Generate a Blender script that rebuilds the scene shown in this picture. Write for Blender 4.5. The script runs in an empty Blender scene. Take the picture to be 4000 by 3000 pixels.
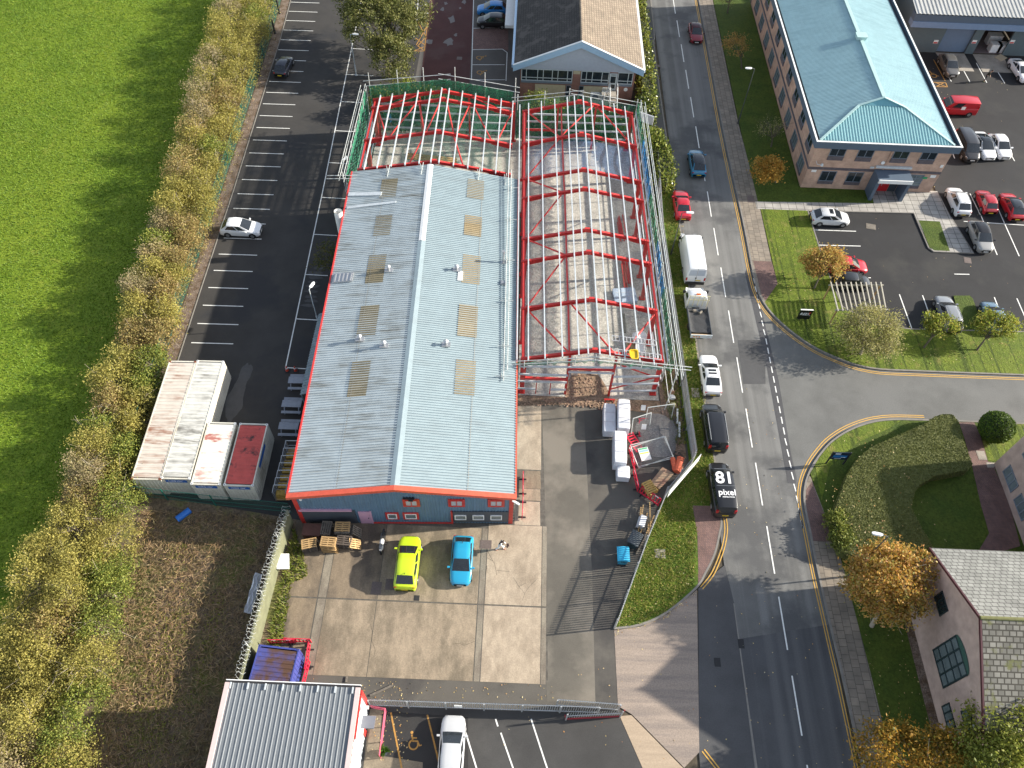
import bpy, math, random
import numpy as np
from mathutils import Vector, Matrix
R = math.radians
rnd = random.Random(7)
nrs = np.random.RandomState(11)
scene = bpy.context.scene
COL = scene.collection

# ---------------------------------------------------------------- camera, sky, sun, exposure
FPX, PIT, ROLL, HC = 3043.0, R(54.83), R(2.3645), 60.19      # surveyed from the photograph (pixels of a 4000 x 3000 frame)
cP, sP, cR, sR = math.cos(PIT), math.sin(PIT), math.cos(ROLL), math.sin(ROLL)
r0, u0, f0 = Vector((1, 0, 0)), Vector((0, sP, cP)), Vector((0, cP, -sP))
rr, uu = r0*cR + u0*sR, u0*cR - r0*sR
cam = bpy.data.cameras.new("camera"); cam.sensor_width = 36; cam.lens = FPX/4000*36
cam.clip_start = .5; cam.clip_end = 3000
cam_ob = bpy.data.objects.new("camera", cam); COL.objects.link(cam_ob)
M = Matrix((rr, uu, -f0)).transposed().to_4x4(); M.translation = Vector((0, 0, HC)); cam_ob.matrix_world = M
scene.camera = cam_ob
SUN_EL, SUN_AZ = R(22.5), R(8.5)                              # azimuth counted from +X towards +Y
sd = Vector((math.cos(SUN_EL)*math.cos(SUN_AZ), math.cos(SUN_EL)*math.sin(SUN_AZ), math.sin(SUN_EL)))
sun = bpy.data.lights.new("sun", 'SUN'); sun.energy = 5.0; sun.angle = R(.8); sun.color = (1, .925, .80)
sun_ob = bpy.data.objects.new("sun", sun); COL.objects.link(sun_ob)
sun_ob.rotation_euler = (-sd).to_track_quat('-Z', 'Y').to_euler(); sun_ob.location = (60, 20, 80)
world = bpy.data.worlds.new("World"); scene.world = world; world.use_nodes = True
wn = world.node_tree; bg = wn.nodes['Background']; sky = wn.nodes.new('ShaderNodeTexSky')
sky.sky_type = 'NISHITA'; sky.sun_disc = False; sky.sun_elevation = SUN_EL; sky.sun_rotation = math.pi/2 - SUN_AZ
hz = wn.nodes.new('ShaderNodeHueSaturation'); hz.inputs['Saturation'].default_value = .6; wn.links.new(sky.outputs[0], hz.inputs['Color']); wn.links.new(hz.outputs[0], bg.inputs[0]); bg.inputs[1].default_value = .13   # thin cloud greys the sky light
scene.view_settings.view_transform = 'Standard'; scene.view_settings.look = 'None'
scene.view_settings.exposure = 1.1; scene.view_settings.gamma = 1
scene.cycles.max_bounces = 6; scene.cycles.transparent_max_bounces = 12

# ---------------------------------------------------------------- survey: a photo point -> a place on a known plane
def ray(c, r, x, y):
    "tile column/row of a 4x4 grid, and the position in that tile on a 2212-wide scale"
    a, b = c*1000 + x/2.212 - 2000, r*750 + y/2.212 - 1500
    u, v = a*cR + b*sR, -a*sR + b*cR
    return Vector((u, -v*sP + FPX*cP, -v*cP - FPX*sP))
def W(c, r, x, y, z=0.0):
    d = ray(c, r, x, y); t = (z - HC)/d.z; return Vector((d.x*t, d.y*t, z))
def D(x, y, z=0.0): return W(0, 0, x*4, y*4, z)
def hit(c, r, x, y, p, n):
    d = ray(c, r, x, y); o = Vector((0, 0, HC)); return o + d*((p - o).dot(n)/d.dot(n))
def WY(c, r, x, y, Y): return hit(c, r, x, y, Vector((0, Y, 0)), Vector((0, 1, 0)))
def WX(c, r, x, y, X): return hit(c, r, x, y, Vector((X, 0, 0)), Vector((1, 0, 0)))
V = Vector

# ---------------------------------------------------------------- objects
OFF = {}
def tag(o, label=None, cat=None, group=None, kind=None):
    if label: o['label'] = label
    if cat: o['category'] = cat
    if group: o['group'] = group
    if kind: o['kind'] = kind
    return o
def thing(name, label, cat, loc=(0, 0, 0), group=None):
    o = bpy.data.objects.new(name, None); COL.objects.link(o); o.empty_display_size = .3
    o.location = loc; OFF[o.name] = V(loc); return tag(o, label, cat, group)
def link(name, me, parent=None):
    o = bpy.data.objects.new(name, me); COL.objects.link(o)
    if parent: o.parent = parent; OFF[o.name] = OFF.get(parent.name, V((0, 0, 0)))
    return o
def place(o, loc, rz=0):
    o.location = loc; o.rotation_euler = (0, 0, rz); return o
def kids(o): return [c for c in o.children]
def dup(root, loc, rz=0, label=None, group=None):
    r = root.copy(); COL.objects.link(r); r.location = loc; r.rotation_euler = (0, 0, rz)
    if label: r['label'] = label
    if group: r['group'] = group
    for ch in kids(root):
        c = ch.copy(); COL.objects.link(c); c.parent = r
        for g in kids(ch):
            d = g.copy(); COL.objects.link(d); d.parent = c
    return r

class MB:
    def __init__(s): s.v = []; s.f = []; s.m = []
    def add(s, vs, fs, mi=0):
        n = len(s.v); s.v += [tuple(p) for p in vs]; s.f += [tuple(i + n for i in f) for f in fs]; s.m += [mi]*len(fs); return s
    def poly(s, pts, mi=0): return s.add(pts, [tuple(range(len(pts)))], mi)
    def box(s, c, d, rz=0, mi=0, rot=None):
        x, y, z = d[0]/2, d[1]/2, d[2]/2
        m = rot or Matrix.Rotation(rz, 3, 'Z')
        ps = [m @ V(p) + V(c) for p in ((-x,-y,-z),(x,-y,-z),(x,y,-z),(-x,y,-z),(-x,-y,z),(x,-y,z),(x,y,z),(-x,y,z))]
        return s.add(ps, [(3,2,1,0),(4,5,6,7),(0,1,5,4),(1,2,6,5),(2,3,7,6),(3,0,4,7)], mi)
    def bx(s, x0, x1, y0, y1, z0, z1, mi=0): return s.box(((x0+x1)/2, (y0+y1)/2, (z0+z1)/2), (x1-x0, y1-y0, z1-z0), 0, mi)
    def beam(s, p, q, w, h=None, mi=0, up=(0, 0, 1)):
        h = h or w; p, q = V(p), V(q); d = (q-p); L = d.length; d.normalize(); up = V(up)
        if abs(d.dot(up)) > .95: up = V((0, 1, 0))
        a = d.cross(up).normalized(); b = a.cross(d)
        return s.box((p+q)/2, (L, w, h), 0, mi, Matrix((d, a, b)).transposed())
    def ibeam(s, p, q, w, h, t=.03, mi=0, up=(0, 0, 1)):
        p, q = V(p), V(q); d = (q-p).normalized(); up = V(up)
        if abs(d.dot(up)) > .95: up = V((0, 1, 0))
        a = d.cross(up).normalized(); b = a.cross(d)
        s.beam(p + b*(h/2-t/2), q + b*(h/2-t/2), w, t, mi, up); s.beam(p - b*(h/2-t/2), q - b*(h/2-t/2), w, t, mi, up)
        return s.beam(p, q, t, h-2*t, mi, up)
    def cyl(s, p, q, r, r2=None, n=8, caps=True, mi=0):
        p, q = V(p), V(q); r2 = r if r2 is None else r2; d = (q-p).normalized()
        a = d.orthogonal().normalized(); b = d.cross(a); ps = []
        for c, k in ((p, r), (q, r2)):
            for i in range(n):
                t = 2*math.pi*i/n; ps.append(c + a*(k*math.cos(t)) + b*(k*math.sin(t)))
        fs = [(i, (i+1) % n, n+(i+1) % n, n+i) for i in range(n)]
        if caps: fs += [tuple(range(n-1, -1, -1)), tuple(range(n, 2*n))]
        return s.add(ps, fs, mi)
    def tube(s, pts, r, n=6, mi=0):
        for a, b in zip(pts[:-1], pts[1:]): s.cyl(a, b, r, None, n, True, mi)
        return s
    def prism(s, pts, z0, z1, mi=0, side=None):
        n = len(pts); side = mi if side is None else side
        s.add([(p[0], p[1], z1) for p in pts], [tuple(range(n))], mi)
        return s.add([(p[0], p[1], z0) for p in pts] + [(p[0], p[1], z1) for p in pts], [(i, (i+1) % n, n+(i+1) % n, n+i) for i in range(n)], side)
    def loft(s, rings, mi=0, close=True, caps=False):
        n = len(rings[0]); ps = [p for r in rings for p in r]; fs = []
        for i in range(len(rings)-1):
            for j in range(n if close else n-1):
                k = (j+1) % n; fs.append((i*n+j, i*n+k, (i+1)*n+k, (i+1)*n+j))
        if caps: fs += [tuple(range(n-1, -1, -1)), tuple(range((len(rings)-1)*n, len(rings)*n))]
        return s.add(ps, fs, mi)
    def corr(s, f, n, nv, h, mi=0, prof=((0, 0), (.5, 0), (.62, 1), (.88, 1))):
        "corrugated sheet: f(u,v) -> point, n ribs over u, nv spans over v, rib height h along the sheet's normal"
        us = [((i+a)/n, b) for i in range(n) for a, b in prof] + [(1.0, 0)]
        N = (V(f(1, 0))-V(f(0, 0))).cross(V(f(0, 1))-V(f(0, 0))).normalized()
        return s.loft([[V(f(u, j/nv)) + N*(h*b) for u, b in us] for j in range(nv+1)], mi, close=False)
    def build(s, name, mats, parent=None, smooth=None, z=None, **kw):
        me = bpy.data.meshes.new(name)
        if parent is not None: off = OFF.get(parent.name, V((0, 0, 0)))
        elif kw.get('kind') == 'structure': off = V((0, 0, 0))
        else:
            a = np.array(s.v); off = V(((a[:, 0].min()+a[:, 0].max())/2, (a[:, 1].min()+a[:, 1].max())/2, a[:, 2].min()))
        me.from_pydata([(p[0]-off.x, p[1]-off.y, p[2]-off.z) for p in s.v], [], s.f)
        if not isinstance(mats, (list, tuple)): mats = [mats]
        for m in mats: me.materials.append(m)
        if len(mats) > 1: me.polygons.foreach_set('material_index', s.m)
        if smooth is not None:
            me.polygons.foreach_set('use_smooth', [True]*len(me.polygons)); me.set_sharp_from_angle(angle=R(smooth))
        me.update(); o = link(name, me, parent)
        if parent is None: o.location = off; OFF[o.name] = off
        return tag(o, **kw)

def smooth_pts(pts, n=5, closed=False):
    P = [V((p[0], p[1])) for p in pts]; out = []; m = len(P)
    for i in range(m if closed else m-1):
        p0 = P[(i-1) % m] if closed or i > 0 else P[i]; p1 = P[i]; p2 = P[(i+1) % m]
        p3 = P[(i+2) % m] if closed or i+2 < m else P[(i+1) % m]
        for k in range(n):
            t = k/n; out.append(.5*((2*p1) + (p2-p0)*t + (2*p0-5*p1+4*p2-p3)*t*t + (3*p1-p0-3*p2+p3)*t**3))
    if not closed: out.append(P[-1])
    return out
def offset(pts, d):
    out = []
    for i, p in enumerate(pts):
        a = pts[max(i-1, 0)]; b = pts[min(i+1, len(pts)-1)]; t = (V(b[:2])-V(a[:2])).normalized()
        out.append(V((p[0]-t.y*d, p[1]+t.x*d)))
    return out
def ribbon(mb, pts, off, w, z, mi=0):
    a, b = offset(pts, off-w/2), offset(pts, off+w/2)
    for i in range(len(pts)-1): mb.poly([(a[i].x, a[i].y, z), (a[i+1].x, a[i+1].y, z), (b[i+1].x, b[i+1].y, z), (b[i].x, b[i].y, z)], mi)
def kerbline(mb, pts, off, w, z0, z1, mi=0):
    a, b = offset(pts, off-w/2), offset(pts, off+w/2)
    mb.loft([[(a[i].x, a[i].y, z0), (a[i].x, a[i].y, z1), (b[i].x, b[i].y, z1), (b[i].x, b[i].y, z0)] for i in range(len(pts))], mi, True, True)

# ---------------------------------------------------------------- materials
def newmat(name):
    m = bpy.data.materials.new(name); m.use_nodes = True; nt = m.node_tree; b = nt.nodes['Principled BSDF']; return m, nt, b
def noise(nt, vec, scale, detail=4, rough=.6):
    n = nt.nodes.new('ShaderNodeTexNoise'); n.inputs['Scale'].default_value = scale; n.inputs['Detail'].default_value = detail; n.inputs['Roughness'].default_value = rough
    if vec: nt.links.new(vec, n.inputs['Vector'])
    return n.outputs['Fac']
def ramp(nt, fac, stops):
    r = nt.nodes.new('ShaderNodeValToRGB'); e = r.color_ramp.elements
    while len(e) < len(stops): e.new(.5)
    for k, (p, c) in enumerate(stops): e[k].position = p; e[k].color = (*c, 1)
    nt.links.new(fac, r.inputs['Fac']); return r.outputs['Color']
def mixc(nt, fac, a, b, mode='MIX'):
    x = nt.nodes.new('ShaderNodeMix'); x.data_type = 'RGBA'; x.blend_type = mode
    for sck, val in ((x.inputs[0], fac), (x.inputs[6], a), (x.inputs[7], b)):
        if isinstance(val, (int, float)): sck.default_value = val
        elif isinstance(val, tuple): sck.default_value = (*val, 1)
        else: nt.links.new(val, sck)
    return x.outputs[2]
def coords(nt, stretch=(1, 1, 1), rot=(0, 0, 0), world_space=False):
    mp = nt.nodes.new('ShaderNodeMapping'); mp.inputs['Scale'].default_value = stretch; mp.inputs['Rotation'].default_value = rot
    if world_space: g = nt.nodes.new('ShaderNodeNewGeometry'); nt.links.new(g.outputs['Position'], mp.inputs[0])
    else: g = nt.nodes.new('ShaderNodeTexCoord'); nt.links.new(g.outputs['Object'], mp.inputs[0])
    return mp.outputs[0]
def sc(c, k): return tuple(min(1, x*k) for x in c)
def mat(name, col, rough=.7, var=.12, scale=2.0, stretch=(1, 1, 1), col2=None, patch=None, pscale=.3, pamt=(.45, .6), bump=0, bscale=30, metal=0, spec=.5, speck=None, coat=0):
    m, nt, b = newmat(name); v = coords(nt, stretch)
    lo, hi = sc(col, 1-var), (col2 or sc(col, 1+var))
    c = ramp(nt, noise(nt, v, scale), [(.3, lo), (.7, hi)])
    if patch:
        f = ramp(nt, noise(nt, v, pscale, 6, .65), [(pamt[0], (0, 0, 0)), (pamt[1], (1, 1, 1))]); c = mixc(nt, f, c, patch)
    if speck:   # fine aggregate
        f = ramp(nt, noise(nt, coords(nt), speck[0], 2, .7), [(.35, sc((1, 1, 1), 1-speck[1])), (.65, (1, 1, 1))]); c = mixc(nt, 1.0, c, f, 'MULTIPLY')
    nt.links.new(c, b.inputs['Base Color'])
    b.inputs['Roughness'].default_value = rough; b.inputs['Metallic'].default_value = metal; b.inputs['Specular IOR Level'].default_value = spec
    if coat: b.inputs['Coat Weight'].default_value = coat; b.inputs['Coat Roughness'].default_value = .05
    if bump:
        bn = nt.nodes.new('ShaderNodeBump'); bn.inputs['Strength'].default_value = bump; bn.inputs['Distance'].default_value = .05
        nt.links.new(noise(nt, coords(nt), bscale, 3), bn.inputs['Height']); nt.links.new(bn.outputs[0], b.inputs['Normal'])
    return m
def brickmat(name, c1, c2, mortar, scale, bw, bh, rot=(0, 0, 0), mort=.02, rough=.85, off=.5, patch=None, bias=0):
    m, nt, b = newmat(name); v = coords(nt, (1, 1, 1), rot); t = nt.nodes.new('ShaderNodeTexBrick'); nt.links.new(v, t.inputs['Vector'])
    t.inputs['Color1'].default_value = (*c1, 1); t.inputs['Color2'].default_value = (*c2, 1); t.inputs['Mortar'].default_value = (*mortar, 1)
    t.inputs['Scale'].default_value = scale; t.inputs['Mortar Size'].default_value = mort; t.inputs['Brick Width'].default_value = bw; t.inputs['Row Height'].default_value = bh; t.offset = off; t.inputs['Bias'].default_value = bias
    c = t.outputs['Color']
    f = ramp(nt, noise(nt, coords(nt), .9, 5), [(.3, (.72, .72, .72)), (.7, (1.12, 1.12, 1.12))]); c = mixc(nt, 1.0, c, f, 'MULTIPLY')
    if patch: c = mixc(nt, ramp(nt, noise(nt, coords(nt), .5, 6, .7), [(.52, (0, 0, 0)), (.6, (1, 1, 1))]), c, patch)
    nt.links.new(c, b.inputs['Base Color']); b.inputs['Roughness'].default_value = rough
    return m
def leafmat(name, cols, trans=.35, rough=.6):
    m, nt, b = newmat(name); g = nt.nodes.new('ShaderNodeNewGeometry')
    n = len(cols); c = ramp(nt, g.outputs['Random Per Island'], [(k/max(1, n-1), q) for k, q in enumerate(cols)])
    f = ramp(nt, noise(nt, coords(nt, world_space=True), .45, 3), [(.3, (.75, .78, .75)), (.7, (1.2, 1.17, 1.1))]); c = mixc(nt, 1.0, c, f, 'MULTIPLY')
    nt.links.new(c, b.inputs['Base Color']); b.inputs['Roughness'].default_value = rough; b.inputs['Specular IOR Level'].default_value = .3
    tr = nt.nodes.new('ShaderNodeBsdfTranslucent'); nt.links.new(c, tr.inputs[0]); mx = nt.nodes.new('ShaderNodeMixShader'); mx.inputs[0].default_value = trans
    nt.links.new(b.outputs[0], mx.inputs[1]); nt.links.new(tr.outputs[0], mx.inputs[2]); nt.links.new(mx.outputs[0], nt.nodes['Material Output'].inputs[0])
    return m
def netmat(name, col, alpha, stripe=0, vertical=True):
    m, nt, b = newmat(name); b.inputs['Roughness'].default_value = .7
    c = ramp(nt, noise(nt, coords(nt), 1.3, 4), [(.3, sc(col, .7)), (.7, sc(col, 1.3))]); nt.links.new(c, b.inputs['Base Color'])
    n = nt.nodes.new('ShaderNodeMath'); n.operation = 'MULTIPLY'
    w = ramp(nt, noise(nt, coords(nt, (1, 1, 1)), stripe or 2.0, 3), [(.35, sc((1, 1, 1), alpha*.75)), (.65, sc((1, 1, 1), min(1, alpha*1.25)))])
    nt.links.new(w, n.inputs[0]); n.inputs[1].default_value = 1.0; nt.links.new(n.outputs[0], b.inputs['Alpha']); return m
def flat(name, col, rough=.5, metal=0, var=.05, **k): return mat(name, col, rough, var, 3.0, metal=metal, **k)
# ---------------------------------------------------------------- shared materials
m_red = flat('red_paint', (.52, .035, .03), .45, var=.15); m_orange = flat('orange_red_trim', (.62, .10, .055), .5, var=.12)
m_galv = mat('galvanised', (.52, .56, .58), .5, .12, 3, metal=.15); m_tube = mat('scaffold_tube', (.52, .54, .52), .5, .2, 2, metal=.3)
m_white = flat('white_paint', (.78, .78, .76), .5); m_black = flat('black_rubber', (.02, .02, .022), .8); m_dark = flat('dark_grey', (.055, .065, .08), .6)
m_glass = flat('window_glass', (.02, .028, .035), .06, var=.3); m_glassl = mat('pale_window_glass', (.13, .16, .17), .08, .3, .6)
m_frameg = flat('grey_frame', (.16, .19, .23), .5); m_wood = mat('pallet_wood', (.42, .27, .12), .8, .3, 4, (1, 6, 6)); m_wood_old = mat('weathered_wood', (.16, .14, .115), .85, .3, 4)
m_wood_dk = mat('dark_wood', (.10, .08, .065), .85, .3, 4); m_steel = mat('brushed_steel', (.45, .46, .47), .4, .1, 2, metal=.7)
m_lamp = flat('lamp_pole', (.06, .065, .065), .5); m_lamphead = flat('lamp_head', (.75, .76, .76), .4)
m_bark = mat('bark', (.12, .10, .075), .9, .3, 6); m_twig = mat('pale_twig', (.34, .29, .22), .9, .2, 5)
m_paint_w = mat('white_line_paint', (.72, .72, .69), .7, .1, 4, patch=(.4, .4, .39), pscale=2.5, pamt=(.6, .68)); m_paint_y = mat('yellow_line_paint', (.55, .32, .06), .7, .15, 3, patch=(.28, .2, .1), pscale=3, pamt=(.58, .68))
m_paint_o = mat('orange_bay_paint', (.42, .22, .05), .7, .15, 3, patch=(.12, .08, .04), pscale=3, pamt=(.55, .68))
m_barrier = flat('red_plastic', (.58, .02, .05), .4, var=.1)

# ground covers
def ground(name, pts, z, m, z0=None, side=None):
    mb = MB()
    if z0 is None: mb.poly([(p[0], p[1], z) for p in pts])
    else: mb.prism([(p[0], p[1]) for p in pts], z0, z, 0, 0)
    return mb.build(name, m, kind='structure')
def asphalt(name, col, streak=None, patch=None, pamt=(.5, .62), rough=.85, sp=.22):
    m, nt, b = newmat(name); c = ramp(nt, noise(nt, coords(nt), .35, 6, .6), [(.3, sc(col, .85)), (.7, sc(col, 1.18))])
    if streak:
        f = ramp(nt, noise(nt, coords(nt, (1.1, .012, 1)), 1.0, 3, .5), [(.42, (0, 0, 0)), (.62, (1, 1, 1))]); c = mixc(nt, f, c, streak)
    if patch:
        f = ramp(nt, noise(nt, coords(nt), .16, 5, .6), [(pamt[0], (0, 0, 0)), (pamt[1], (1, 1, 1))]); c = mixc(nt, f, c, patch)
    f = ramp(nt, noise(nt, coords(nt), 14, 3, .8), [(.3, sc((1, 1, 1), 1-sp)), (.7, sc((1, 1, 1), 1))]); c = mixc(nt, 1.0, c, f, 'MULTIPLY')
    nt.links.new(c, b.inputs['Base Color']); b.inputs['Roughness'].default_value = rough; b.inputs['Specular IOR Level'].default_value = .35
    bn = nt.nodes.new('ShaderNodeBump'); bn.inputs['Strength'].default_value = .35; bn.inputs['Distance'].default_value = .02
    nt.links.new(noise(nt, coords(nt), 22, 2), bn.inputs['Height']); nt.links.new(bn.outputs[0], b.inputs['Normal']); return m
def grassmat(name, a, b_, dead=None, s=.6, mow=None):
    m, nt, b = newmat(name); v = coords(nt)
    c = ramp(nt, noise(nt, v, s, 6, .65), [(.32, a), (.68, b_)])
    if mow: c = mixc(nt, ramp(nt, noise(nt, coords(nt, (1.5, .02, 1) if mow == 1 else (.02, 1.5, 1)), 1.6, 2, .5), [(.34, (1, 1, 1)), (.46, (0, 0, 0))]), c, sc(a, .62))
    f = ramp(nt, noise(nt, v, 5, 4, .7), [(.3, (.6, .6, .6)), (.7, (1.25, 1.25, 1.2))]); c = mixc(nt, 1.0, c, f, 'MULTIPLY')
    if dead: c = mixc(nt, ramp(nt, noise(nt, v, .8, 5, .7), [(.55, (0, 0, 0)), (.7, (1, 1, 1))]), c, dead)
    nt.links.new(c, b.inputs['Base Color']); b.inputs['Roughness'].default_value = .8; b.inputs['Specular IOR Level'].default_value = .2
    bn = nt.nodes.new('ShaderNodeBump'); bn.inputs['Strength'].default_value = .8; bn.inputs['Distance'].default_value = .12
    nt.links.new(noise(nt, v, 6, 4, .7), bn.inputs['Height']); nt.links.new(bn.outputs[0], b.inputs['Normal']); return m
g_soil = mat('soil', (.075, .06, .04), .95, .35, 1.2, bump=.6, bscale=9)
g_field = grassmat('field_turf', (.105, .175, .013), (.18, .245, .02), dead=(.20, .235, .03), s=.12)
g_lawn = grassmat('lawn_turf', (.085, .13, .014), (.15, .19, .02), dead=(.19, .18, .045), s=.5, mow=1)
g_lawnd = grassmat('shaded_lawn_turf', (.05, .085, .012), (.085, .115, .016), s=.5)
g_park = asphalt('car_park_tarmac', (.050, .047, .044), patch=(.036, .036, .038))
g_yard = asphalt('yard_tarmac', (.115, .105, .09), patch=(.07, .065, .06))
g_yard2 = asphalt('older_yard_tarmac', (.13, .118, .098), patch=(.22, .195, .16), pamt=(.46, .6))
g_road = asphalt('road_surface', (.15, .148, .142), streak=(.21, .208, .20), patch=(.105, .105, .105), sp=.3)
g_side = asphalt('side_road_surface', (.155, .155, .148), patch=(.175, .175, .168), sp=.35)
g_foot = asphalt('footway_tarmac', (.085, .085, .088), sp=.3)
g_gravel = mat('leafy_gravel', (.24, .18, .14), .95, .45, 9, bump=.8, bscale=16, patch=(.14, .09, .055), pscale=1.2, pamt=(.45, .6), speck=(8, .5))
g_conc = mat('apron_concrete', (.33, .265, .215), .85, .12, .8, (.25, 3, 1), speck=(10, .25), patch=(.25, .205, .175), pscale=.35)
g_slab = mat('slab_concrete', (.38, .34, .29), .9, .1, 1.0, patch=(.30, .27, .23), pscale=.6, speck=(12, .25), bump=.3)
g_kerb = mat('kerb_stone', (.20, .185, .165), .9, .15, 2, (1, 1, 1))
g_flags = brickmat('paving_flags', (.27, .225, .175), (.20, .17, .135), (.10, .085, .07), 1.0, .62, .62, (0, 0, R(90)), .022)
g_flags2 = brickmat('entrance_flags', (.40, .38, .345), (.33, .31, .285), (.10, .095, .09), 1.0, .9, .75, (0, 0, 0), .03, off=0)
g_block = brickmat('block_paving', (.22, .125, .105), (.16, .095, .085), (.07, .05, .045), 1.0, .22, .11, (0, 0, R(45)), .012)
g_redroad = asphalt('red_brown_tarmac', (.085, .032, .030), patch=(.10, .05, .047), sp=.3)
# ---------------------------------------------------------------- ground
ground('ground', [(-400, -200), (400, -200), (400, 500), (-400, 500)], -.06, g_soil)
ground('grass_field', [(-300, -120), (-33.5, -120), (-33.5, 12), (-34.5, 40), (-36.5, 110), (-36.5, 400), (-300, 400)], -.02, g_field)
ground('hedge_bank', [(-37, -30), (-27.8, -30), (-28.2, 12), (-30, 26), (-32.3, 40), (-33, 60), (-34.6, 110), (-34.6, 200), (-39, 200), (-38, 60), (-37.5, 12)], -.012, g_soil)
ground('waste_ground', [(-37, -30), (-17, -30), (-17.5, 20), (-16.6, 27.5), (-19, 29.6), (-34, 30.5)], -.004, mat('bramble_litter', (.19, .14, .09), .95, .4, 1.2, patch=(.17, .18, .045), pscale=.3, pamt=(.5, .62), bump=1, bscale=7, speck=(5, .5)))
kl = [W(1, 0, 300, -200), W(1, 0, 300, 0), W(1, 0, 210, 340), W(0, 0, 2020, 1640), W(0, 1, 1720, 890), W(0, 1, 1540, 1450), V((-31.3, 29.6, 0))]
ground('car_park', [(p.x, p.y) for p in kl] + [(-17.2, 27.6), (-17.4, 66), (-17.8, 79), (-17, 83), (-14.2, 89), (-14.2, 140), (-35, 140)], 0, g_park)
gs = offset(kl, -1.25); ground('gravel_strip', [(p.x, p.y) for p in kl] + [(p.x, p.y) for p in reversed(gs)], .008, g_gravel)
mb = MB(); kerbline(mb, kl, 0, .09, -.05, .06); mb.build('car_park_kerb', g_kerb, kind='structure')
# top forecourt
ground('forecourt', [(-14.2, 79), (17, 79), (17, 200), (-14.2, 200)], .004, asphalt('forecourt_tarmac', (.12, .11, .10), patch=(.10, .095, .09)))
ground('red_driveway', [(-13.1, 79), (-6.7, 79), (-7.95, 112), (-8.6, 160), (-14.8, 160), (-14.1, 109)], .010, g_redroad)
ground('block_paved_bay', [W(1, 0, *p) for p in ((1880, 245), (2135, 235), (2180, 245), (2180, 440), (2130, 425), (1870, 430))], .010, g_block)
mb = MB(); rn = np.random.RandomState(5)
for x, y, s in ((1610, 80, 1), (1690, 165, 1.6), (1725, 300, .7), (1500, 360, 1.4), (1665, 362, 1.8), (1800, 20, 1), (1640, 30, .8), (1765, 70, .5)):
    c = W(1, 0, x, y); n = 11; mb.poly([(c.x + s*.34*rn.uniform(.5, 1.3)*math.cos(6.283*k/n), c.y + s*.55*rn.uniform(.5, 1.3)*math.sin(6.283*k/n), .016) for k in range(n)])
mb.build('driveway_patches', flat('worn_patch', (.17, .155, .15), .9), kind='structure')
# warehouse floor slab inside the steel frame
ground('frame_floor', [(-17.4, 66), (.4, 66), (.6, 41.2), (13.8, 41.2), (13.2, 79), (-17.6, 79)], .03, mat('gritty_slab', (.52, .49, .43), .95, .16, 1.6, patch=(.38, .36, .32), pscale=.35, pamt=(.48, .66), bump=.7, bscale=7, speck=(6, .4)), -.1)
# yard: tarmac, then concrete bays with joints
ground('yard', [(-17.6, 12.6), (8.9, 12.6), (8.7, 19.5), (16.1, 34.5), (15.3, 62), (15.9, 80), (13, 80), (13, 41.2), (-17, 41.2), (-17, 27.6)], 0, g_yard)
ground('yard_tarmac_lane', [(3.5, 14.0), (7.1, 14), (7.1, 24), (6.72, 40.6), (2.8, 40.6)], .005, g_yard2)
ground('yard_joints', [(-17.55, 15.1), (3.6, 15.5), (3.45, 24), (2.85, 40.6), (.3, 40.6), (.3, 28), (-17, 27.6)], .006, mat('slab_joint', (.10, .09, .075), .95, .3, 3))
cw = [mat('yard_concrete_%s' % n, c, .9, .16, 1.4, (1.6, .8, 1), patch=p, pscale=.30, pamt=a, speck=(9, .22), bump=.25, bscale=14) for n, c, p, a in (
    ('brown', (.245, .19, .13), (.125, .10, .075), (.42, .6)), ('mid', (.34, .27, .19), (.185, .15, .105), (.43, .6)), ('pale', (.42, .34, .25), (.29, .23, .165), (.48, .66)), ('strip', (.27, .235, .18), (.17, .14, .11), (.45, .62)))]
mb = MB(); xl = lambda y: -17.55 + (y-15)*.02
rows = [(15.22, 21.0), (21.12, 27.9)]; cols = [(-17.5, -14.65, 0), (-14.55, -13.95, 3), (-13.9, -9.95, 1), (-9.9, -2.02, 1), (-1.94, -1.52, 3), (-1.45, 3.0, 2), (3.06, 3.42, 3)]
for (ya, yb) in rows:
    for k, (xa, xb, mi) in enumerate(cols):
        if ya > 20 and k in (2, 3): mi = 0 if k == 2 else 1
        if k == 0: xa2 = xb2 = None
        y1 = yb if yb < 27 else (27.55 if xb < .3 else 27.95)
        mb.poly([(xa, ya, .012), (xb, ya, .012), (xb, y1, .012), (xa, y1, .012)], mi)
for ya, yb, mi in ((28.0, 30.2, 2), (30.3, 31.4, 1), (31.45, 33.2, 0), (33.3, 40.2, 2)): mb.poly([(.7, ya, .012), (2.86, ya, .012), (2.8, yb, .012), (.6, yb, .012)], mi)
mb.build('yard_concrete', cw, kind='structure')
mb = MB()
def wet(pts, z=.018): mb.poly([(p.x, p.y, z) for p in smooth_pts(pts, 4, True)])
for pts in (((700, 30), (990, 60), (1060, 130), (900, 190), (800, 150)),): pass
crk = MB()
for pts in ([(1995, 1430), (2030, 1500), (2065, 1560), (2080, 1650)], [(1995, 1500), (2050, 1530)], [(2080, 1610), (2190, 1620)], [(1995, 1570), (1985, 1650)]):
    p2 = [W(1, 2, x, y, .017) for x, y in pts]; ribbon(crk, [V((p.x, p.y)) for p in p2], 0, .022, .017)
for pts in ([(985, 400), (1005, 480), (1000, 560), (1030, 640), (1020, 700)], [(1700, 590), (1760, 580), (1800, 600), (1900, 560)]):
    p2 = [W(1, 3, x, y, .017) for x, y in pts]; ribbon(crk, [V((p.x, p.y)) for p in p2], 0, .016, .017)
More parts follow.
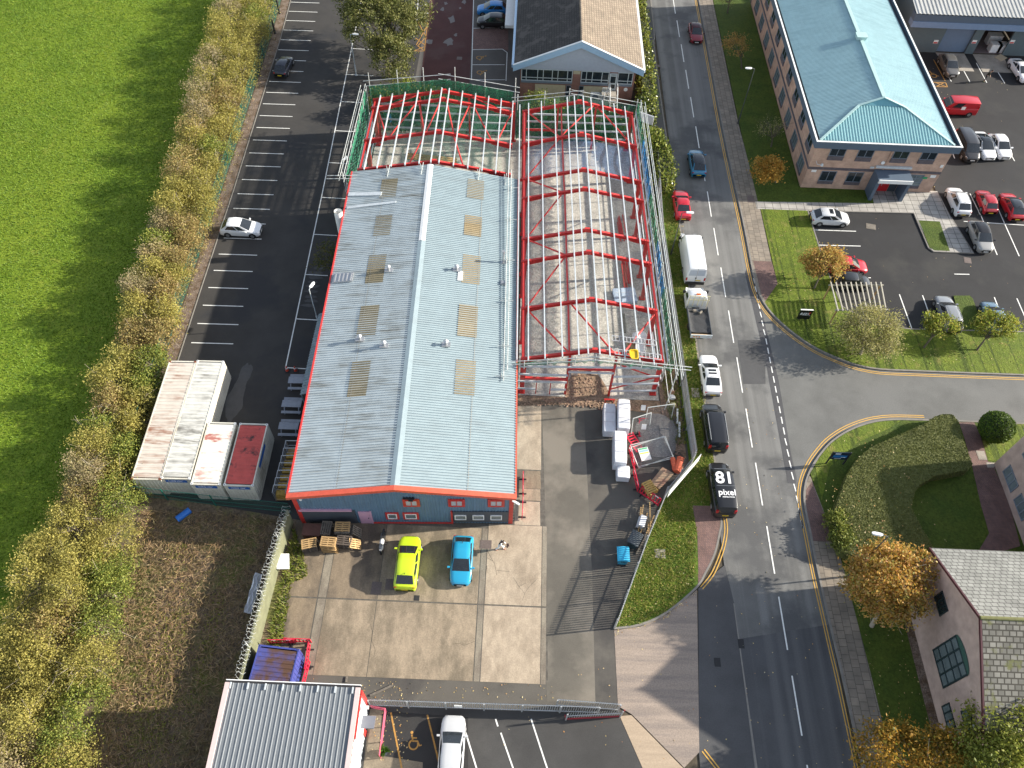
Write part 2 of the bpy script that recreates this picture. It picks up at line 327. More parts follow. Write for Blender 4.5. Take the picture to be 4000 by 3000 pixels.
for pts in ([(10, 10), (60, 90), (110, 150), (150, 90), (220, 20)], [(110, 150), (90, 210)], [(60, 90), (120, 60)]):
    p2 = [W(2, 3, x, y, .017) for x, y in pts]; ribbon(crk, [V((p.x, p.y)) for p in p2], 0, .018, .017)
crk.build('yard_cracks', flat('crack_dirt', (.05, .042, .033), .95), kind='structure')
# rubble strip and earth at the frame's front
g_earth =  mat('earth', (.25, .17, .11), .95, .4, 1.5, patch=(.36, .24, .16), pscale=.8, bump=1, bscale=6, speck=(5, .45))
ground('earth_ramp', smooth_pts([(5.2, 41.0), (5.1, 42.6), (6.2, 44.2), (7.6, 44.4), (8.7, 43.0), (9.1, 41.1), (7, 40.6)], 4, True), .045, g_earth)
ground('earth_strip', [(.35, 39.9), (4.9, 40.3), (9.0, 40.2), (13.9, 39.6), (13.9, 41.15), (.35, 41.15)], .033, g_earth)
ground('earth_margin', [(13.95, 39.5), (14.9, 36), (15.8, 35), (15.7, 52), (15.3, 66), (15.5, 79), (13.3, 79), (13.95, 41.2)], .037, g_earth)
# south car park, apron, footway
ground('south_car_park', [(-18, -40), (14.2, -40), (15.4, 9.4), (13.2, 9.95), (8.8, 13.05), (8.8, 13.3), (-18, 13.2)], .003, asphalt('south_tarmac', (.062, .060, .058), patch=(.085, .082, .078), sp=.3))
ground('south_tarmac_bay', [(-9.2, 9.5), (-9.0, -30), (0.9, -30), (-2.2, 12.7), (-9.1, 12.9)], .008, asphalt('darker_bay_tarmac', (.035, .034, .034)))
ground('shed_path', [W(1, 3, 985, 1150), W(1, 3, 1090, 1150), W(1, 3, 1060, 1550), W(1, 3, 1440, 1610), W(1, 3, 1440, 1900), W(1, 3, 900, 1900)], .012, mat('path_concrete', (.22, .18, .13), .9, .2, 1.5, speck=(9, .25)))
ground('apron', [(8.7, 19.45), (10.8, 19.85), (13.0, 20.95), (15.5, 23.0), (14.42, 11.0), (13.25, 9.95), (9.75, 13.35), (8.75, 13.9)], .013, g_conc)
ground('apron_wing', [(8.85, 13.2), (9.7, 13.3), (13.15, 9.95), (15.0, 8.2), (11, 8.2)], .017, mat('wing_concrete', (.40, .31, .22), .9, .1, 1, (.3, 3, 1), speck=(10, .15)))
ground('footway', [(14.3, 5), (18.2, 5), (18.35, 22), (18.0, 25.2), (16.9, 24.3), (15.6, 23.1), (14.4, 11)], .009, g_foot)
ground('road', [(17.95, -60), (25.6, -60), (25.6, 300), (17.95, 300)], .001, g_road)
ground('side_road', [(25.4, 30), (25.55, 30), (26.5, 34.2), (29.4, 37.7), (34.6, 40.05), (38.5, 40.25), (120, 40.3), (120, 46), (40, 45.85), (34.7, 45.95), (31.3, 47.2), (28.7, 49.1), (26.4, 52), (25.1, 56), (25.4, 30)], .005, g_side)
ground('shade_darkened_road', [(18.35, -60), (25.55, -60), (25.55, 20.6), (18.38, 19.2)], .006, asphalt('shade_darkened_tarmac', (.085, .086, .09), streak=(.12, .12, .122), sp=.3))  # shade of the brick gable painted in as a darker road colour
ground('road_patch', [W(2, 1, 1950, 1280), W(2, 1, 2190, 1280), W(2, 1, 2190, 1659), W(2, 1, 2000, 1659)], .009, asphalt('patched_tarmac', (.085, .085, .087), sp=.3))
ground('channel_strip', [(18.15, -60), (18.3, -60), (18.45, 10), (18.35, 22), (18.28, 22), (18.3, 10)], .013, g_kerb)
ground('gutter_tarmac', [(24.5, 33), (25.2, 33), (25.5, 44), (25.0, 60), (24.2, 58), (24.6, 46)], .010, asphalt('gutter_surface', (.085, .085, .09), sp=.35))
# verges and footways east of the road
vk = smooth_pts([(25.0, 200), (24.9, 112), (24.75, 82), (25.0, 66), (25.0, 58), (25.3, 54.6), (26.4, 51.9), (28.7, 49.06), (31.3, 47.2), (34.7, 45.95), (40.5, 45.82), (60, 45.9), (120, 46)], 4)
mb = MB(); kerbline(mb, vk, .08, .16, -.05, .12); mb.build('east_kerb', g_kerb, kind='structure')
ground('east_footway', [p for p in offset(vk, .15)[:22]] + [(27.6, 51), (27.3, 60), (27.3, 69), (26.9, 83), (27.0, 112), (27.4, 200)], .10, g_flags, -.05)
ground('footway_blocks', [(25.5, 54.9), (26.4, 52.6), (27.9, 50.3), (28.3, 50.3), (27.5, 56.2), (27.25, 59.8), (25.3, 59.8)], .106, g_block)
lawn = [p for p in offset(vk, .15)[21:46]] + [(75, 46.2), (75, 51.3), (51.6, 51.35), (40, 51.15), (36.5, 51.6), (33.6, 53.7), (32.95, 60), (32.7, 68.05), (27.35, 68.0), (27.4, 56.6)]
ground('lawn', lawn, .11, g_lawn, -.05)
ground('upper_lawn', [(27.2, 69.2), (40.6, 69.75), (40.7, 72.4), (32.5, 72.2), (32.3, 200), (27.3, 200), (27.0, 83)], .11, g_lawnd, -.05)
ground('office_path', [(26.9, 68.0), (32.7, 68.05), (44.8, 68.4), (45.3, 62.4), (49.7, 62.4), (48.9, 68), (48.6, 72.3), (40.7, 72.3), (40.6, 69.75), (26.9, 69.2)], .115, g_flags2, -.05)
ground('island_grass', [(45.05, 67.2), (47.4, 67.15), (47.2, 62.5), (45.5, 62.5), (45.1, 63)], .122, g_lawnd)
ground('north_east_car_park', [(32.6, 51.0), (33.6, 53.7), (32.95, 60), (32.6, 68.2), (44.9, 68.5), (48.5, 72.4), (47.8, 101.2), (100, 101.2), (100, 51.3), (51.6, 51.3), (36.5, 51.3)], .006, asphalt('ne_tarmac', (.026, .026, .028), patch=(.042, .041, .039), pamt=(.54, .68)))
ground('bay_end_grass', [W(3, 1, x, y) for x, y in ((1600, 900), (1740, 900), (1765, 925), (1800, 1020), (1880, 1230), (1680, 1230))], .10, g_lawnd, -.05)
mb = MB()
for pts in ([(32.7, 68.05), (32.95, 60), (33.6, 53.8), (36.5, 51.55), (40, 51.15), (51.6, 51.4), (75, 51.35)], [(32.7, 68.05), (44.8, 68.4), (45, 62.9), (45.4, 62.35), (49.75, 62.35), (48.9, 68)]):
    kerbline(mb, [V(p) for p in pts], 0, .13, -.05, .125)
mb.build('car_park_edging', g_kerb, kind='structure')
# south-east corner block
sk = smooth_pts([(120, 40.35), (47.7, 40.34), (38.5, 40.28), (34.6, 40.08), (31.8, 39.19), (29.4, 37.7), (27.7, 35.93), (26.5, 34.2), (25.8, 32.6), (25.5, 30.9), (25.5, 28.2), (25.5, 24.6), (25.65, 19.3), (25.8, 14.3), (25.9, 0), (26, -60)], 4)
mb = MB(); kerbline(mb, sk, .08, .16, -.05, .12); mb.build('south_east_kerb', g_kerb, kind='structure')
ground('south_east_footway', [p for p in offset(sk, .15)[24:]] + [(28.2, -60), (28.1, 10), (28.0, 17), (27.75, 24), (27.6, 27), (27.0, 31), (26.6, 33.6), (26.5, 33.9)], .10, g_flags, -.05)
ground('corner_block_paving', [(25.65, 27.6), (27.45, 27.6), (26.95, 31), (26.6, 33.2), (25.95, 32.4), (25.65, 30.9)], .106, g_block)
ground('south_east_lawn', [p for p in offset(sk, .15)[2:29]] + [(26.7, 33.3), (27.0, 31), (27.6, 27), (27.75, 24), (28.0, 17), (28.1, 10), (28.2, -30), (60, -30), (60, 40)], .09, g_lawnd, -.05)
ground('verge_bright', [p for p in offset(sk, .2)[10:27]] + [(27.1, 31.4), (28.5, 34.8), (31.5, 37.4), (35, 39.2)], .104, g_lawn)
ground('garden_path', [W(3, 2, x, y, .1) for x, y in ((1650, 330), (1780, 330), (1850, 480), (1900, 670), (1985, 690), (1960, 740), (2080, 1000), (2180, 1400), (1850, 1500), (1820, 1440), (1910, 1290), (1840, 1050), (1770, 740), (1700, 480))], .112, g_block)
ground('topiary_lawn', [W(3, 2, x, y, .1) for x, y in ((1840, 470), (1900, 660), (2000, 670), (2300, 400), (2300, 340), (2080, 340), (1960, 440))], .112, g_lawn)
ground('pale_slab', [W(3, 2, x, y, .1) for x, y in ((1885, 678), (1985, 682), (1950, 722), (1895, 722))], .117, g_slab)
# west verge of the road
wk = smooth_pts([(18.0, 200), (17.95, 112), (17.6, 100), (17.65, 84.6), (17.85, 71.6), (17.95, 64), (18.1, 56), (18.1, 49), (18.1, 42), (18.35, 35.7), (18.3, 29.7), (17.95, 27.9), (17.3, 26), (16.4, 24.4), (15.5, 23.1), (13.0, 21.0), (10.8, 19.9), (8.7, 19.5)], 4)
mb = MB(); kerbline(mb, wk, -.08, .16, -.05, .12); mb.build('west_kerb', g_kerb, kind='structure')
wi = offset(wk, -.15)
ground('west_footway', [p for p in wi[:17]] + [(16.4, 72), (16.3, 80), (16.2, 100), (16.4, 200)], .10, asphalt('west_footway_tarmac', (.10, .098, .094)), -.05)
ground('west_verge', [p for p in wi[16:]] + [(11.1, 25.2), (13.2, 30.6), (16.0, 34.6), (15.9, 45), (15.5, 55), (15.4, 62), (15.6, 70), (16.2, 73)], .10, grassmat('verge_turf', (.06, .11, .014), (.12, .18, .02), dead=(.17, .14, .05), s=.9), -.05)
ground('crossing_blocks', [W(2, 2, 1560, 1050, .1), W(2, 2, 1800, 1055, .1)] + [V((18.15, 29.5)), V((17.85, 27.9)), V((17.2, 26)), V((16.3, 24.5)), V((15.6, 23.4)), V((15.75, 24.6)), V((16.0, 27.8))], .107, g_block)
# ---- road paint
pw, py_, po = MB(), MB(), MB(); ZP = .017
def line(mb, a, b, w=.1, z=ZP): ribbon(mb, [V((a[0], a[1])), V((b[0], b[1]))], 0, w, z)
for k in range(-4, 26):
    y0 = 22.7 + 6.12*k if k < 3 else 22.7 + 6.0*k
    x = 22.0 - max(0, (y0-28))*.0092; line(pw, (x, y0), (x-.01, y0-4.2), .11)
for k in range(26): y = 58.5 - k*1.16; line(pw, (25.05 if 38 < y < 50 else 25.0 - .0, y), (25.05, y-.75), .1, .019)
for off_ in (-.26, -.46):
    ribbon(py_, vk[:47], off_+.0, .08, ZP+.002)
    ribbon(py_, sk[8:], off_, .08, ZP+.002)
yl = [V((18.62, 29.8)), V((18.6, 28.4)), V((18.22, 26.9)), V((17.57, 25.4)), V((16.9, 24.2)), V((15.95, 23.1))]
yl = smooth_pts(yl, 4)
for o_ in (.02, -.2): ribbon(py_, yl, o_, .08, ZP)
yl2 = [V((14.8, 11.2)), V((16.5, 9)), V((17.5, 6))]
for o_ in (0, -.22): ribbon(py_, yl2, o_, .09, ZP+.008)
# west car park bays
ends = [(1, 0, x, y) for x, y in ((548, 27), (532, 106), (512, 186), (494, 268), (473, 352), (455, 439), (432, 527), (410, 619), (388, 713), (365, 807), (340, 906), (316, 1008), (293, 1111), (267, 1219), (240, 1331), (213, 1443), (185, 1561))] + \
    [(1, 1, x, y) for x, y in ((152, 25), (119, 151), (84, 278), (48, 408), (10, 547))] + [(0, 1, x, y) for x, y in ((2184, 688), (2144, 836), (2102, 989), (2060, 1147), (2015, 1313))]
for e in ends: p = W(*e); line(pw, (p.x-4.05, p.y-.06), (p.x, p.y), .1)
for k in (1, 2, 3, 4): p = W(*ends[0]); line(pw, (p.x-4.05, p.y+2.37*k), (p.x, p.y+2.37*k), .1)
ribbon(pw, [V((-23.9, 110)), V((-23.27, 92.45)), V((-22.36, 67.94)), V((-21.58, 43.2))], 0, .11, ZP)
for y, xa in ((96.4, -23.4), (90.5, -23.2), (84.7, -22.95), (78.9, -22.75), (72.97, -22.5), (66.98, -22.3), (61.1, -22.1), (55.2, -21.95), (49.2, -21.75), (43.18, -21.58)): line(pw, (xa, y+.05), (-19.6, y), .1)
# forecourt bays
for a, b in (((1880, 0), (1862, 690)), ((1880, 245), (2135, 238)), ((2135, 238), (2175, 215)), ((1870, 430), (2130, 425)), ((2130, 425), (2170, 455)), ((2170, 455), (2160, 700)), ((1865, 560), (2150, 560)), ((1860, 690), (2150, 690)), ((1320, 35), (1500, 38)), ((1350, 112), (1490, 115)), ((1400, 0), (1390, 190))):
    line(pw, W(1, 0, *a), W(1, 0, *b), .1)
for a, b in (((1400, 190), (1482, 195)), ((1482, 195), (1455, 442)), ((1455, 442), (1275, 440)), ((1400, 190), (1470, 320)), ((1475, 230), (1385, 390)), ((1468, 320), (1400, 395)), ((1460, 390), (1380, 330)), ((1395, 395), (1455, 440)), ((1450, 405), (1370, 440))): line(po, W(1, 0, *a), W(1, 0, *b), .12)
# south bays
for a, b in (((1770, 1215), (1905, 1659)), ((2070, 1235), (2090, 1300)), ((2115, 1355), (2235, 1700))): line(pw, W(1, 3, *a), W(1, 3, *b), .11)
line(pw, W(2, 3, 165, 1235), W(2, 3, 310, 1680), .11)
for a, b in (((1165, 1180), (1265, 1690)), ((1480, 1200), (1600, 1690))): line(po, W(1, 3, *a), W(1, 3, *b), .12)
def wheelchair(mb, c, s, z=ZP, rz=0):
    m = Matrix.Rotation(rz, 2)
    def P(x, y): q = m @ V((x*s, y*s)); return V((c[0]+q.x, c[1]+q.y))
    ribbon(mb, [P(.30*math.cos(t)-.05, .30*math.sin(t)-.2) for t in np.linspace(R(110), R(385), 16)], 0, .1*s, z)
    ribbon(mb, [P(-.22, .42), P(-.12, .02), P(.22, .02)], 0, .12*s, z); ribbon(mb, [P(.2, .04), P(.36, -.26), P(.5, -.2)], 0, .1*s, z+.002); ribbon(mb, [P(-.16, .22), P(.14, .22)], 0, .09*s, z+.002)
    mb.poly([(*P(-.24+.1*math.cos(t), .56+.1*math.sin(t)), z) for t in np.linspace(0, 5.8, 10)])
p = W(1, 3, 1370, 1430); wheelchair(po, p, 1.05)
for x, y in ((1945, 500), (1950, 627)): wheelchair(po, W(1, 0, x, y), 1.2, ZP+.002, R(-75))
wheelchair(po, W(3, 0, 1430, 645), 1.3)
# north-east bays
for a, b in (((3, 1, 388, 328), (3, 1, 760, 340)), ((3, 1, 425, 459), (3, 1, 800, 468)), ((3, 1, 700, 735), (3, 1, 888, 742)), ((3, 1, 1135, 885), (3, 1, 1245, 1190)), ((3, 1, 1335, 893), (3, 1, 1440, 1190)), ((3, 1, 1955, 910), (3, 1, 1990, 1000)), ((3, 1, 2150, 920), (3, 1, 2250, 1150)), ((3, 1, 1745, 15), (3, 1, 1835, 200)), ((3, 1, 1980, 130), (3, 1, 2170, 555)), ((3, 1, 1690, 254), (3, 1, 2260, 290)), ((3, 1, 1840, 205), (3, 1, 1980, 545)), ((3, 1, 1610, 710), (3, 1, 1740, 712)),
    ((3, 0, 1595, 1325), (3, 0, 1612, 1370)), ((3, 0, 1935, 1330), (3, 0, 1960, 1385)), ((3, 0, 2095, 1330), (3, 0, 2130, 1392)), ((3, 0, 1660, 555), (3, 0, 1745, 710)), ((3, 0, 1800, 545), (3, 0, 1890, 715)), ((3, 0, 1965, 590), (3, 0, 2045, 720)), ((3, 0, 1540, 640), (3, 0, 1585, 705))): line(pw, W(*a), W(*b), .11)
for a, b in (((1430, 515), (1530, 700)), ((1425, 712), (1535, 715)), ((1535, 715), (1550, 752)), ((1550, 752), (1440, 748)), ((1450, 715), (1540, 750)), ((1520, 715), (1450, 750))): line(po, W(3, 0, *a), W(3, 0, *b), .12)
pw.build('white_road_markings', m_paint_w, kind='structure'); py_.build('yellow_road_markings', m_paint_y, kind='structure'); po.build('orange_bay_markings', m_paint_o, kind='structure')
# puddles of drying water on the west car park and manhole covers
pd = MB()
def blob(c, rx, ry, seed, z=.006):
    q = np.random.RandomState(seed); n = 26; ph = q.uniform(0, 6.28, 4)
    pd.poly([(c[0] + rx*math.cos(t)*(1+.16*math.sin(3*t+ph[0])+.1*math.sin(7*t+ph[1])), c[1] + ry*math.sin(t)*(1+.14*math.sin(4*t+ph[2])+.08*math.sin(9*t+ph[3])), z) for t in np.linspace(0, 6.04, n)])
blob(W(0, 2, 2040, 120), .75, 2.6, 3); blob(W(0, 1, 2120, 1580), .55, 1.3, 4, .009); blob(W(0, 1, 2150, 1530), .3, .5, 9, .012)
for k, (x, y, a, b) in enumerate(((545, 655, .5, .3), (510, 700, .8, .25), (510, 740, .75, .22), (490, 775, .5, .2), (490, 815, .7, .25), (480, 860, .7, .2), (470, 905, .6, .2), (475, 940, .65, .22), (450, 980, .7, .2))): blob(W(1, 1, x, y), a, b, 20+k, .005+.0004*k)
pd.build('drying_water_patches', mat('dried_tarmac', (.075, .073, .072), .9, .12, 2), kind='structure')
# ---------------------------------------------------------------- warehouse
def grime_sheet(name, col, dirt, stretch, rough=.5, amt=(.5, .68), metal=0, scale=1.0):
    m, nt, b = newmat(name); c = ramp(nt, noise(nt, coords(nt), 1.2, 4), [(.3, sc(col, .93)), (.7, sc(col, 1.06))])
    f = ramp(nt, noise(nt, coords(nt, stretch), scale, 5, .65), [(amt[0], (0, 0, 0)), (amt[1], (1, 1, 1))]); f2 = ramp(nt, noise(nt, coords(nt), .35, 3), [(.35, (0, 0, 0)), (.65, (1, 1, 1))])
    f = mixc(nt, 1, f, f2, 'MULTIPLY'); c = mixc(nt, f, c, dirt); nt.links.new(c, b.inputs['Base Color'])
    b.inputs['Roughness'].default_value = rough; b.inputs['Metallic'].default_value = metal; return m
m_roofw = grime_sheet('lightened_weathered_roof_sheet', (.40, .455, .475), (.19, .195, .175), (.2, 2.6, 1), .5, (.42, .66))  # west base colour lightened to make up for weaker sun; streaks are weathering
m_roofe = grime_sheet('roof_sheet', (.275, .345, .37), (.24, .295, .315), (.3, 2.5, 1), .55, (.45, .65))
m_skyl = grime_sheet('aged_rooflight', (.30, .235, .135), (.14, .12, .08), (.5, 5, 1), .6, (.4, .7), 0, 1.5)
m_skyw = grime_sheet('dirty_rooflight', (.25, .21, .13), (.13, .12, .08), (.5, 5, 1), .6, (.4, .7), 0, 1.5)
m_clad = grime_sheet('blue_grey_cladding', (.115, .20, .29), (.08, .13, .18), (4, 4, .3), .5, (.4, .7))
m_pink = flat('faded_pink_paint', (.52, .30, .40), .6)
WH = thing('warehouse', 'long grey corrugated warehouse with a red trimmed gable and tan rooflights', 'warehouse', (-8.3, 27.4, 0))
EZ, AZ = 5.2, 6.6
cFL, cFR, cBR, cBL = V((-17.1, 27.1, 0)), V((.63, 27.85, 0)), V((-.25, 65.3, 0)), V((-17.85, 65.4, 0))
def wr(s, t, dz=0):
    p = (cFL*(1-s)+cFR*s)*(1-t) + (cBL*(1-s)+cBR*s)*t; k = 1-abs(s-.475)/(.475 if s < .475 else .525)
    return V((p.x, p.y, EZ + (AZ-EZ)*k + dz))
def wst(c, r, x, y):   # photo point on the roof -> (s, t)
    s, t = .3, .5
    for _ in range(6):
        z = wr(s, t).z; p = W(c, r, x, y, z); t = (p.y-27.4)/38; s = (p.x-(cFL.x*(1-t)+cBL.x*t))/((cFR.x*(1-t)+cBR.x*t)-(cFL.x*(1-t)+cBL.x*t))
    return s, t
MB().corr(lambda u, v: wr(.475*(1-v), u), 152, 6, .065).build('roof_panel', m_roofw, WH, label='weathered west roof slope with dark streaks, base colour lightened to offset weak sun')
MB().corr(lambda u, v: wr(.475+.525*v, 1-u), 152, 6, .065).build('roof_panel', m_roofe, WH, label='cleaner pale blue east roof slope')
mb = MB(); mb.loft([[wr(.455, t, .07), wr(.475, t, .10), wr(.497, t, .07)] for t in (0, .25, .5, .705)], 0, False); mb.build('ridge_cap', m_roofe, WH)
mb = MB(); mb.loft([[wr(.458, t, .09), wr(.475, t, .12), wr(.494, t, .09)] for t in (.705, .85, 1)], 0, False); mb.build('ridge_cap', m_white, WH, label='clean white length of ridge cap')
for s in (.215, .79): # sheet lap seams
    mb = MB(); mb.loft([[wr(s-.0015, t, .052), wr(s+.0015, t, .055)] for t in np.linspace(0, 1, 12)], 0, False); mb.build('sheet_lap', flat('lap_stain', (.25, .24, .21), .8), WH)
def skylight(q, side):
    st = [wst(*p) for p in q]; s0, s1 = min(a for a, _ in st), max(a for a, _ in st); t0, t1 = min(b for _, b in st), max(b for _, b in st)
    n = max(3, round((t1-t0)*152))
    if side: MB().corr(lambda u, v: wr(s0+(s1-s0)*v, t1-(t1-t0)*u, .022), n, 2, .065).build('rooflight', m_skyl, WH)
    else: MB().corr(lambda u, v: wr(s1-(s1-s0)*v, t0+(t1-t0)*u, .022), n, 2, .065).build('rooflight', m_skyw, WH)
for q in (((1, 0, 1090, 1555), (1, 0, 1225, 1550), (1, 1, 1080, 45), (1, 1, 1205, 45)), ((1, 1, 1040, 210), (1, 1, 1175, 200), (1, 1, 1015, 380), (1, 1, 1155, 375)), ((1, 1, 980, 552), (1, 1, 1128, 540), (1, 1, 952, 790), (1, 1, 1095, 780)), ((1, 1, 910, 985), (1, 1, 1060, 975), (1, 1, 875, 1250), (1, 1, 1030, 1240)), ((1, 1, 835, 1470), (1, 1, 992, 1455), (1, 2, 792, 105), (1, 2, 950, 98))): skylight(q, 0)
for q in (((1, 0, 1830, 1555), (1, 0, 1968, 1560), (1, 1, 1825, 45), (1, 1, 1965, 55)), ((1, 1, 1805, 208), (1, 1, 1950, 218), (1, 1, 1800, 370), (1, 1, 1945, 380)), ((1, 1, 1790, 545), (1, 1, 1942, 560), (1, 1, 1780, 790), (1, 1, 1930, 800)), ((1, 1, 1755, 980), (1, 1, 1915, 995), (1, 1, 1742, 1250), (1, 1, 1905, 1260)), ((1, 1, 1730, 1465), (1, 1, 1893, 1475), (1, 2, 1712, 100), (1, 2, 1885, 112))): skylight(q, 1)
# walls
wi_ = lambda s, t: (cFL*(1-s)+cFR*s)*(1-t) + (cBL*(1-s)+cBR*s)*t
def wl(s): return wi_(.012+s*.976, .009)
fz = lambda s: wr(.012+s*.976, 0).z - .12
mb = MB(); n = 70
mb.corr(lambda u, v: V((*wl(u)[:2], v*fz(u))), n, 1, .04); mb.build('front_wall', m_clad, WH)
for nm, sa in (('side_wall', .012), ('side_wall', .988)):
    mb = MB(); a, b = wi_(sa, .009), wi_(sa, .991); d = 1 if sa > .5 else -1
    mb.corr((lambda u, v: V((*(a+(b-a)*u)[:2], v*(EZ-.05)))) if d > 0 else (lambda u, v: V((*(b+(a-b)*u)[:2], v*(EZ-.05)))), 150, 1, .04); mb.build(nm, m_clad, WH)
mb = MB(); mb.poly([V((*wi_(s, .991)[:2], z)) for s, z in ((.988, 0), (.012, 0), (.012, 5.1), (.475, 6.5), (.988, 5.1))]); mb.build('back_wall', m_clad, WH)
def barge(s0, s1, t, w=.42, h=.34):
    mb = MB(); N = 2
    for k in range(N):
        a, b = s0+(s1-s0)*k/N, s0+(s1-s0)*(k+1)/N; A, B = wr(a, t, .1), wr(b, t, .1); q = V((0, w if t < .5 else -w, 0))
        A -= q*.25; B -= q*.25
        mb.loft([[A, A+q, A+q-V((0, 0, h)), A-V((0, 0, h))], [B, B+q, B+q-V((0, 0, h)), B-V((0, 0, h))]], 0, True, True)
    return mb
barge(-.005, .475, 0).build('barge_board', m_orange, WH); barge(.475, 1.005, 0).build('barge_board', m_orange, WH)
mb = MB(); a, b = wr(-.002, .002, -.02), wr(-.002, 1, -.02); mb.beam(a, b, .14, .22); mb.build('gutter', m_red, WH)
mb = MB(); a, b = wr(1.002, .002, -.04), wr(1.002, 1, -.04); mb.beam(a, b, .14, .2); mb.build('gutter', m_orange, WH)
def fr(s, z, out=.06): p = wl(s); return V((p.x+.04*out, p.y-out, z))
for s in (.0035, .9965): mb = MB(); mb.beam(fr(s, 0, .05), fr(s, fz(s)-.15, .05), .34, .1); mb.build('corner_trim', m_red, WH)
mb = MB(); mb.beam(fr(.01, 1.2, .03), fr(.262, 1.2, .03), .14, 2.3, 0); mb.build('dark_plinth', m_dark, WH)
mb = MB(); mb.beam(fr(.004, 2.42, .09), fr(.25, 2.42, .09), .18, .2); mb.build('canopy_strip', m_pink, WH)
dr = MB(); dr.beam(fr(.277, 1.05, .06), fr(.327, 1.05, .06), .1, 2.1); dro = dr.build('door', m_pink, WH, label='faded pink steel door')
mb = MB(); mb.cyl(fr(.32, 1.05, .11), fr(.32, 1.05, .17), .05); mb.build('handle', m_dark, dro)
mb = MB(); mb.beam(fr(.333, 0, .08), fr(.333, 2.2, .08), .16, .1); mb.build('door_jamb', m_pink, WH)
mb = MB(); mb.beam(fr(.722, 1.25, .04), fr(.985, 1.25, .04), .12, 1.9, 0); mb.build('dark_plinth', m_dark, WH)
mb = MB(); mb.beam(fr(.716, 0, .09), fr(.716, 2.3, .09), .14, .12); mb.build('plinth_trim', m_red, WH)
mb = MB(); mb.beam(fr(.33, .06, .07), fr(.714, .06, .07), .1, .12); mb.build('base_trim', m_red, WH)
def win(parent, s, z, w, h, fm, pm, cols=1, surround=None, out=.09, pos=fr, span=17.3):
    ds = w/span/2
    if surround:
        m = MB()
        e = .17/span
        m.beam(pos(s-ds-e, z, out-.03), pos(s-ds, z, out-.03), .08, h+.34); m.beam(pos(s+ds, z, out-.03), pos(s+ds+e, z, out-.03), .08, h+.34)
        m.beam(pos(s-ds, z+h/2+.085, out-.03), pos(s+ds, z+h/2+.085, out-.03), .08, .17); m.beam(pos(s-ds, z-h/2-.085, out-.03), pos(s+ds, z-h/2-.085, out-.03), .08, .17); m.build('window_surround', surround, parent)
    f = MB(); t = .07; dt = t/span
    f.beam(pos(s-ds, z, out), pos(s-ds+dt, z, out), .1, h); f.beam(pos(s+ds-dt, z, out), pos(s+ds, z, out), .1, h)
    f.beam(pos(s-ds+dt, z+h/2-t/2, out), pos(s+ds-dt, z+h/2-t/2, out), .1, t); f.beam(pos(s-ds+dt, z-h/2+t/2, out), pos(s+ds-dt, z-h/2+t/2, out), .1, t)
    for k in range(1, cols): c = s-ds+2*ds*k/cols; f.beam(pos(c-dt/2, z, out), pos(c+dt/2, z, out), .1, h-2*t)
    fo = f.build('window', fm, parent)
    g = MB(); g.beam(pos(s-ds+dt*.5, z, out-.02), pos(s+ds-dt*.5, z, out-.02), .06, h-t); g.build('pane', pm, fo)
    return fo
m_blind = flat('white_window_blind', (.42, .43, .45), .5)
for s in (.535, .743, .926): win(WH, s, 3.75, 1.0, .95, m_red, m_blind, 2, m_red)
for s, w in ((.434, .75), (.522, .95)): win(WH, s, 1.35, w, .85, m_white, m_glassl, 1, m_red)
for s in (.757, .842, .927): win(WH, s, 1.25, .95, .8, m_white, m_glassl, 1, None, .13)
mb = MB(); p = fr(.528, 4.62, .1); mb.box(p, (.9, .25, .08)); mb.box(p+V((.15, -.1, -.12)), (.35, .2, .16)); mb.build('wall_light', m_black, WH)
mb = MB(); p = fr(.035, 4.35, .1); mb.box(p, (.16, .14, .22)); mb.build('floodlight', m_white, WH)
mb = MB(); p = fr(.965, 4.75, .1); mb.box(p, (.14, .2, .14)); mb.build('security_camera', m_white, WH)
mb = MB(); p = fr(1.0, 4.6, .25); mb.beam(p, p+V((.55, -.3, -.05)), .16, .12); mb.build('security_camera', m_white, WH)
# roof furniture (parts of the roof)
def rp(c, r, x, y, dz=0): s, t = wst(c, r, x, y); return wr(s, t, dz)
for (c, x, y) in ((1, 1148, 678), (1, 900, 1272), (1, 1108, 1330), (1, 1735, 680), (1, 1642, 1332)):
    p = rp(1, 1, x, y, .05); mb = MB(); mb.box(p+V((0, 0, .05)), (.75, .5, .1)); mb.cyl(p+V((0, 0, .1)), p+V((0, 0, .55)), .12, None, 10); mb.cyl(p+V((0, 0, .55)), p+V((0, 0, .72)), .24, .05, 10)
    mb.build('roof_vent', m_steel, WH)
p = rp(1, 1, 1765, 735, .09); mb = MB(); mb.box(p, (.45, 1.15, .08)); mb.build('flashing_sheet', m_white, WH)
p = rp(1, 1, 2137, 800, .12); mb = MB(); mb.box(p, (.55, .45, .16)); mb.box(p+V((0, 0, .1)), (.4, .3, .06)); mb.build('roof_vent', m_steel, WH)
p = rp(1, 1, 2137, 615, .05); mb = MB(); mb.box(p, (.5, .4, .1)); mb.cyl(p, p+V((0, 0, 1.35)), .1, None, 10); mb.cyl(p+V((0, 0, 1.3)), p+V((0, 0, 1.5)), .17, .17, 10); mb.build('flue', m_steel, WH)
for (x0, y0, x1, y1) in ((800, 25, 1085, 20), (790, 140, 1210, 90)):
    a, b = rp(1, 1, x0, y0, .1), rp(1, 1, x1, y1, .1); mb = MB(); mb.beam(a, b, .5 if y0 < 100 else .3, .08); mb.build('flashing_sheet', m_galv, WH)
a, b = rp(1, 1, 672, 745, .12), rp(1, 1, 840, 735, .12); mb = MB(); mb.beam(a, b, 1.15, .1)
for k in range(5): q = a+(b-a)*(k+.5)/5; mb.beam(q+V((0, -.5, .07)), q+V((0, .5, .07)), .1, .06)
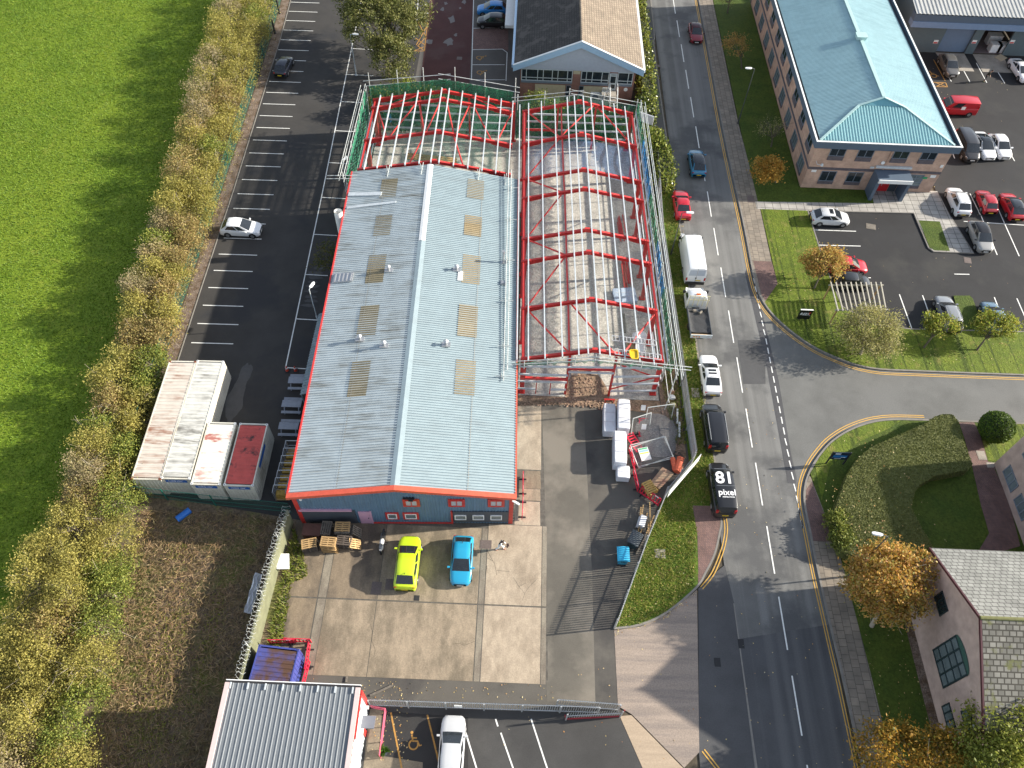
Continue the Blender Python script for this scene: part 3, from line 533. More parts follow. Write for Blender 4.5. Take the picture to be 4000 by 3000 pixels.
mb.build('roof_hatch', m_steel, WH)
p = W(1, 1, 690, 700); mb = MB(); pb = V((-18.2, 58.7, 0)); mb.cyl(pb, pb+V((0, 0, 5.75)), .42, None, 16, False); mb.cyl(pb+V((0, 0, 5.75)), pb, .36, None, 16, False); mb.build('side_flue', m_white, WH, smooth=40)
mb = MB(); mb.corr(lambda u, v: V((-18.9+v*1.3, 48.2-u*9.5, 2.2+v*.6)), 30, 1, .05)
for y in (38.8, 43.5, 48.1): mb.beam((-18.8, y, 0), (-18.8, y, 2.2), .1)
mb.build('lean_to_roof', mat('translucent_sheet', (.12, .17, .20), .3, .3, 2), WH)
# ---------------------------------------------------------------- red steel frame extension
SF = thing('steel_building_skeleton', 'bare red painted steel portal frame with pale galvanised purlins', 'steel frame', (6, 41.3, .03))
fx = lambda y: -.0215*(y-41.5)
FY = [41.75, 47.6, 53.6, 56.65, 62.6, 65.6, 71.5, 77.3]
def part(mb, n, m=m_red): return mb.build(n, m, SF)
def rz(x0, x1, x): c = (x0+x1)/2; return 5.1 + 1.45*(1-abs(x-c)/((x1-x0)/2))
def frame(y, x0, x1, cols=(1, 1), skew=.4, dz=0):
    xc = (x0+x1)/2; A, B, C = V((x0, y-skew*.5, 5.1)), V((xc, y, 6.55)), V((x1, y+skew*.5, 5.1))
    for p, q in ((A, B), (C, B)): mb = MB(); mb.ibeam(p, q, .22, .36, .05); d = (q-p); mb.ibeam(p+V((0, 0, -.3)), p+d*.28+V((0, 0, -.14)), .18, .32, .05); part(mb, 'rafter')
    mb = MB(); mb.box(B+V((0, 0, .02)), (.5, .24, .46)); part(mb, 'apex_plate')
    for k, p in enumerate((A, C)):
        if not cols[k]: continue
        s = 1 if k == 0 else -1
        mb = MB(); b = V((p.x, p.y, .04)); mb.loft([[b+V((-.18, -.14, 0)), b+V((.18, -.14, 0)), b+V((.18, .14, 0)), b+V((-.18, .14, 0))], [V((p.x-.24, p.y-.14, 5.25)), V((p.x+.24+.1*s, p.y-.14, 5.25)), V((p.x+.24+.1*s, p.y+.14, 5.25)), V((p.x-.24, p.y+.14, 5.25))]], 0, True, True)
        co = part(mb, 'column'); mb = MB(); mb.box((p.x, p.y, .07), (.62, .46, .06)); mb.build('base_plate', m_red, co)
RX0, RX1 = .92, 13.28
for y in FY: frame(y, RX0+fx(y), RX1+fx(y)-.02, (1, 1))
for y in (65.95, 70.9, 76.7, 78.25): frame(y, -17.15, -1.08, (1, 0 if y < 78 else 1), .2)
mb = MB(); mb.ibeam((.9, FY[0], 5.05), (.9+fx(77.3), FY[-1], 5.05), .3, .25, .05); part(mb, 'valley_beam')
mb = MB(); mb.ibeam((13.3, FY[0], 5.0), (13.3+fx(77.3), FY[-1], 5.0), .18, .2, .05); part(mb, 'eaves_beam')
mb = MB(); mb.ibeam((-17.15, 65.95, 5.0), (-17.15, 78.2, 5.0), .18, .2, .05); part(mb, 'eaves_beam')
def purlin(a, b): mb = MB(); mb.beam(a, b, .11, .18); part(mb, 'purlin', m_galv)
for xf in (1.35, 2.8, 4.3, 5.7, 6.5, 7.5, 8.4, 9.75, 11.1, 12.4):
    z = rz(RX0, RX1, xf)+.3; purlin((xf, 41.1, z), (xf+fx(77.3), 78.1, z))
z = 5.4; purlin((.35, 41.2, z), (.35+fx(77.3), 77.9, z)); purlin((13.75, 41.9, 5.1), (13.75+fx(77.3), 77.9, 5.1))
for xf in (-16.6, -15.2, -13.7, -12.2, -10.7, -9.45, -8.6, -7.1, -5.6, -4.1, -2.65, -1.3): z = rz(-17.15, -1.08, xf)+.3; purlin((xf, 65.5, z), (xf+.08, 78.5, z))
def brace(x0, y0, x1, y1, l=False):
    f = (lambda x, y: rz(-17.15, -1.08, x)) if l else (lambda x, y: rz(RX0+fx(y), RX1+fx(y), x))
    mb = MB(); mb.cyl((x0, y0, f(x0, y0)-.02), (x1, y1, f(x1, y1)-.02), .085, None, 8); part(mb, 'brace')
for b in ((.4, 77.1, 4.15, 71.6), (7.9, 77.2, 4.2, 71.7), (4.3, 77.3, 4.35, 71.6), (8.4, 77.2, 12.2, 71.8), (4.1, 71.4, .7, 65.8), (4.4, 71.4, 4.5, 65.7), (4.5, 65.5, 4.6, 62.7), (.75, 65.4, 4.3, 62.7), (4.4, 62.5, .95, 56.8), (4.62, 62.5, 4.7, 56.7), (4.72, 56.5, 4.74, 53.7), (.95, 56.4, 4.6, 53.7), (4.65, 53.5, 1.1, 47.7), (4.74, 53.4, 4.85, 47.7), (1.1, 47.3, 4.8, 41.9), (4.86, 47.3, 4.92, 41.8), (5.1, 47.4, 8.8, 41.9), (12.9, 47.3, 9.6, 41.9)): brace(*b)
for b in ((-16.6, 76.4, -14.9, 71), (-12.1, 76.8, -14.6, 71), (-11.9, 76.8, -10.7, 71.2), (-9.3, 76.9, -10.5, 71.2), (-8.8, 76.9, -7.5, 71.2), (-6.1, 76.8, -7.2, 71.2), (-5.7, 76.7, -3.3, 71), (-1.4, 76.5, -2.8, 71), (-10.6, 70.8, -11.8, 66.1), (-7.5, 70.8, -6.1, 66.1), (-12, 78.2, -15.5, 76.8), (-6, 78.2, -2.2, 76.8)): brace(*b, True)
# back gable posts
for x in (-12.0, -6.3): mb = MB(); mb.ibeam((x, 78.3, .04), (x, 78.3, 5.6), .2, .2, .05, 0, (0, 1, 0)); part(mb, 'gable_post')
for x in (4.0, 8.3): mb = MB(); mb.ibeam((x, 77.45, .04), (x, 77.45, 5.7), .2, .2, .05, 0, (0, 1, 0)); part(mb, 'gable_post')
for x in (5.0, 9.1): mb = MB(); mb.ibeam((x, FY[0]-.2, .04), (x, FY[0]-.1, 5.75), .2, .22, .05, 0, (0, 1, 0)); part(mb, 'gable_post')
def rail(a, b, m=m_galv, n='side_rail', w=.1, h=.2): mb = MB(); mb.beam(a, b, w, h); part(mb, n, m)
yf = FY[0]-.45
rail((.6, yf, 4.35), (13.35, yf+.45, 4.35))
for z in (3.2, 2.1): rail((.3, yf, z), (5.0, yf+.05, z))
rail((.3, yf, .95), (2.2, yf, .95)); rail((3.6, yf, .95), (5.0, yf+.05, .95))
rail((1.0, yf+.25, 2.3), (4.95, yf+.25, 2.3), m_red, 'lintel', .2, .24); rail((5.1, yf+.25, 4.0), (9.0, yf+.3, 4.0), m_red, 'lintel', .2, .24); rail((5.0, yf+.05, 3.75), (9.1, yf+.1, 3.75))
for x in (2.25, 3.55): rail((x, yf+.12, .05), (x, yf+.12, 2.2), m_red, 'door_post', .08, .08)
for z in (3.2, 2.05, .9): rail((9.15, yf+.12, z), (13.4, yf+.4, z))
mb = MB(); mb.cyl((9.2, yf+.3, 1.0), (13.1, yf+.7, 2.6), .07); part(mb, 'brace'); mb = MB(); mb.cyl((9.3, yf+.3, 4.9), (13.1, yf+.7, 2.6), .07); part(mb, 'brace')
for z in (1.2, 2.3, 3.4, 4.4):
    rail((13.62, 42, z), (13.62+fx(77.3), 77.6, z)); rail((-17.45, 65.9, z), (-17.45, 78.3, z))
    rail((-17.2, 78.5, z), (-1.0, 78.6, z)); rail((.2, 77.7, z), (12.5, 77.9, z))
mb = MB(); mb.beam((.4, 77.2, 2.6), (3.9, 77.3, 2.6), .2); part(mb, 'lintel')
for k in range(0, len(FY)-1):  # side wall raking struts
    if k in (2, 4): mb = MB(); mb.cyl((13.1+fx(FY[k]), FY[k], 4.8), (13.0+fx(FY[k+1]), FY[k+1], 2.2), .06); part(mb, 'brace')
# ---------------------------------------------------------------- scaffolding with debris netting
SC = thing('scaffolding', 'tube scaffolding with green and blue debris netting round the steel frame', 'scaffolding', (-2, 79.4, 0))
m_net = netmat('green_net', (.03, .20, .11), .62, 2.5); m_netd = netmat('dense_green_net', (.02, .15, .07), .80, 3.5); m_netb = netmat('blue_net', (.02, .20, .45), .66, 2.5); m_netl = netmat('thin_green_net', (.05, .20, .12), .42, 3)
def tube(a, b, r=.036, n='tube'): mb = MB(); mb.cyl(a, b, r, None, 6); mb.build(n, m_tube, SC)
def net(pts, z0, z1, m, fold=.10, step=.32, n='netting'):
    mb = MB(); ring0, ring1 = [], []
    for (a, za, zb), (b, zc, zd) in zip(pts[:-1], pts[1:]):
        a, b = V((*a, 0)), V((*b, 0)); L = (b-a).length; k = max(2, int(L/step)); nn = V((-(b-a).y, (b-a).x, 0)).normalized()
        for i in range(k+1):
            t = i/k; p = a+(b-a)*t + nn*(fold*(((i % 2)-.5) + .5*math.sin(i*1.7)))
            ring0.append(V((p.x, p.y, za+(zc-za)*t + .1*math.sin(i*2.3)))); ring1.append(V((p.x, p.y, zb+(zd-zb)*t)))
    mid = [r_ + (q-r_)*.5 + V((.04*math.sin(i*1.3), .05*math.cos(i*2.1), 0)) for i, (r_, q) in enumerate(zip(ring0, ring1))]
    mb.loft([ring0, mid, ring1], 0, False); mb.build(n, m, SC)
YB, YB2 = 79.15, 78.6
net([((-17.9, YB), .2, 6.2), ((-9.1, YB), .2, 7.5), ((-1.2, YB), .2, 6.2)], 0, 0, m_netd)
net([((-.8, YB2), .2, 4.2), ((6.1, YB2), .2, 4.8), ((13.0, YB2), .2, 4.2)], 0, 0, m_netd); net([((-.8, YB2+.12), 4.2, 5.3), ((6.1, YB2+.12), 4.8, 6.4), ((13.0, YB2+.12), 4.2, 5.3)], 0, 0, m_netl)
net([((-18.35, 64.5), 2.2, 5.4), ((-18.35, 79.1), 2.2, 5.9)], 0, 0, m_net)
net([((13.15, 78.5), 4.1, 6.0), ((13.35, 71.8), 4.1, 6.0)], 0, 0, m_net); net([((13.35, 71.8), 4.1, 6), ((13.6, 63.3), 4.1, 5.8)], 0, 0, m_netb); net([((13.6, 63.3), 4.1, 5.8), ((13.75, 60.0), 4.1, 5.7)], 0, 0, m_net)
net([((13.75, 60), 4.1, 5.6), ((13.9, 56.6), 4.1, 5.6)], 0, 0, m_net); net([((13.9, 56.6), 4.1, 5.6), ((14.0, 50.3), 4.1, 5.6)], 0, 0, m_netb); net([((14.0, 50.3), 4.1, 5.6), ((14.1, 41.2), 4.1, 5.6)], 0, 0, m_net)
net([((.3, 40.9), 4.9, 5.5), ((6.9, 40.8), 6.1, 6.4), ((13.9, 41.2), 4.8, 5.4)], 0, 0, m_net, .12)
# horizontal safety nets hung under the rafters
def safety(name, x0, x1, y0, y1, col, a):
    mb = MB(); nx, ny = 16, 8; grid = []
    for j in range(ny+1):
        grid.append([V((x0+(x1-x0)*i/nx, y0+(y1-y0)*j/ny, rz(x0, x1, x0+(x1-x0)*i/nx)-.45-.55*math.sin(math.pi*j/ny)*math.sin(math.pi*i/nx)-.05*math.sin(i*2.1+j))) for i in range(nx+1)])
    mb.loft(grid, 0, False); mb.build(name, netmat(name+'_cord', col, a, 6), SC, smooth=60)
safety('safety_net', -16.9, -1.3, 66.2, 77.9, (.10, .30, .20), .12); safety('safety_net', .7, 12.7, 65.8, 71.4, (.16, .28, .50), .20); safety('safety_net', .9, 12.8, 53.8, 62.4, (.3, .36, .34), .05); safety('safety_net', 1, 13, 42, 53.4, (.3, .38, .32), .05)
def gable_rails(x0, xc, x1, y, zs):
    for dz in zs:
        tube((x0-.6, y, 6.0+dz), (xc+.7, y, 7.35+dz)); tube((xc-.7, y, 7.35+dz), (x1+.6, y, 6.0+dz))
gable_rails(-17.9, -9.1, -1.1, YB+.1, (.1, .75)); gable_rails(-.8, 6.1, 13.1, YB2+.1, (-.75, -.25))
for x in (-17.9, -14.6, -11.6, -8.0, -4.6, -1.1): tube((x, YB+.05, 0), (x+.1, YB+.15, 7.0+(8.8-abs(x+9.1))*.15+.8), .05, 'upright')
for x in (-.7, 2.4, 5.2, 9.2, 13.1): tube((x, YB2+.05, 0), (x, YB2+.1, 5.7+(7-abs(x-6.1))*.18+.5), .05, 'upright')
for y in np.linspace(64.2, 79.1, 7): tube((-18.45, y, 0), (-18.45+.03*(y-70), y, 6.2), .05, 'upright')
for z in (2.0, 4.0, 5.3, 5.9): tube((-18.45, 63.6, z), (-18.45, 80, z)); tube((-19.0, 63.8, z), (-18.95, 79.7, z)) if z > 4 else None
for y in (63.9, 64.4): tube((-20.3, y, 5.4), (-17.2, y+.1, 5.5))
for k, y in enumerate(np.linspace(40.2, 78.4, 13)): tube((14.25-.0215*(y-41), y, 0), (14.25-.0215*(y-41), y, 6.3), .05, 'upright')
for z in (1.8, 3.7, 5.4, 5.95): tube((14.3, 39.8, z), (13.5, 79, z)); tube((14.75, 39.8, z+.02), (13.95, 78.6, z+.02)) if z > 4 else None
for z in (.1, .55): tube((-.2, 40.75, 5.2+z), (7.4, 40.7, 6.45+z)); tube((6.4, 40.7, 6.5+z), (15.7, 41.05, 5.05+z))
for x in (1.0, 3.0, 5.4, 7.1, 9.4, 11.2, 13.2): zz = 5.15+1.4*(1-abs(x-7)/6.5); tube((x, 40.75, zz-.5), (x, 40.72, zz+.75), .045, 'upright')
for x, y in ((-13.9, 65.2), (-10.3, 65.0), (-4.4, 65.2), (-1.6, 65.2)): tube((x, y-1.2, rz(-17, -1, x)+.25), (x+.1, y+.4, rz(-17, -1, x)+.5)); tube((x, y-.4, rz(-17, -1, x)+.1), (x-.1, y-.4, rz(-17, -1, x)+1.0))
tube((-.75, 38.8, 5.55), (-1.3, 66.5, 5.9), .045); tube((-.45, 40, 5.5), (-1.0, 66, 5.85), .045)
for y in (39.2, 42.5, 47.8, 53.0, 58.6, 63.4): tube((-1.4, y, 5.62), (-.2, y+.05, 5.66)); tube((-.95, y, 5.4), (-.95, y, 6.1))
# lattice beams and the yellow tray lying over the front purlins
m_alu = flat('aluminium', (.55, .55, .55), .4, .6)
for (p, q, lab) in ((W(2, 1, 865, 1282, 6.2), W(2, 1, 1245, 1325, 5.9), 'aluminium lattice beam laid across the purlins, the upper and higher of two'), (W(2, 1, 890, 1400, 6.3), W(2, 1, 1290, 1450, 5.9), 'aluminium lattice beam along the front scaffold under the yellow tray')):
    d = (q-p); mb = MB(); n_ = V((0, .55, 0))
    mb.cyl(p, q, .045); mb.cyl(p+n_, q+n_, .045)
    for k in range(13): a = p+d*k/12; mb.cyl(a, a+n_, .03)
    mb.build('lattice_beam', m_alu, label=lab, cat='beam')
p = W(2, 1, 1050, 1410, 6.35); mb = MB(); mb.loft([[p+V((a*sx, b*sy, z)) for a, b in ((-.35, -.2), (-.2, -.5), (.35, -.5), (.42, -.3), (.42, .45), (.25, .55), (-.3, .5), (-.38, .3))] for z, sx, sy in ((0, .9, .9), (.16, 1, 1), (.16, .8, .85), (.06, .75, .8))], 0, True, True); mb.build('plastic_tray', flat('yellow_plastic', (.66, .45, .02), .4), label='yellow plastic tray sitting on the lattice beam at the frame front', cat='tray')
# ---------------------------------------------------------------- generic facade window: origin o (lower left), across a, up b, outward n
def fwin(parent, o, a, b, n, cols=(1,), rows=(1,), fm=m_frameg, pm=m_glass, t=.07, sill=None, name='window', lab=None):
    o, a, b, n = V(o), V(a), V(b), V(n).normalized(); au, bu = a.normalized(), b.normalized(); Wd, Hh = a.length, b.length
    f = MB(); g = MB()
    def bar(u0, v0, u1, v1, d=.06):
        p = [o+au*u0+bu*v0, o+au*u1+bu*v0, o+au*u1+bu*v1, o+au*u0+bu*v1]; f.loft([[q-n*.04 for q in p], [q+n*d for q in p]], 0, True, True)
    xs = [0]; [xs.append(xs[-1]+c/sum(cols)*Wd) for c in cols]; ys = [0]; [ys.append(ys[-1]+c/sum(rows)*Hh) for c in rows]
    for k, x in enumerate(xs): bar(min(max(x-t/2, 0), Wd-t), 0, min(max(x+t/2, t), Wd), Hh)
    for y in ys: bar(0, min(max(y-t/2, 0), Hh-t), Wd, min(max(y+t/2, t), Hh), .055)
    fo = f.build(name, fm, parent, label=lab)
    q = [o+n*.025, o+a+n*.025, o+a+b+n*.025, o+b+n*.025]; g.poly(q); g.build('pane', pm, fo)
    if sill:
        s = MB(); p = [o-bu*sill[0], o+a-bu*sill[0], o+a-bu*.005, o-bu*.005]; s.loft([[x-n*.02 for x in p], [x+n*.10 for x in p]], 0, True, True); s.build('sill', sill[1], fo)
    return fo
# ---------------------------------------------------------------- teal roofed office
m_brick = brickmat('buff_brick', (.56, .355, .26), (.49, .30, .22), (.45, .36, .29), 1.0, .225, .075, (R(90), 0, 0), .008); m_brickx = brickmat('buff_brick_side', (.56, .355, .26), (.49, .30, .22), (.45, .36, .29), 1.0, .225, .075, (R(90), 0, R(90)), .008)
m_teal = grime_sheet('teal_roof_sheet', (.28, .43, .465), (.21, .335, .37), (.22, 2.2, 1), .4, (.45, .7)); m_tealp = flat('pale_teal', (.36, .52, .51), .5)
m_fascia = flat('slate_grey_fascia', (.085, .12, .165), .5); m_band = flat('dark_brick_band', (.10, .085, .095), .85, var=.2)
TO = thing('teal_roof_office', 'two storey buff brick office with a teal metal hipped roof and red door', 'office building', (40, 72, 0))
x0, x1, y0, y1 = 32.55, 47.55, 72.0, 112
mb = MB(); mb.poly([(x0, y0, 0), (x1, y0, 0), (x1, y0, 6.2), (x0, y0, 6.2)]); mb.build('front_wall', m_brick, TO)
mb = MB(); mb.poly([(x0, y1, 0), (x0, y0, 0), (x0, y0, 6.2), (x0, y1, 6.2)]); mb.poly([(x1, y0, 0), (x1, y1, 0), (x1, y1, 6.2), (x1, y0, 6.2)]); mb.build('side_wall', m_brickx, TO)
o = .45
mb = MB()
mb.bx(x0-o, x1+o, y0-o, y0-o+.12, 5.95, 6.8); mb.bx(x0-o, x0-o+.12, y0-o+.12, y1, 5.95, 6.8); mb.bx(x1+o-.12, x1+o, y0-o+.12, y1, 5.95, 6.8)
mb.bx(x0-o+.12, x0, y0-o+.12, y1, 5.95, 6.02); mb.bx(x1, x1+o-.12, y0-o+.12, y1, 5.95, 6.02); mb.bx(x0, x1, y0-o+.12, y0, 5.95, 6.02); mb.build('fascia', m_fascia, TO)
mb = MB(); mb.bx(x0-o-.03, x1+o+.03, y0-o-.03, y0-o+.15, 6.8, 6.87); mb.bx(x0-o-.03, x0-o+.15, y0-o+.15, y1, 6.8, 6.87); mb.bx(x1+o-.15, x1+o+.03, y0-o+.15, y1, 6.8, 6.87); mb.build('coping', m_white, TO)
mb = MB(); mb.bx(x0-.3, x1+.3, y0-.3, y1, 6.3, 6.42); mb.build('box_gutter', m_dark, TO)
E0, xc, RZ = 6.55, 40.15, 8.55; xl, xr, yf_ = x0+.1, x1-.1, y0+.1
zl = lambda x: E0 + (RZ-E0)*(1-abs(x-xc)/(xr-xc)); gy, gx0, gx1 = 76.9, 37.5, 42.6; gz = zl(gx0); ry = 77.5
# side slopes: trapezoids with a diagonal hip at the front; ribs run up the slope
for side in (0, 1):
    sgn = -1 if side == 0 else 1; xe = xl if side == 0 else xr; gx = gx0 if side == 0 else gx1; mb = MB(); N = 170
    for i in range(N):
        ys = y0+.1 + (y1-y0-.1)*i/N; ye = y0+.1 + (y1-y0-.1)*(i+1)/N; dy = ye-ys; rows_ = []
        for yy, h in ((ys, 0), (ys+dy*.5, 0), (ys+dy*.62, .05), (ys+dy*.88, .05), (ye, 0)):
            if yy < gy: xt = xe + (gx-xe)*(yy-yf_)/(gy-yf_)
            elif yy < ry: xt = gx + (xc-gx)*(yy-gy)/(ry-gy)
            else: xt = xc
            rows_.append((V((xe, yy, E0+h)), V((xt, yy, zl(xt)+h))))
        for (a, b), (c, d) in zip(rows_[:-1], rows_[1:]): mb.poly([a, c, d, b] if side else [c, a, b, d])
    mb.build('roof_panel', m_teal, TO, label='west slope of the teal roof' if side == 0 else 'sunlit east slope of the teal roof')
mb = MB(); N = 46
for i in range(N):
    xa, xb = xl+(xr-xl)*i/N, xl+(xr-xl)*(i+1)/N; dx = xb-xa; rows_ = []
    for xx, h in ((xa, 0), (xa+dx*.42, 0), (xa+dx*.58, .07), (xa+dx*.85, .07), (xb, 0)):
        if xx < gx0: k = (xx-xl)/(gx0-xl)
        elif xx > gx1: k = (xr-xx)/(xr-gx1)
        else: k = 1
        rows_.append((V((xx, yf_, E0+h)), V((xx, yf_+(gy-yf_)*k, E0+(gz-E0)*k+h))))
    for (a, b), (c, d) in zip(rows_[:-1], rows_[1:]): mb.poly([a, c, d, b])
mb.build('roof_panel', flat('teal_hip_sheet', (.25, .45, .47), .4), TO, label='ribbed teal front hip of the roof')
mb = MB(); mb.poly([(gx0, gy+.05, gz), (gx1, gy+.05, gz), (xc, ry, RZ)]); mb.build('gablet', flat('shaded_teal', (.11, .30, .36), .5), TO)
mb = MB()
mb.beam((xc, ry, RZ+.06), (xc, y1, RZ+.06), .4, .08); mb.build('ridge_cap', m_tealp, TO)
for a, b in (((xl, yf_, E0+.08), (gx0, gy, gz+.1)), ((xr, yf_, E0+.08), (gx1, gy, gz+.1)), ((gx0, gy, gz+.09), (xc, ry, RZ+.08)), ((gx1, gy, gz+.09), (xc, ry, RZ+.08))): mb = MB(); mb.beam(a, b, .26, .07); mb.build('hip_flashing', m_tealp, TO)
mb = MB(); p = WY(3, 0, 820, 265, 88); mb.box((xc, 89.3, RZ+.2), (1.1, .9, .4)); mb.box((xc, 89.3, RZ+.43), (1.3, 1.1, .06)); mb.build('roof_vent', m_tealp, TO)
mb = MB(); mb.bx(x0-.03, x1+.03, y0-.03, y0+.02, 2.75, 3.1); mb.bx(x0-.03, x0+.02, y0+.02, y1, 2.75, 3.1); mb.build('brick_band', m_band, TO)
def tf(u, z): return V((u, y0, z))
for (xa, xb) in ((520, 670), (765, 912), (1075, 1222), (1320, 1467)):
    a = WY(3, 0, xa, 1345, y0).x; fwin(TO, (a, y0-.0, 4.7), (1.75, 0, 0), (0, 0, 1.15), (0, -1, 0), (1, 1), (1,), m_frameg, m_glass, .07, (.55, m_band))
for xa in (430, 665): a = WY(3, 0, xa, 1560, y0).x; fwin(TO, (a, y0, 1.2), (1.75, 0, 0), (0, 0, 1.4), (0, -1, 0), (1, 1), (1,), m_frameg, m_glass, .07, (.4, m_band))
a = WY(3, 0, 1195, 1560, y0).x; fwin(TO, (a, y0, 1.0), (1.75, 0, 0), (0, 0, 1.6), (0, -1, 0), (1, 1), (1, 1, 1), m_frameg, m_glassl, .07, (.35, m_band))
for k in range(9):
    yy = 73.4+k*4.28
    fwin(TO, (x0, yy+1.9, 3.55), (0, -1.9, 0), (0, 0, 2.2), (-1, 0, 0), (1,), (1, 1), m_fascia, m_fascia, .1, name='window_panel') if False else fwin(TO, (x0, yy+1.9, 4.3), (0, -1.9, 0), (0, 0, 1.5), (-1, 0, 0), (1, 1), (1,), m_frameg, m_glass, .08, (.6, m_band))
    fwin(TO, (x0, yy+2.0, .95), (0, -2.0, 0), (0, 0, 1.5), (-1, 0, 0), (1, 1, 1), (1,), m_frameg, m_glassl, .08, (.35, m_band))
# porch
pc = WY(3, 0, 1010, 1600, y0).x; pcx = 41.95
mb = MB()
for x in (pcx-1.75, pcx+1.75): mb.bx(x-.18, x+.18, 70.2, y0-.02, 0, 2.9)
mb.bx(pcx-1.95, pcx+1.95, 70.1, y0-.02, 2.9, 3.15); mb.build('porch', m_fascia, TO)
mb = MB(); mb.bx(pcx-1.9, pcx+1.9, 70.0, 70.1, 2.75, 3.2); mb.build('porch_trim', m_white, TO)
mb = MB(); mb.bx(pcx-2.0, pcx+2.0, y0-.25, y0-.03, 3.45, 3.7); mb.build('canopy_strip', m_galv, TO)
mb = MB(); mb.bx(pcx-1.2, pcx+.55, y0-.07, y0-.02, 0, 2.3); dd = mb.build('door', flat('bright_red_door', (.55, .02, .025), .4), TO, label='bright red double door under the porch')
mb = MB(); mb.bx(pcx-.38, pcx-.3, y0-.12, y0-.07, .9, 1.3); mb.build('handle', m_steel, dd)
mb = MB(); mb.bx(pcx+.62, pcx+1.5, y0-.06, y0-.02, 0, 2.4); mb.build('side_panel', m_dark, TO)
for (x, z, w_, h_, m) in ((33.3, 2.55, .55, .3, m_white), (46.9, 2.45, .6, .35, m_white), (46.1, 2.2, .5, .25, flat('green_sign', (.02, .3, .12))), (39.6, 3.35, .45, .25, m_galv), (47.2, 3.9, .3, .35, m_white)):
    mb = MB(); mb.bx(x-w_/2, x+w_/2, y0-.06, y0-.01, z-h_/2, z+h_/2); mb.build('wall_sign' if w_ > .4 else 'alarm_box', m, TO)
mb = MB(); p = V((40.5, y0-.15, 4.1)); mb.cyl(p, p+V((0, .12, 0)), .2, .2, 12); mb.build('wall_light', m_lamphead, TO)
mb = MB(); mb.cyl((40.9, y0-.06, .1), (40.9, y0-.06, 5.9), .05); mb.build('downpipe', m_brick, TO)
mb = MB(); mb.tube([V((33.1, y0-.02, 3.9)), V((33.2, y0-.4, 3.75)), V((33.7, y0-.5, 3.8))], .03); mb.cyl((33.7, y0-.5, 3.7), (33.7, y0-.5, 3.95), .17, .1, 10); mb.build('wall_lamp', m_galv, TO)
# ---------------------------------------------------------------- gabled office north of the frame
OF = thing('gabled_office', 'brick office with a dark slate and tan tiled gable roof and pale blue trim', 'office building', (6.4, 86.6, 0))
m_rbrick = brickmat('red_brick', (.33, .13, .09), (.26, .10, .07), (.25, .19, .16), 1.0, .225, .075, (R(90), 0, 0), .01)
m_blue = flat('pale_blue_trim', (.33, .47, .62), .45); m_tan = flat('cream_render', (.48, .40, .27), .8, var=.08); m_panel = flat('grey_cladding_panel', (.40, .42, .48), .6)
gy0, ax, eL, eR, ez, az_ = 86.3, 6.6, -1.45, 14.5, 4.95, 8.35
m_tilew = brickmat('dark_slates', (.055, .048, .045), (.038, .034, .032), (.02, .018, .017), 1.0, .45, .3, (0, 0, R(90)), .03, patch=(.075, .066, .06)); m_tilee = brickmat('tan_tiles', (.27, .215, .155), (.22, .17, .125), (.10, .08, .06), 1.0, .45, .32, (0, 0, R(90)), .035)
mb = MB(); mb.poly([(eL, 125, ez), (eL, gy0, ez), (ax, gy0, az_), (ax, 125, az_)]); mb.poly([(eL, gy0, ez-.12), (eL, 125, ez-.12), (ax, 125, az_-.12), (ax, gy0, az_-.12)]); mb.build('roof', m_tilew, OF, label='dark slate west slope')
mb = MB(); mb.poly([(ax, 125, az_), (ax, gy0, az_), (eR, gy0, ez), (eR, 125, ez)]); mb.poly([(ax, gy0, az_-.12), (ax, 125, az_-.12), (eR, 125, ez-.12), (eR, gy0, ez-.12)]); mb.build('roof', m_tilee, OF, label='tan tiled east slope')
mb = MB(); mb.cyl((ax, gy0+.1, az_-.02), (ax, 125, az_-.02), .16, None, 8); mb.build('ridge_tiles', m_tilee, OF)
for (p, q) in (((eL-.02, gy0, ez+.02), (ax, gy0, az_+.05)), ((ax, gy0, az_+.05), (eR+.02, gy0, ez+.02))):
    mb = MB(); p, q = V(p), V(q); dn = V((0, 0, -.75)); mb.loft([[p+V((0, -.06, .06)), p+V((0, .12, .06)), p+V((0, .12, 0))+dn, p+V((0, -.06, 0))+dn], [q+V((0, -.06, .06)), q+V((0, .12, .06)), q+V((0, .12, 0))+dn, q+V((0, -.06, 0))+dn]], 0, True, True); mb.build('barge_board', m_blue, OF)
    mb = MB(); mb.beam(p+V((0, .03, .10)), q+V((0, .03, .10)), .24, .05); mb.build('verge_trim', m_white, OF)
for x in (eL-.05, eR+.05): mb = MB(); mb.bx(x-.14, x+.14, gy0+.15, 125, ez-.35, ez+.06); mb.build('gutter', m_white if x > 0 else m_blue, OF)
wy0 = 86.75; wL, wR = -.55, 13.6
mb = MB(); mb.poly([(eL+.9, wy0-.12, 4.42), (eR-.9, wy0-.12, 4.42), (eR-.9, wy0-.12, 4.95), (ax, wy0-.12, 8.0), (eL+.9, wy0-.12, 4.95)]); mb.poly([(eL+.9, wy0-.12, 4.42), (eL+.9, wy0+.3, 4.42), (eR-.9, wy0+.3, 4.42), (eR-.9, wy0-.12, 4.42)]); mb.build('gable_panel', m_panel, OF)
mb = MB(); mb.poly([(wL, wy0, 0), (wR, wy0, 0), (wR, wy0, 4.6), (wL, wy0, 4.6)]); mb.poly([(wL, 125, 0), (wL, wy0, 0), (wL, wy0, 4.9), (wL, 125, 4.9)]); mb.poly([(wR, wy0, 0), (wR, 125, 0), (wR, 125, 4.9), (wR, wy0, 4.9)]); mb.build('wall', m_rbrick, OF)
def ox(x): return WY(2, 0, x, 640, wy0).x
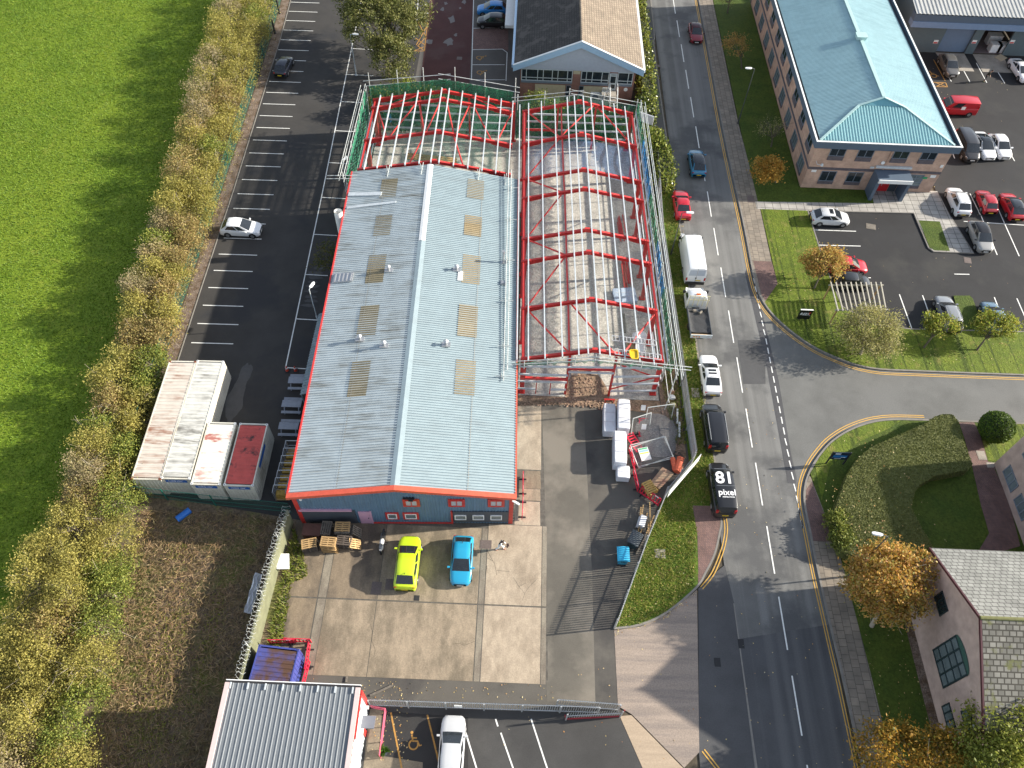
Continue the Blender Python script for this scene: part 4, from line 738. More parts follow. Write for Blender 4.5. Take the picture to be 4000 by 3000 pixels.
fwin(OF, (ox(80), wy0, 2.78), (ox(525)-ox(80), 0, 0), (0, 0, 1.6), (0, -1, 0), (.9, 2, 1, 1.6, 1, 1.7, .9), (.6, 1.6), m_galv, m_glass, .09, (.28, m_frameg))
fwin(OF, (ox(598), wy0, 2.78), (ox(842)-ox(598), 0, 0), (0, 0, 1.6), (0, -1, 0), (.9, 1, 1.6, 1.2), (.6, 1.6), m_galv, m_glass, .09, (.28, m_frameg))
fwin(OF, (ox(918), wy0, 2.78), (ox(1050)-ox(918), 0, 0), (0, 0, 1.6), (0, -1, 0), (1.8, .8), (.6, 1.6), m_galv, m_glass, .09, (.28, m_frameg))
dd = fwin(OF, (ox(846), wy0, 1.95), (ox(914)-ox(846), 0, 0), (0, 0, 2.25), (0, -1, 0), (1,), (1, 1.3, .4), m_galv, m_glass, .16, name='door')
mb = MB(); mb.bx(ox(850), ox(858), wy0-.14, wy0-.08, 2.9, 3.1); mb.build('handle', m_steel, dd)
for a, b in ((205, 470), (632, 840)): mb = MB(); mb.bx(ox(a), ox(b), wy0-.05, wy0-.003, 0, 2.3); mb.build('render_panel', m_tan, OF)
for a, b in ((478, 522), (590, 632)): fwin(OF, (ox(a), wy0, .1), (ox(b)-ox(a), 0, 0), (0, 0, 2.2), (0, -1, 0), (1,), (1, 1), m_frameg, m_glass, .06)
mb = MB(); mb.bx(ox(530), ox(590), wy0-.04, wy0-.003, 3.9, 4.42); mb.build('render_panel', m_tan, OF)
mb = MB(); p = V((ox(1003), wy0-.01, 2.05)); mb.cyl(p-V((0, .05, 0)), p, .24, None, 20); mb.build('wall_sign', m_white, OF)
mb = MB()
for k in range(9): mb.bx(ox(862), ox(918), wy0-1.35-.3*k-.3, wy0-1.35-.3*k, 0, 1.92-.21*k)
mb.bx(ox(790), ox(918), wy0-1.35, wy0-.01, 1.8, 1.95); mb.build('steps', g_slab, OF)
for xs in (ox(858), ox(922)):
    mb = MB(); a = V((xs, wy0-1.3, 1.95)); b = V((xs, wy0-4.0, .1))
    for dz in (.5, 1.05): mb.cyl(a+V((0, 0, dz)), b+V((0, 0, dz)), .035); mb.cyl(a+V((0, 0, dz)), V((xs, wy0-.02, 1.95+dz)), .035)
    for k in range(9): q = a+(b-a)*k/8; mb.cyl(q, q+V((0, 0, 1.05)), .025)
    mb.build('handrail', m_white, OF)
mb = MB(); 
for dz in (.5, 1.05): mb.cyl((ox(790), wy0-1.3, 1.95+dz), (ox(858), wy0-1.3, 1.95+dz), .03)
for k in range(7): x = ox(790)+(ox(858)-ox(790))*k/6; mb.cyl((x, wy0-1.3, .1), (x, wy0-1.3, 3.0), .025)
mb.build('handrail', m_white, OF)
mb = MB(); mb.bx(-2.9, -1.3, 98, 125, 2.9, 3.3); mb.build('entrance_canopy', m_white, OF)
# air conditioning units
for k, (x, y, lab) in enumerate(((715, 850, 'white air conditioning unit by the gabled office, left of the pair'), (800, 860, 'white air conditioning unit beside the office steps, right of the pair'))):
    p = W(2, 0, x, y, .7); t = thing('air_conditioner', lab, 'air conditioner', (p.x, p.y, 0), 'air conditioning units by the steps')
    mb = MB(); mb.box((p.x, p.y, .8), (1.2, .5, 1.45)); mb.build('casing', m_white, t); mb = MB(); mb.cyl((p.x, p.y-.28, 1.05), (p.x, p.y-.25, 1.05), .38, None, 16); mb.build('fan_grille', m_frameg, t); mb = MB(); mb.bx(p.x-.5, p.x+.5, p.y-.2, p.y+.2, 0, .075); mb.build('base', m_dark, t)
# ---------------------------------------------------------------- trade unit, top right
TU = thing('trade_unit', 'dark grey trade unit with a shut roller shutter and an open bay of boxes', 'industrial unit', (60, 101.2, 0))
uy = 101.3; ux0, ux1 = 51.2, 84
m_uw = flat('grey_unit_wall', (.10, .135, .15), .6); m_ub = flat('blue_grey_canopy', (.17, .25, .38), .5); m_uroof = grime_sheet('pale_roof_sheet', (.42, .42, .40), (.25, .25, .24), (2, .3, 1), .6)
def ux(x, y): return WY(3, 0, x, y, uy).x
sA, sB, oA, oB = ux(1448, 450), ux(1700, 455), ux(1770, 460), ux(2025, 468)
mb = MB()
for a, b in ((ux0, sA), (sB, oA), (oB, ux1)): mb.bx(a, b, uy, uy+.3, 0, 4.2)
mb.bx(ux0, ux1, uy, uy+.3, 4.2, 6.0); mb.bx(ux0, ux0+.3, uy+.3, 130, 0, 6); mb.build('wall', m_uw, TU)
mb = MB(); mb.bx(ux0-.3, ux1, uy-1.3, uy-.02, 4.2, 5.0); mb.build('canopy', m_ub, TU)
mb = MB(); mb.bx(ux0-.3, ux1, uy-1.2, uy-.03, 5.0, 5.9); mb.build('fascia', m_fascia, TU)
MB().corr(lambda u, v: V((ux0-.3+(ux1-ux0+.3)*u, uy-1.3+v*22, 6.05+v*3.2)), 62, 1, .07).build('roof_panel', m_uroof, TU)
mb = MB(); mb.corr(lambda u, v: V((sB+(sA-sB)*v, uy+.35, 4.2*u)), 30, 1, .04); mb.build('roller_shutter', flat('blue_grey_shutter', (.16, .22, .31), .5), TU)
mb = MB(); mb.bx(oA-.3, oB+.3, uy+.35, uy+9, -.02, .03); mb.poly([(oA-.3, uy+9, 0), (oB+2.5, uy+9, 0), (oB+2.5, uy+9, 4.5), (oA-.3, uy+9, 4.5)]); mb.poly([(oA-.3, uy+.3, 0), (oA-.3, uy+9, 0), (oA-.3, uy+9, 4.5), (oA-.3, uy+.3, 4.5)]); mb.poly([(oB+2.5, uy+9, 0), (oB+2.5, uy+.3, 0), (oB+2.5, uy+.3, 4.5), (oB+2.5, uy+9, 4.5)]); mb.build('interior', flat('interior_floor', (.17, .13, .13), .7), TU)
for k, (x, s) in enumerate(((1450, 0), (1783, 0), (2110, 0))):
    p = WY(3, 0, x, 360, uy); mb = MB(); mb.bx(p.x-.3, p.x+.3, uy-.05, uy-.01, p.z-.25, p.z+.25); w_ = mb.build('wall_sign', m_white, TU); mb = MB(); mb.bx(p.x-.26, p.x+.26, uy-.06, uy-.052, p.z-.22, p.z-.03); mb.build('sign_stripe', m_red, w_)
ground('trade_unit_ramp', [(sA, uy), (sB, uy), (sB+.1, uy-4.2), (sA+.4, uy-4.2)], .02, g_slab); ground('trade_unit_step', [(oA, uy), (oB, uy), (oB+.2, uy-4.2), (oA+.1, uy-4.2)], .021, g_slab)
for k, (x, y, w_, h_, c, lab) in enumerate(((1965, 425, 1.4, 1.1, m_white, 'white appliance on the floor of the open bay, left of two'), (2020, 425, 1.2, 1.1, m_white, 'white appliance on the floor of the open bay, right of two'), (1945, 345, 1.8, 1.3, m_white, 'white topped carton further back in the open bay'), (2010, 345, 1.2, .8, m_wood_dk, 'brown carton behind the white appliances in the open bay'))):
    p = W(3, 0, x, y, .5); y_ = min(max(p.y, uy+1.0), uy+8); t = MB(); t.bx(p.x-w_/2, p.x+w_/2, y_-.5, y_+.5, .03, h_); t.bx(p.x-w_/2-.02, p.x+w_/2+.02, y_-.52, y_+.52, h_, h_+.06); t.build('box' if c is m_wood_dk else 'appliance', c, label=lab, cat='box' if c is m_wood_dk else 'appliance')
p = W(3, 0, 2010, 500); mb = MB(); mb.box((p.x, p.y, .05), (1.4, 1.1, .05), R(35)); mb.build('cardboard_sheet', flat('cardboard', (.45, .37, .26), .8), label='flat cardboard sheet lying outside the open bay', cat='cardboard')
# ---------------------------------------------------------------- brick office, lower right
BO = thing('pink_brick_office', 'pink brick gable end with an arched window under a grey slate roof', 'office building', (32.2, 18.4, 0))
m_pbx = brickmat('pink_brick', (.60, .36, .29), (.53, .31, .25), (.46, .34, .29), 1.0, .225, .075, (R(90), 0, R(90)), .008); m_pby = brickmat('pink_brick_front', (.60, .36, .29), (.53, .31, .25), (.46, .34, .29), 1.0, .225, .075, (R(90), 0, 0), .008)
bx_, by0, by1, bez, baz, bay = 32.2, 12.2, 24.6, 5.7, 9.0, 18.4
mb = MB(); mb.poly([(bx_, by1, 0), (bx_, by0, 0), (bx_, by0, bez), (bx_, bay, baz), (bx_, by1, bez)]); mb.build('gable_wall', m_pbx, BO)
mb = MB(); mb.poly([(bx_, by0, 0), (60, by0, 0), (60, by0, bez), (bx_, by0, bez)]); mb.poly([(60, by1, 0), (bx_, by1, 0), (bx_, by1, bez), (60, by1, bez)]); mb.build('side_wall', m_pby, BO)
m_sl = brickmat('grey_slates', (.30, .30, .275), (.235, .235, .215), (.09, .088, .08), 1.0, .46, .34, (0, 0, 0), .03); m_sl2 = brickmat('mossy_slates', (.22, .21, .18), (.10, .095, .08), (.05, .045, .035), 1.0, .46, .34, (0, 0, 0), .045, patch=(.12, .125, .04), bias=-.2)
mb = MB(); mb.poly([(bx_-.12, bay, baz+.1), (60, bay, baz+.1), (60, by1+.3, bez-.1), (bx_-.12, by1+.3, bez-.1)][::-1]); mb.build('roof', m_sl, BO, label='clean grey slate north slope')
mb = MB(); mb.poly([(bx_-.12, bay, baz+.1), (60, bay, baz+.1), (60, by0-.3, bez-.1), (bx_-.12, by0-.3, bez-.1)]); mb.build('roof', m_sl2, BO, label='mossy slate south slope')
mb = MB(); mb.cyl((bx_-.1, bay, baz+.08), (60, bay, baz+.08), .14); mb.build('ridge_tiles', mat('mossy_ridge', (.16, .16, .06), .9, .3, 3), BO)
mb = MB(); mb.beam((bx_-.06, by1+.3, bez-.2), (bx_-.06, bay, baz), .12, .18); mb.beam((bx_-.06, bay, baz), (bx_-.06, by0-.3, bez-.2), .12, .18); mb.build('barge_board', flat('maroon_verge', (.07, .02, .025), .5), BO)
def bw(x, y): return WX(3, 3, x, y, bx_)
mdk = flat('dark_green_frame', (.02, .035, .04), .4)
a, b, c = bw(1440, 770), bw(1385, 560), bw(1690, 640)
yA, yB, zA, zB = min(a.y, b.y)+.05, max(a.y, b.y), a.z, bw(1640, 410).z
yA, yB = 15.55, 18.35; zA = max(.6, a.z)
zA, zB = 2.0, 5.6
fo = fwin(BO, (bx_, yB, zA), (0, yA-yB, 0), (0, 0, zB-zA), (-1, 0, 0), (1, 1, 1), (1, 1.2, 1, 1), mdk, m_glassl, .13)
mb = MB(); N = 10; yc = (yA+yB)/2; hw = (yB-yA)/2; rr_ = [(bx_-.05, yc+hw*math.cos(t), zB+.55*math.sin(t)) for t in np.linspace(0, math.pi, N)]; mb.poly(rr_); mb.build('arch_panel', flat('green_arch_glass', (.05, .10, .085), .15), fo)
for (y_, z_) in ((14.55, 1.15), (13.7, 3.45)): fwin(BO, (bx_, y_, z_), (0, -1.65, 0), (0, 0, 1.15), (-1, 0, 0), (1, 1, 1), (1,), mdk, m_glassl, .1)
for (y_, z_) in ((22.6, 1.3), (21.6, 4.2)): fwin(BO, (bx_, y_, z_), (0, -1.5, 0), (0, 0, 1.3), (-1, 0, 0), (1, 1, 1), (1,), mdk, m_glass, .1)
mb = MB(); p = bw(1840, 1245); mb.box((bx_-.08, by0+.25, 4.6), (.14, .35, .4)); mb.build('security_camera', m_white, BO)
ground('drip_strip', [(31.5, 11.5), (32.2, 11.5), (32.2, 25), (31.6, 25)], .115, g_gravel)
BW = thing('pink_brick_wing', 'pink brick wing with grey framed windows at the right edge beside the paved path', 'office building', (43.4, 31, 0))
wx_ = 43.4
mb = MB(); mb.poly([(wx_, 35.8, 0), (wx_, 24.9, 0), (wx_, 24.9, 5.6), (wx_, 35.8, 5.6)]); mb.build('wall', m_pbx, BW); mb = MB(); mb.poly([(60, 35.8, 0), (wx_, 35.8, 0), (wx_, 35.8, 5.6), (60, 35.8, 5.6)]); mb.build('side_wall', m_pby, BW)
mb = MB(); mb.poly([(wx_-.3, 24.9, 5.5), (wx_-.3, 36.1, 5.5), (49, 36.1, 8.4), (49, 24.9, 8.4)][::-1]); mb.poly([(49, 24.9, 8.4), (49, 36.1, 8.4), (56, 36.1, 5.5), (56, 24.9, 5.5)][::-1]); mb.build('roof', m_sl, BW)
for p in (((2035, 750), (2100, 910)), ((2130, 995), (2190, 1160))):
    q, s = WX(3, 2, *p[0], wx_), WX(3, 2, *p[1], wx_); fwin(BW, (wx_, q.y, min(q.z, s.z)-.1), (0, s.y-q.y-.25, 0), (0, 0, 1.25), (-1, 0, 0), (1, 1, 1), (1,), m_frameg, m_glassl, .1)
fwin(BW, (wx_, 34.6, 3.9), (0, -2.0, 0), (0, 0, 1.2), (-1, 0, 0), (1, 1, 1), (1,), m_frameg, m_glassl, .1)
fwin(BW, (wx_, 30.6, 3.9), (0, -2.0, 0), (0, 0, 1.2), (-1, 0, 0), (1, 1, 1), (1,), m_frameg, m_glassl, .1)
# ---------------------------------------------------------------- small grey roofed office, bottom left
SH = thing('grey_roof_cabin', 'small office with a ribbed grey metal roof and red trim at the bottom edge', 'office building', (-14, 9, 0))
sz = 4.5; q = [W(0, 3, 1950, 925, sz), W(1, 3, 905, 965, sz), W(1, 3, 760, 1659, sz), W(0, 3, 1730, 1659, sz)]
sx0, sx1, sy1, sy0 = q[0].x, q[1].x, (q[0].y+q[1].y)/2, 2.0
m_sr = flat('grey_roof_sheet', (.155, .17, .185), .65, var=.06)
MB().corr(lambda u, v: V((sx0+.25+(sx1-sx0-.5)*u, sy0+(sy1-sy0)*v, sz+.05-(1-v)*.35)), 26, 1, .035, prof=((0, 0), (.66, 0), (.76, 1), (.90, 1))).build('roof_panel', m_sr, SH)
mb = MB()
for k in range(8): x = sx0+.4+(sx1-sx0-.9)*k/7; mb.beam((x, sy1-.4, sz+.13), (x, sy1+.02, sz+.14), .1, .06)
mb.build('gutter_brackets', m_galv, SH)
mb = MB(); mb.bx(sx0, sx1, sy1, sy1+.16, sz-.3, sz+.03); mb.build('gutter', m_black, SH); mb = MB(); mb.bx(sx0, sx1, sy1+.16, sy1+.22, sz-.2, sz+.06); mb.build('gutter_edge', m_white, SH)
m_blush = flat('blush_white_trim', (.58, .45, .43), .5)
for a in (sx0, sx1-.32): mb = MB(); mb.loft([[(a, y, z), (a+.32, y, z), (a+.32, y, z+.14), (a, y, z+.14)] for y, z in ((sy0, sz-.33), (sy1, sz+.02))], 0, True, True); mb.build('verge_trim', m_blush, SH)
wr_ = sx1-.02
mb = MB(); mb.corr(lambda u, v: V((wr_, sy0+(sy1-.1-sy0)*u, v*(sz-.35))), 26, 1, .03); mb.build('side_wall', flat('pale_grey_cladding', (.50, .55, .57), .55), SH)
mb = MB(); mb.poly([(wr_, sy1-.1, 0), (sx0+.1, sy1-.1, 0), (sx0+.1, sy1-.1, sz-.3), (wr_, sy1-.1, sz-.3)]); mb.poly([(sx0+.1, sy1-.1, 0), (sx0+.1, sy0, 0), (sx0+.1, sy0, sz-.6), (sx0+.1, sy1-.1, sz-.3)]); mb.build('back_wall', m_sr, SH)
mb = MB(); mb.bx(wr_, wr_+.1, sy1-.35, sy1-.05, 0, sz-.3); mb.bx(wr_, wr_+.08, 10.2, sy1-.4, sz-.55, sz-.3); mb.bx(wr_, wr_+.1, 11.1, 11.5, 0, 1.2); mb.build('red_trim', m_red, SH)
mb = MB(); mb.bx(wr_, wr_+.09, 10.6, 11.9, 1.3, 3.3); mb.build('window', m_white, SH); mb = MB(); mb.bx(wr_, wr_+.09, 8.5, 9.3, 1.2, 3.2); mb.build('window', m_white, SH)
mb = MB(); mb.box((wr_+.15, 9.9, 3.2), (.3, .16, .22)); mb.build('security_camera', m_white, SH)
mb = MB(); mb.box((wr_+.35, 12.3, 3.6), (.5, .22, .12)); mb.build('security_camera', m_white, SH)
mb = MB(); mb.box((wr_+.55, 11.55, 2.7), (.95, .9, .08), 0, 0, Matrix.Rotation(R(-18), 3, 'X')); mb.build('door_canopy', flat('dark_canopy', (.16, .17, .2), .3), SH)
# ---------------------------------------------------------------- lettering
def text(body, size, M4, m, parent, name='lettering', bold=0, ext=.002, shear=0):
    cu = bpy.data.curves.new('tmp', 'FONT'); cu.body = body; cu.size = size; cu.align_x = 'CENTER'; cu.align_y = 'CENTER'; cu.extrude = ext; cu.offset = bold; cu.shear = shear; cu.resolution_u = 3
    o = bpy.data.objects.new('tmp', cu); COL.objects.link(o); dg = bpy.context.evaluated_depsgraph_get(); me = bpy.data.meshes.new_from_object(o.evaluated_get(dg)); bpy.data.objects.remove(o); bpy.data.curves.remove(cu)
    off = OFF.get(parent.name, V((0, 0, 0))); me.transform(Matrix.Translation(-off) @ M4); me.materials.clear(); me.materials.append(m); me.name = name; return link(name, me, parent)
def frame_m(o, x, y):
    x, y = V(x).normalized(), V(y).normalized(); z = x.cross(y); m = Matrix((x, y, z)).transposed().to_4x4(); m.translation = V(o); return m
# ---------------------------------------------------------------- vehicles (built at the origin facing +X)
m_tyre = flat('tyre', (.012, .012, .013), .85); m_rim = flat('wheel_rim', (.30, .31, .32), .35, .6); m_carglass = mat('car_glass', (.018, .022, .026), .04, .2, 2, spec=.8)
m_lightw = mat('headlight_glass', (.38, .40, .42), .1, .1, 8); m_lightr = flat('tail_light_red', (.38, .012, .015), .15); m_trim = flat('black_trim', (.015, .015, .016), .5); m_plw = flat('white_plate', (.7, .7, .68)); m_ply = flat('yellow_plate', (.65, .46, .02))
paints = {}
def paint(c, metal=0):
    if (c, metal) not in paints: paints[(c, metal)] = mat('car_paint', c, .28, .03, 1, metal=metal, coat=.7)
    return paints[(c, metal)]
KIND = dict(  # length, width, height, belt, windscreen base / roof front / roof rear / rear window base (metres from the nose as a share), nose height, tail height
    hatch=(4.15, 1.75, 1.48, .95, .235, .455, .78, .945, .70, .93), saloon=(4.65, 1.78, 1.43, .94, .265, .46, .68, .84, .70, .96), suv=(4.42, 1.80, 1.62, 1.03, .215, .42, .80, .945, .80, 1.03),
    estate=(4.7, 1.78, 1.48, .95, .25, .44, .84, .955, .70, .96), mpv=(4.95, 1.90, 1.90, 1.12, .16, .33, .945, .985, .88, 1.15), fast=(4.7, 1.83, 1.44, .93, .23, .46, .66, .90, .68, .98), mini=(3.7, 1.64, 1.46, .94, .23, .43, .80, .95, .70, .94), van=(4.95, 1.93, 1.93, 1.15, .15, .30, .965, .995, .95, 1.2))
def car(kind, name, col, label, cat, pos, head, metal=0, roofm=None, rails=False, sunroof=False, glassroof=False, plate=True, sidewin=True, scale=1.0, hl=True, group=None, aerial=True):
    L, Wd, H, B, a, b, c, d, zn, zt = [q*scale if i < 4 or i > 7 else q for i, q in enumerate(KIND[kind])]; w = Wd/2; pm = paint(col, metal); rm = roofm or pm
    t = thing(name, label, cat, (0, 0, 0), group); X = lambda s: L/2 - s*L
    boxy = kind in ('van', 'mpv')
    st = [(0, .56, zn-.18, .30), (.014, .74, zn-.05, .22), (.05, .89, zn+.04, .20), (.13, .985, zn+(B-zn)*.5, .2), (a, 1, B-.02, .2), (.5, 1, B, .2), (d-.02, .99, B+.02 if d > .9 else zt, .2), (.972, .94, zt-.06, .22), (.992, .87, zt-.22, .26), (1, .76, zt-.36, .34)]
    def ring(x, k, z, zl):
        y = w*k; r = [(0, z+.035), (.55*y, z+.028), (.84*y, z+.005), (.95*y, z-.06), (y, z-.22), (y*1.0, zl+.34), (.985*y, zl+.12), (.88*y, zl), (0, zl)]
        return [V((x, yy, zz)) for yy, zz in r] + [V((x, -yy, zz)) for yy, zz in r[-2:0:-1]]
    mb = MB(); mb.loft([ring(X(s), k, z, zl) for s, k, z, zl in st], 0, True, True)
    body = mb.build('body', pm, t, smooth=38)
    # greenhouse
    wb, wt = w*.93, w*(.86 if boxy else .76); Ht = H
    P = lambda s, y, z: V((X(s), y, z))
    gb = [P(a, wb*.92, B-.03), P(d, wb*.9, (B if d > .9 else zt)-.02)]; gt = [P(b, wt*.94, Ht-.05), P(c, wt*.94, Ht-.07)]
    mb = MB(); fl = lambda p: V((p.x, -p.y, p.z))
    A0, D0, B1, C1 = gb[0], gb[1], gt[0], gt[1]; Bm = P((b+c)/2, wt, Ht-.015); Am = P(.5, wb, B)
    loopb = [A0, Am, D0, fl(D0), fl(Am), fl(A0)]; loopt = [B1, Bm, C1, fl(C1), fl(Bm), fl(B1)]
    mb.loft([loopb, loopt], 0, True)
    mb.build('cabin', pm, t)
    mb = MB(); rws = []
    for s, z, k in ((b-.01, Ht-.07, .93), (b+.03, Ht-.02, .97), ((b+c)/2, Ht+.02, 1.0), (c-.03, Ht-.03, .96), (c+.015, Ht-.085, .93)):
        rws.append([P(s, wt*k*y, z + (.03 if abs(y) < .6 else (.012 if abs(y) < .9 else -.045))) for y in (1.02, .85, .45, 0, -.45, -.85, -1.02)])
    mb.loft(rws, 0, False)
    if not glassroof: mb.build('roof', rm, t, smooth=50, label=None)
    else: mb.build('glass_roof', m_carglass, t, smooth=50)
    def pane(q, i0, i1, j0, j1, n, m=m_carglass, name='window', bulge=0):
        p00, p10, p11, p01 = q; f = lambda u, v: (p00*(1-u)+p10*u)*(1-v) + (p01*(1-u)+p11*u)*v
        N = (p10-p00).cross(p01-p00).normalized(); cc = f(.5, .5); N = N if N.dot(cc-V((0, 0, .9))) > 0 else -N
        mbp = MB(); us = np.linspace(i0, i1, n+1)
        mbp.loft([[f(u, v)+N*(.014+bulge*(1-(2*(u-.5))**2)) for u in us] for v in (j0, j1)], 0, False); return mbp.build(name, m, t, smooth=60)
    pane((A0, fl(A0), fl(B1), B1), .03, .97, .04, .97, 4, name='windscreen', bulge=.03)
    pane((D0, fl(D0), fl(C1), C1), .05, .95, .10 if d > .9 else .06, .97, 4, name='rear_window', bulge=.02)
    for sgn in (1, -1):
        g = (lambda p: p) if sgn > 0 else fl
        if sidewin == 'front' : pane((g(A0), g(Am), g(Bm), g(B1)), .34, .95, .12, .88, 2, name='side_window')
        elif sidewin: pane((g(A0), g(Am), g(Bm), g(B1)), .30, .96, .10, .88, 2, name='side_window'); pane((g(Am), g(D0), g(C1), g(Bm)), .05, .78 if kind != 'saloon' else .62, .10, .86, 2, name='side_window')
        # wheels
        for s in (.185, .80):
            x = X(s); r = .325*scale if not boxy else .34
            mbw = MB(); mbw.cyl((x, sgn*(w-.26), r), (x, sgn*(w+.006), r), r*1.14, None, 18); mbw.build('wheel_arch', m_trim, t)
            mbw = MB(); mbw.cyl((x, sgn*(w-.24), r), (x, sgn*(w+.022), r), r, None, 18); wh = mbw.build('wheel', m_tyre, t, smooth=40)
            mbw = MB(); mbw.cyl((x, sgn*(w+.0), r), (x, sgn*(w+.030), r), r*.66, r*.6, 10); mbw.build('rim', m_rim, wh)
        mbm = MB(); mbm.box((X(a)-.30*scale, sgn*(w+.10), B+.04), (.13, .22, .14)); mbm.build('mirror', rm if roofm else pm, t)
        mbl = MB(); xl = X(.014); mbl.loft([[V((xl-.0, sgn*w*.46, zn-.10)), V((xl-.01, sgn*w*.46, zn-.03)), V((xl-.14, sgn*w*.56, zn+.045)), V((xl-.14, sgn*w*.56, zn-.06))], [V((xl-.07, sgn*w*.74, zn-.12)), V((xl-.07, sgn*w*.74, zn-.03)), V((xl-.30, sgn*w*.905, zn+.055)), V((xl-.30, sgn*w*.93, zn-.04))]], 0, True, True); mbl.build('headlight', m_lightw, t)
        zz = zt-.16 if not boxy else zt+.05; hh = .15 if not boxy else .5
        mbl = MB(); mbl.box((X(.975)+.02, sgn*w*.78, zz), (.14, w*.22, hh*.85)); mbl.build('tail_light', m_lightr, t)
        if rails: mbr = MB(); mbr.cyl(P(b+.03, sgn*wt*.93, Ht+.03), P(c-.03, sgn*wt*.93, Ht+.01), .028); mbr.build('roof_rail', m_rim, t)
    if boxy and kind == 'van' or kind == 'mpv':
        pass
    mbp = MB(); mbp.box((X(0)+.0, 0, zn-.30), (.03, .52, .12)); mbp.build('number_plate', m_plw, t)
    mbp = MB(); mbp.box((X(1)-.005, 0, zt-.42), (.03, .52, .12)); mbp.build('number_plate', m_ply, t, label='yellow rear number plate')
    mbp = MB(); mbp.box((X(.006), 0, zn-.14), (.05, w*.9, .13)); mbp.build('grille', m_trim, t)
    mbp = MB(); mbp.box((X(.99), 0, .36), (.12, w*1.5, .14)); mbp.build('bumper', m_trim, t)
    if sunroof: mbp = MB(); mbp.box((X(b+.10), 0, Ht+.028), (.55, wt*1.1, .03)); mbp.build('sunroof', m_carglass, t)
    if aerial and kind != 'van': mbp = MB(); mbp.cyl(P(c-.02, 0, Ht), P(c+.02, 0, Ht+.14), .03, .01); mbp.build('aerial', m_trim, t)
    place(t, pos, R(head)); t['H'] = H; del t['H']; return t
def at(c, r, x, y, z=.75): p = W(c, r, x, y, z); return V((p.x, p.y, .02))
C_WH, C_BK, C_RD, C_RDD, C_BL, C_GR, C_SI = (.74, .75, .76), (.010, .010, .012), (.42, .012, .025), (.24, .010, .022), (.015, .16, .36), (.16, .155, .145), (.42, .43, .44)
car('hatch', 'hatchback_car', (.018, .022, .035), 'dark navy hatchback driving along the west car park aisle', 'car', at(1, 0, 238, 560), 86)
car('hatch', 'hatchback_car', C_WH, 'white hatchback parked beside the long autumn hedge', 'car', at(0, 1, 2080, 305), 0, scale=1.04)
car('suv', 'suv_car', (.02, .19, .50), 'bright blue car parked behind the gabled office, at the top edge', 'car', at(1, 0, 2045, 75), 182)
car('suv', 'suv_car', C_BK, 'black SUV parked next to the bright blue car by the gabled office', 'car', at(1, 0, 2045, 178), 182)
car('hatch', 'hatchback_car', (.22, .012, .022), 'dark red hatchback driving towards the viewer at the top of the road', 'car', at(2, 0, 1588, 275), 270, roofm=flat('dark_red_glass_roof', (.05, .008, .01), .15))
car('suv', 'crossover_car', (.02, .17, .31), 'blue crossover driving away up the road with a dark glass roof', 'car', at(2, 0, 1600, 1400), 90, glassroof=True)
car('saloon', 'saloon_car', C_RD, 'red saloon parked on the verge ahead of the white panel van', 'car', at(2, 1, 1468, 100), 90.5)
car('saloon', 'saloon_car', (.70, .70, .70), 'white saloon with a sunroof parked between the tipper truck and a black people carrier', 'car', at(2, 1, 1715, 1570), 90.5, sunroof=True)
car('mpv', 'people_carrier', C_BK, 'black people carrier with silver roof rails parked behind the white saloon', 'van', at(2, 2, 1755, 350, 1.2), 90.5, rails=True, aerial=False)
vv = car('mpv', 'van', (.012, .012, .013), 'black van with the white number 81 lettered on its roof', 'van', at(2, 2, 1820, 885, 1.2), 90.5, aerial=False, scale=1.02)
car('suv', 'suv_car', (.50, .66, .02), 'lime green SUV parked in the concrete yard', 'car', at(1, 2, 1310, 1540), 90, scale=1.02, rails=False)
car('hatch', 'hatchback_car', (.02, .30, .50), 'turquoise blue hatchback parked in the yard facing the viewer', 'car', at(1, 2, 1778, 1515), 270)
car('estate', 'estate_car', (.50, .51, .52), 'silver white estate car parked next to the orange wheelchair bay', 'car', at(1, 3, 1690, 1505), 90)
car('suv', 'suv_car', C_GR, 'dark grey SUV parked in front of the shut roller shutter', 'car', at(3, 0, 1565, 560), 270, metal=.4)
car('fast', 'saloon_car', C_WH, 'white car at the right edge by the open trade bay', 'car', at(3, 0, 2190, 600), 274)
car('mpv', 'people_carrier', (.025, .025, .027), 'dark grey people carrier parked beside the teal roofed office', 'van', at(3, 0, 1728, 1250, 1.0), 270, aerial=False)
car('fast', 'saloon_car', C_WH, 'white saloon with a black glass roof beside the dark people carrier', 'car', at(3, 0, 1868, 1250), 272, glassroof=True)
car('hatch', 'hatchback_car', C_WH, 'white hatchback at the outer end of the row of three by the teal roofed office', 'car', at(3, 0, 2008, 1255), 272, scale=1.02)
car('suv', 'suv_car', (.66, .67, .68), 'white SUV parked tail out by the office entrance flagstones', 'car', at(3, 1, 1645, 75), 90, rails=True)
car('mini', 'small_car', (.36, .012, .022), 'small red car parked between the white SUV and a red hatchback', 'car', at(3, 1, 1890, 75), 90)
car('hatch', 'hatchback_car', (.42, .012, .02), 'red hatchback with a black roof at the right edge', 'car', at(3, 1, 2110, 115), 90, glassroof=True, scale=1.03)
car('suv', 'suv_car', (.36, .35, .33), 'silver grey SUV with a black roof parked by the grass island', 'car', at(3, 1, 1838, 380), 270, metal=.3, roofm=flat('black_roof', (.02, .02, .022), .2))
car('hatch', 'hatchback_car', (.60, .61, .62), 'silver white hatchback parked at the lawn edge facing right', 'car', at(3, 1, 540, 215), 0, sunroof=True, scale=1.02)
car('hatch', 'hatchback_car', C_RD, 'red hatchback half hidden behind the orange tree', 'car', at(3, 1, 690, 630), 0)
car('mini', 'small_car', (.02, .022, .024), 'black small car behind the timber pergola', 'car', at(3, 1, 735, 765), 0)
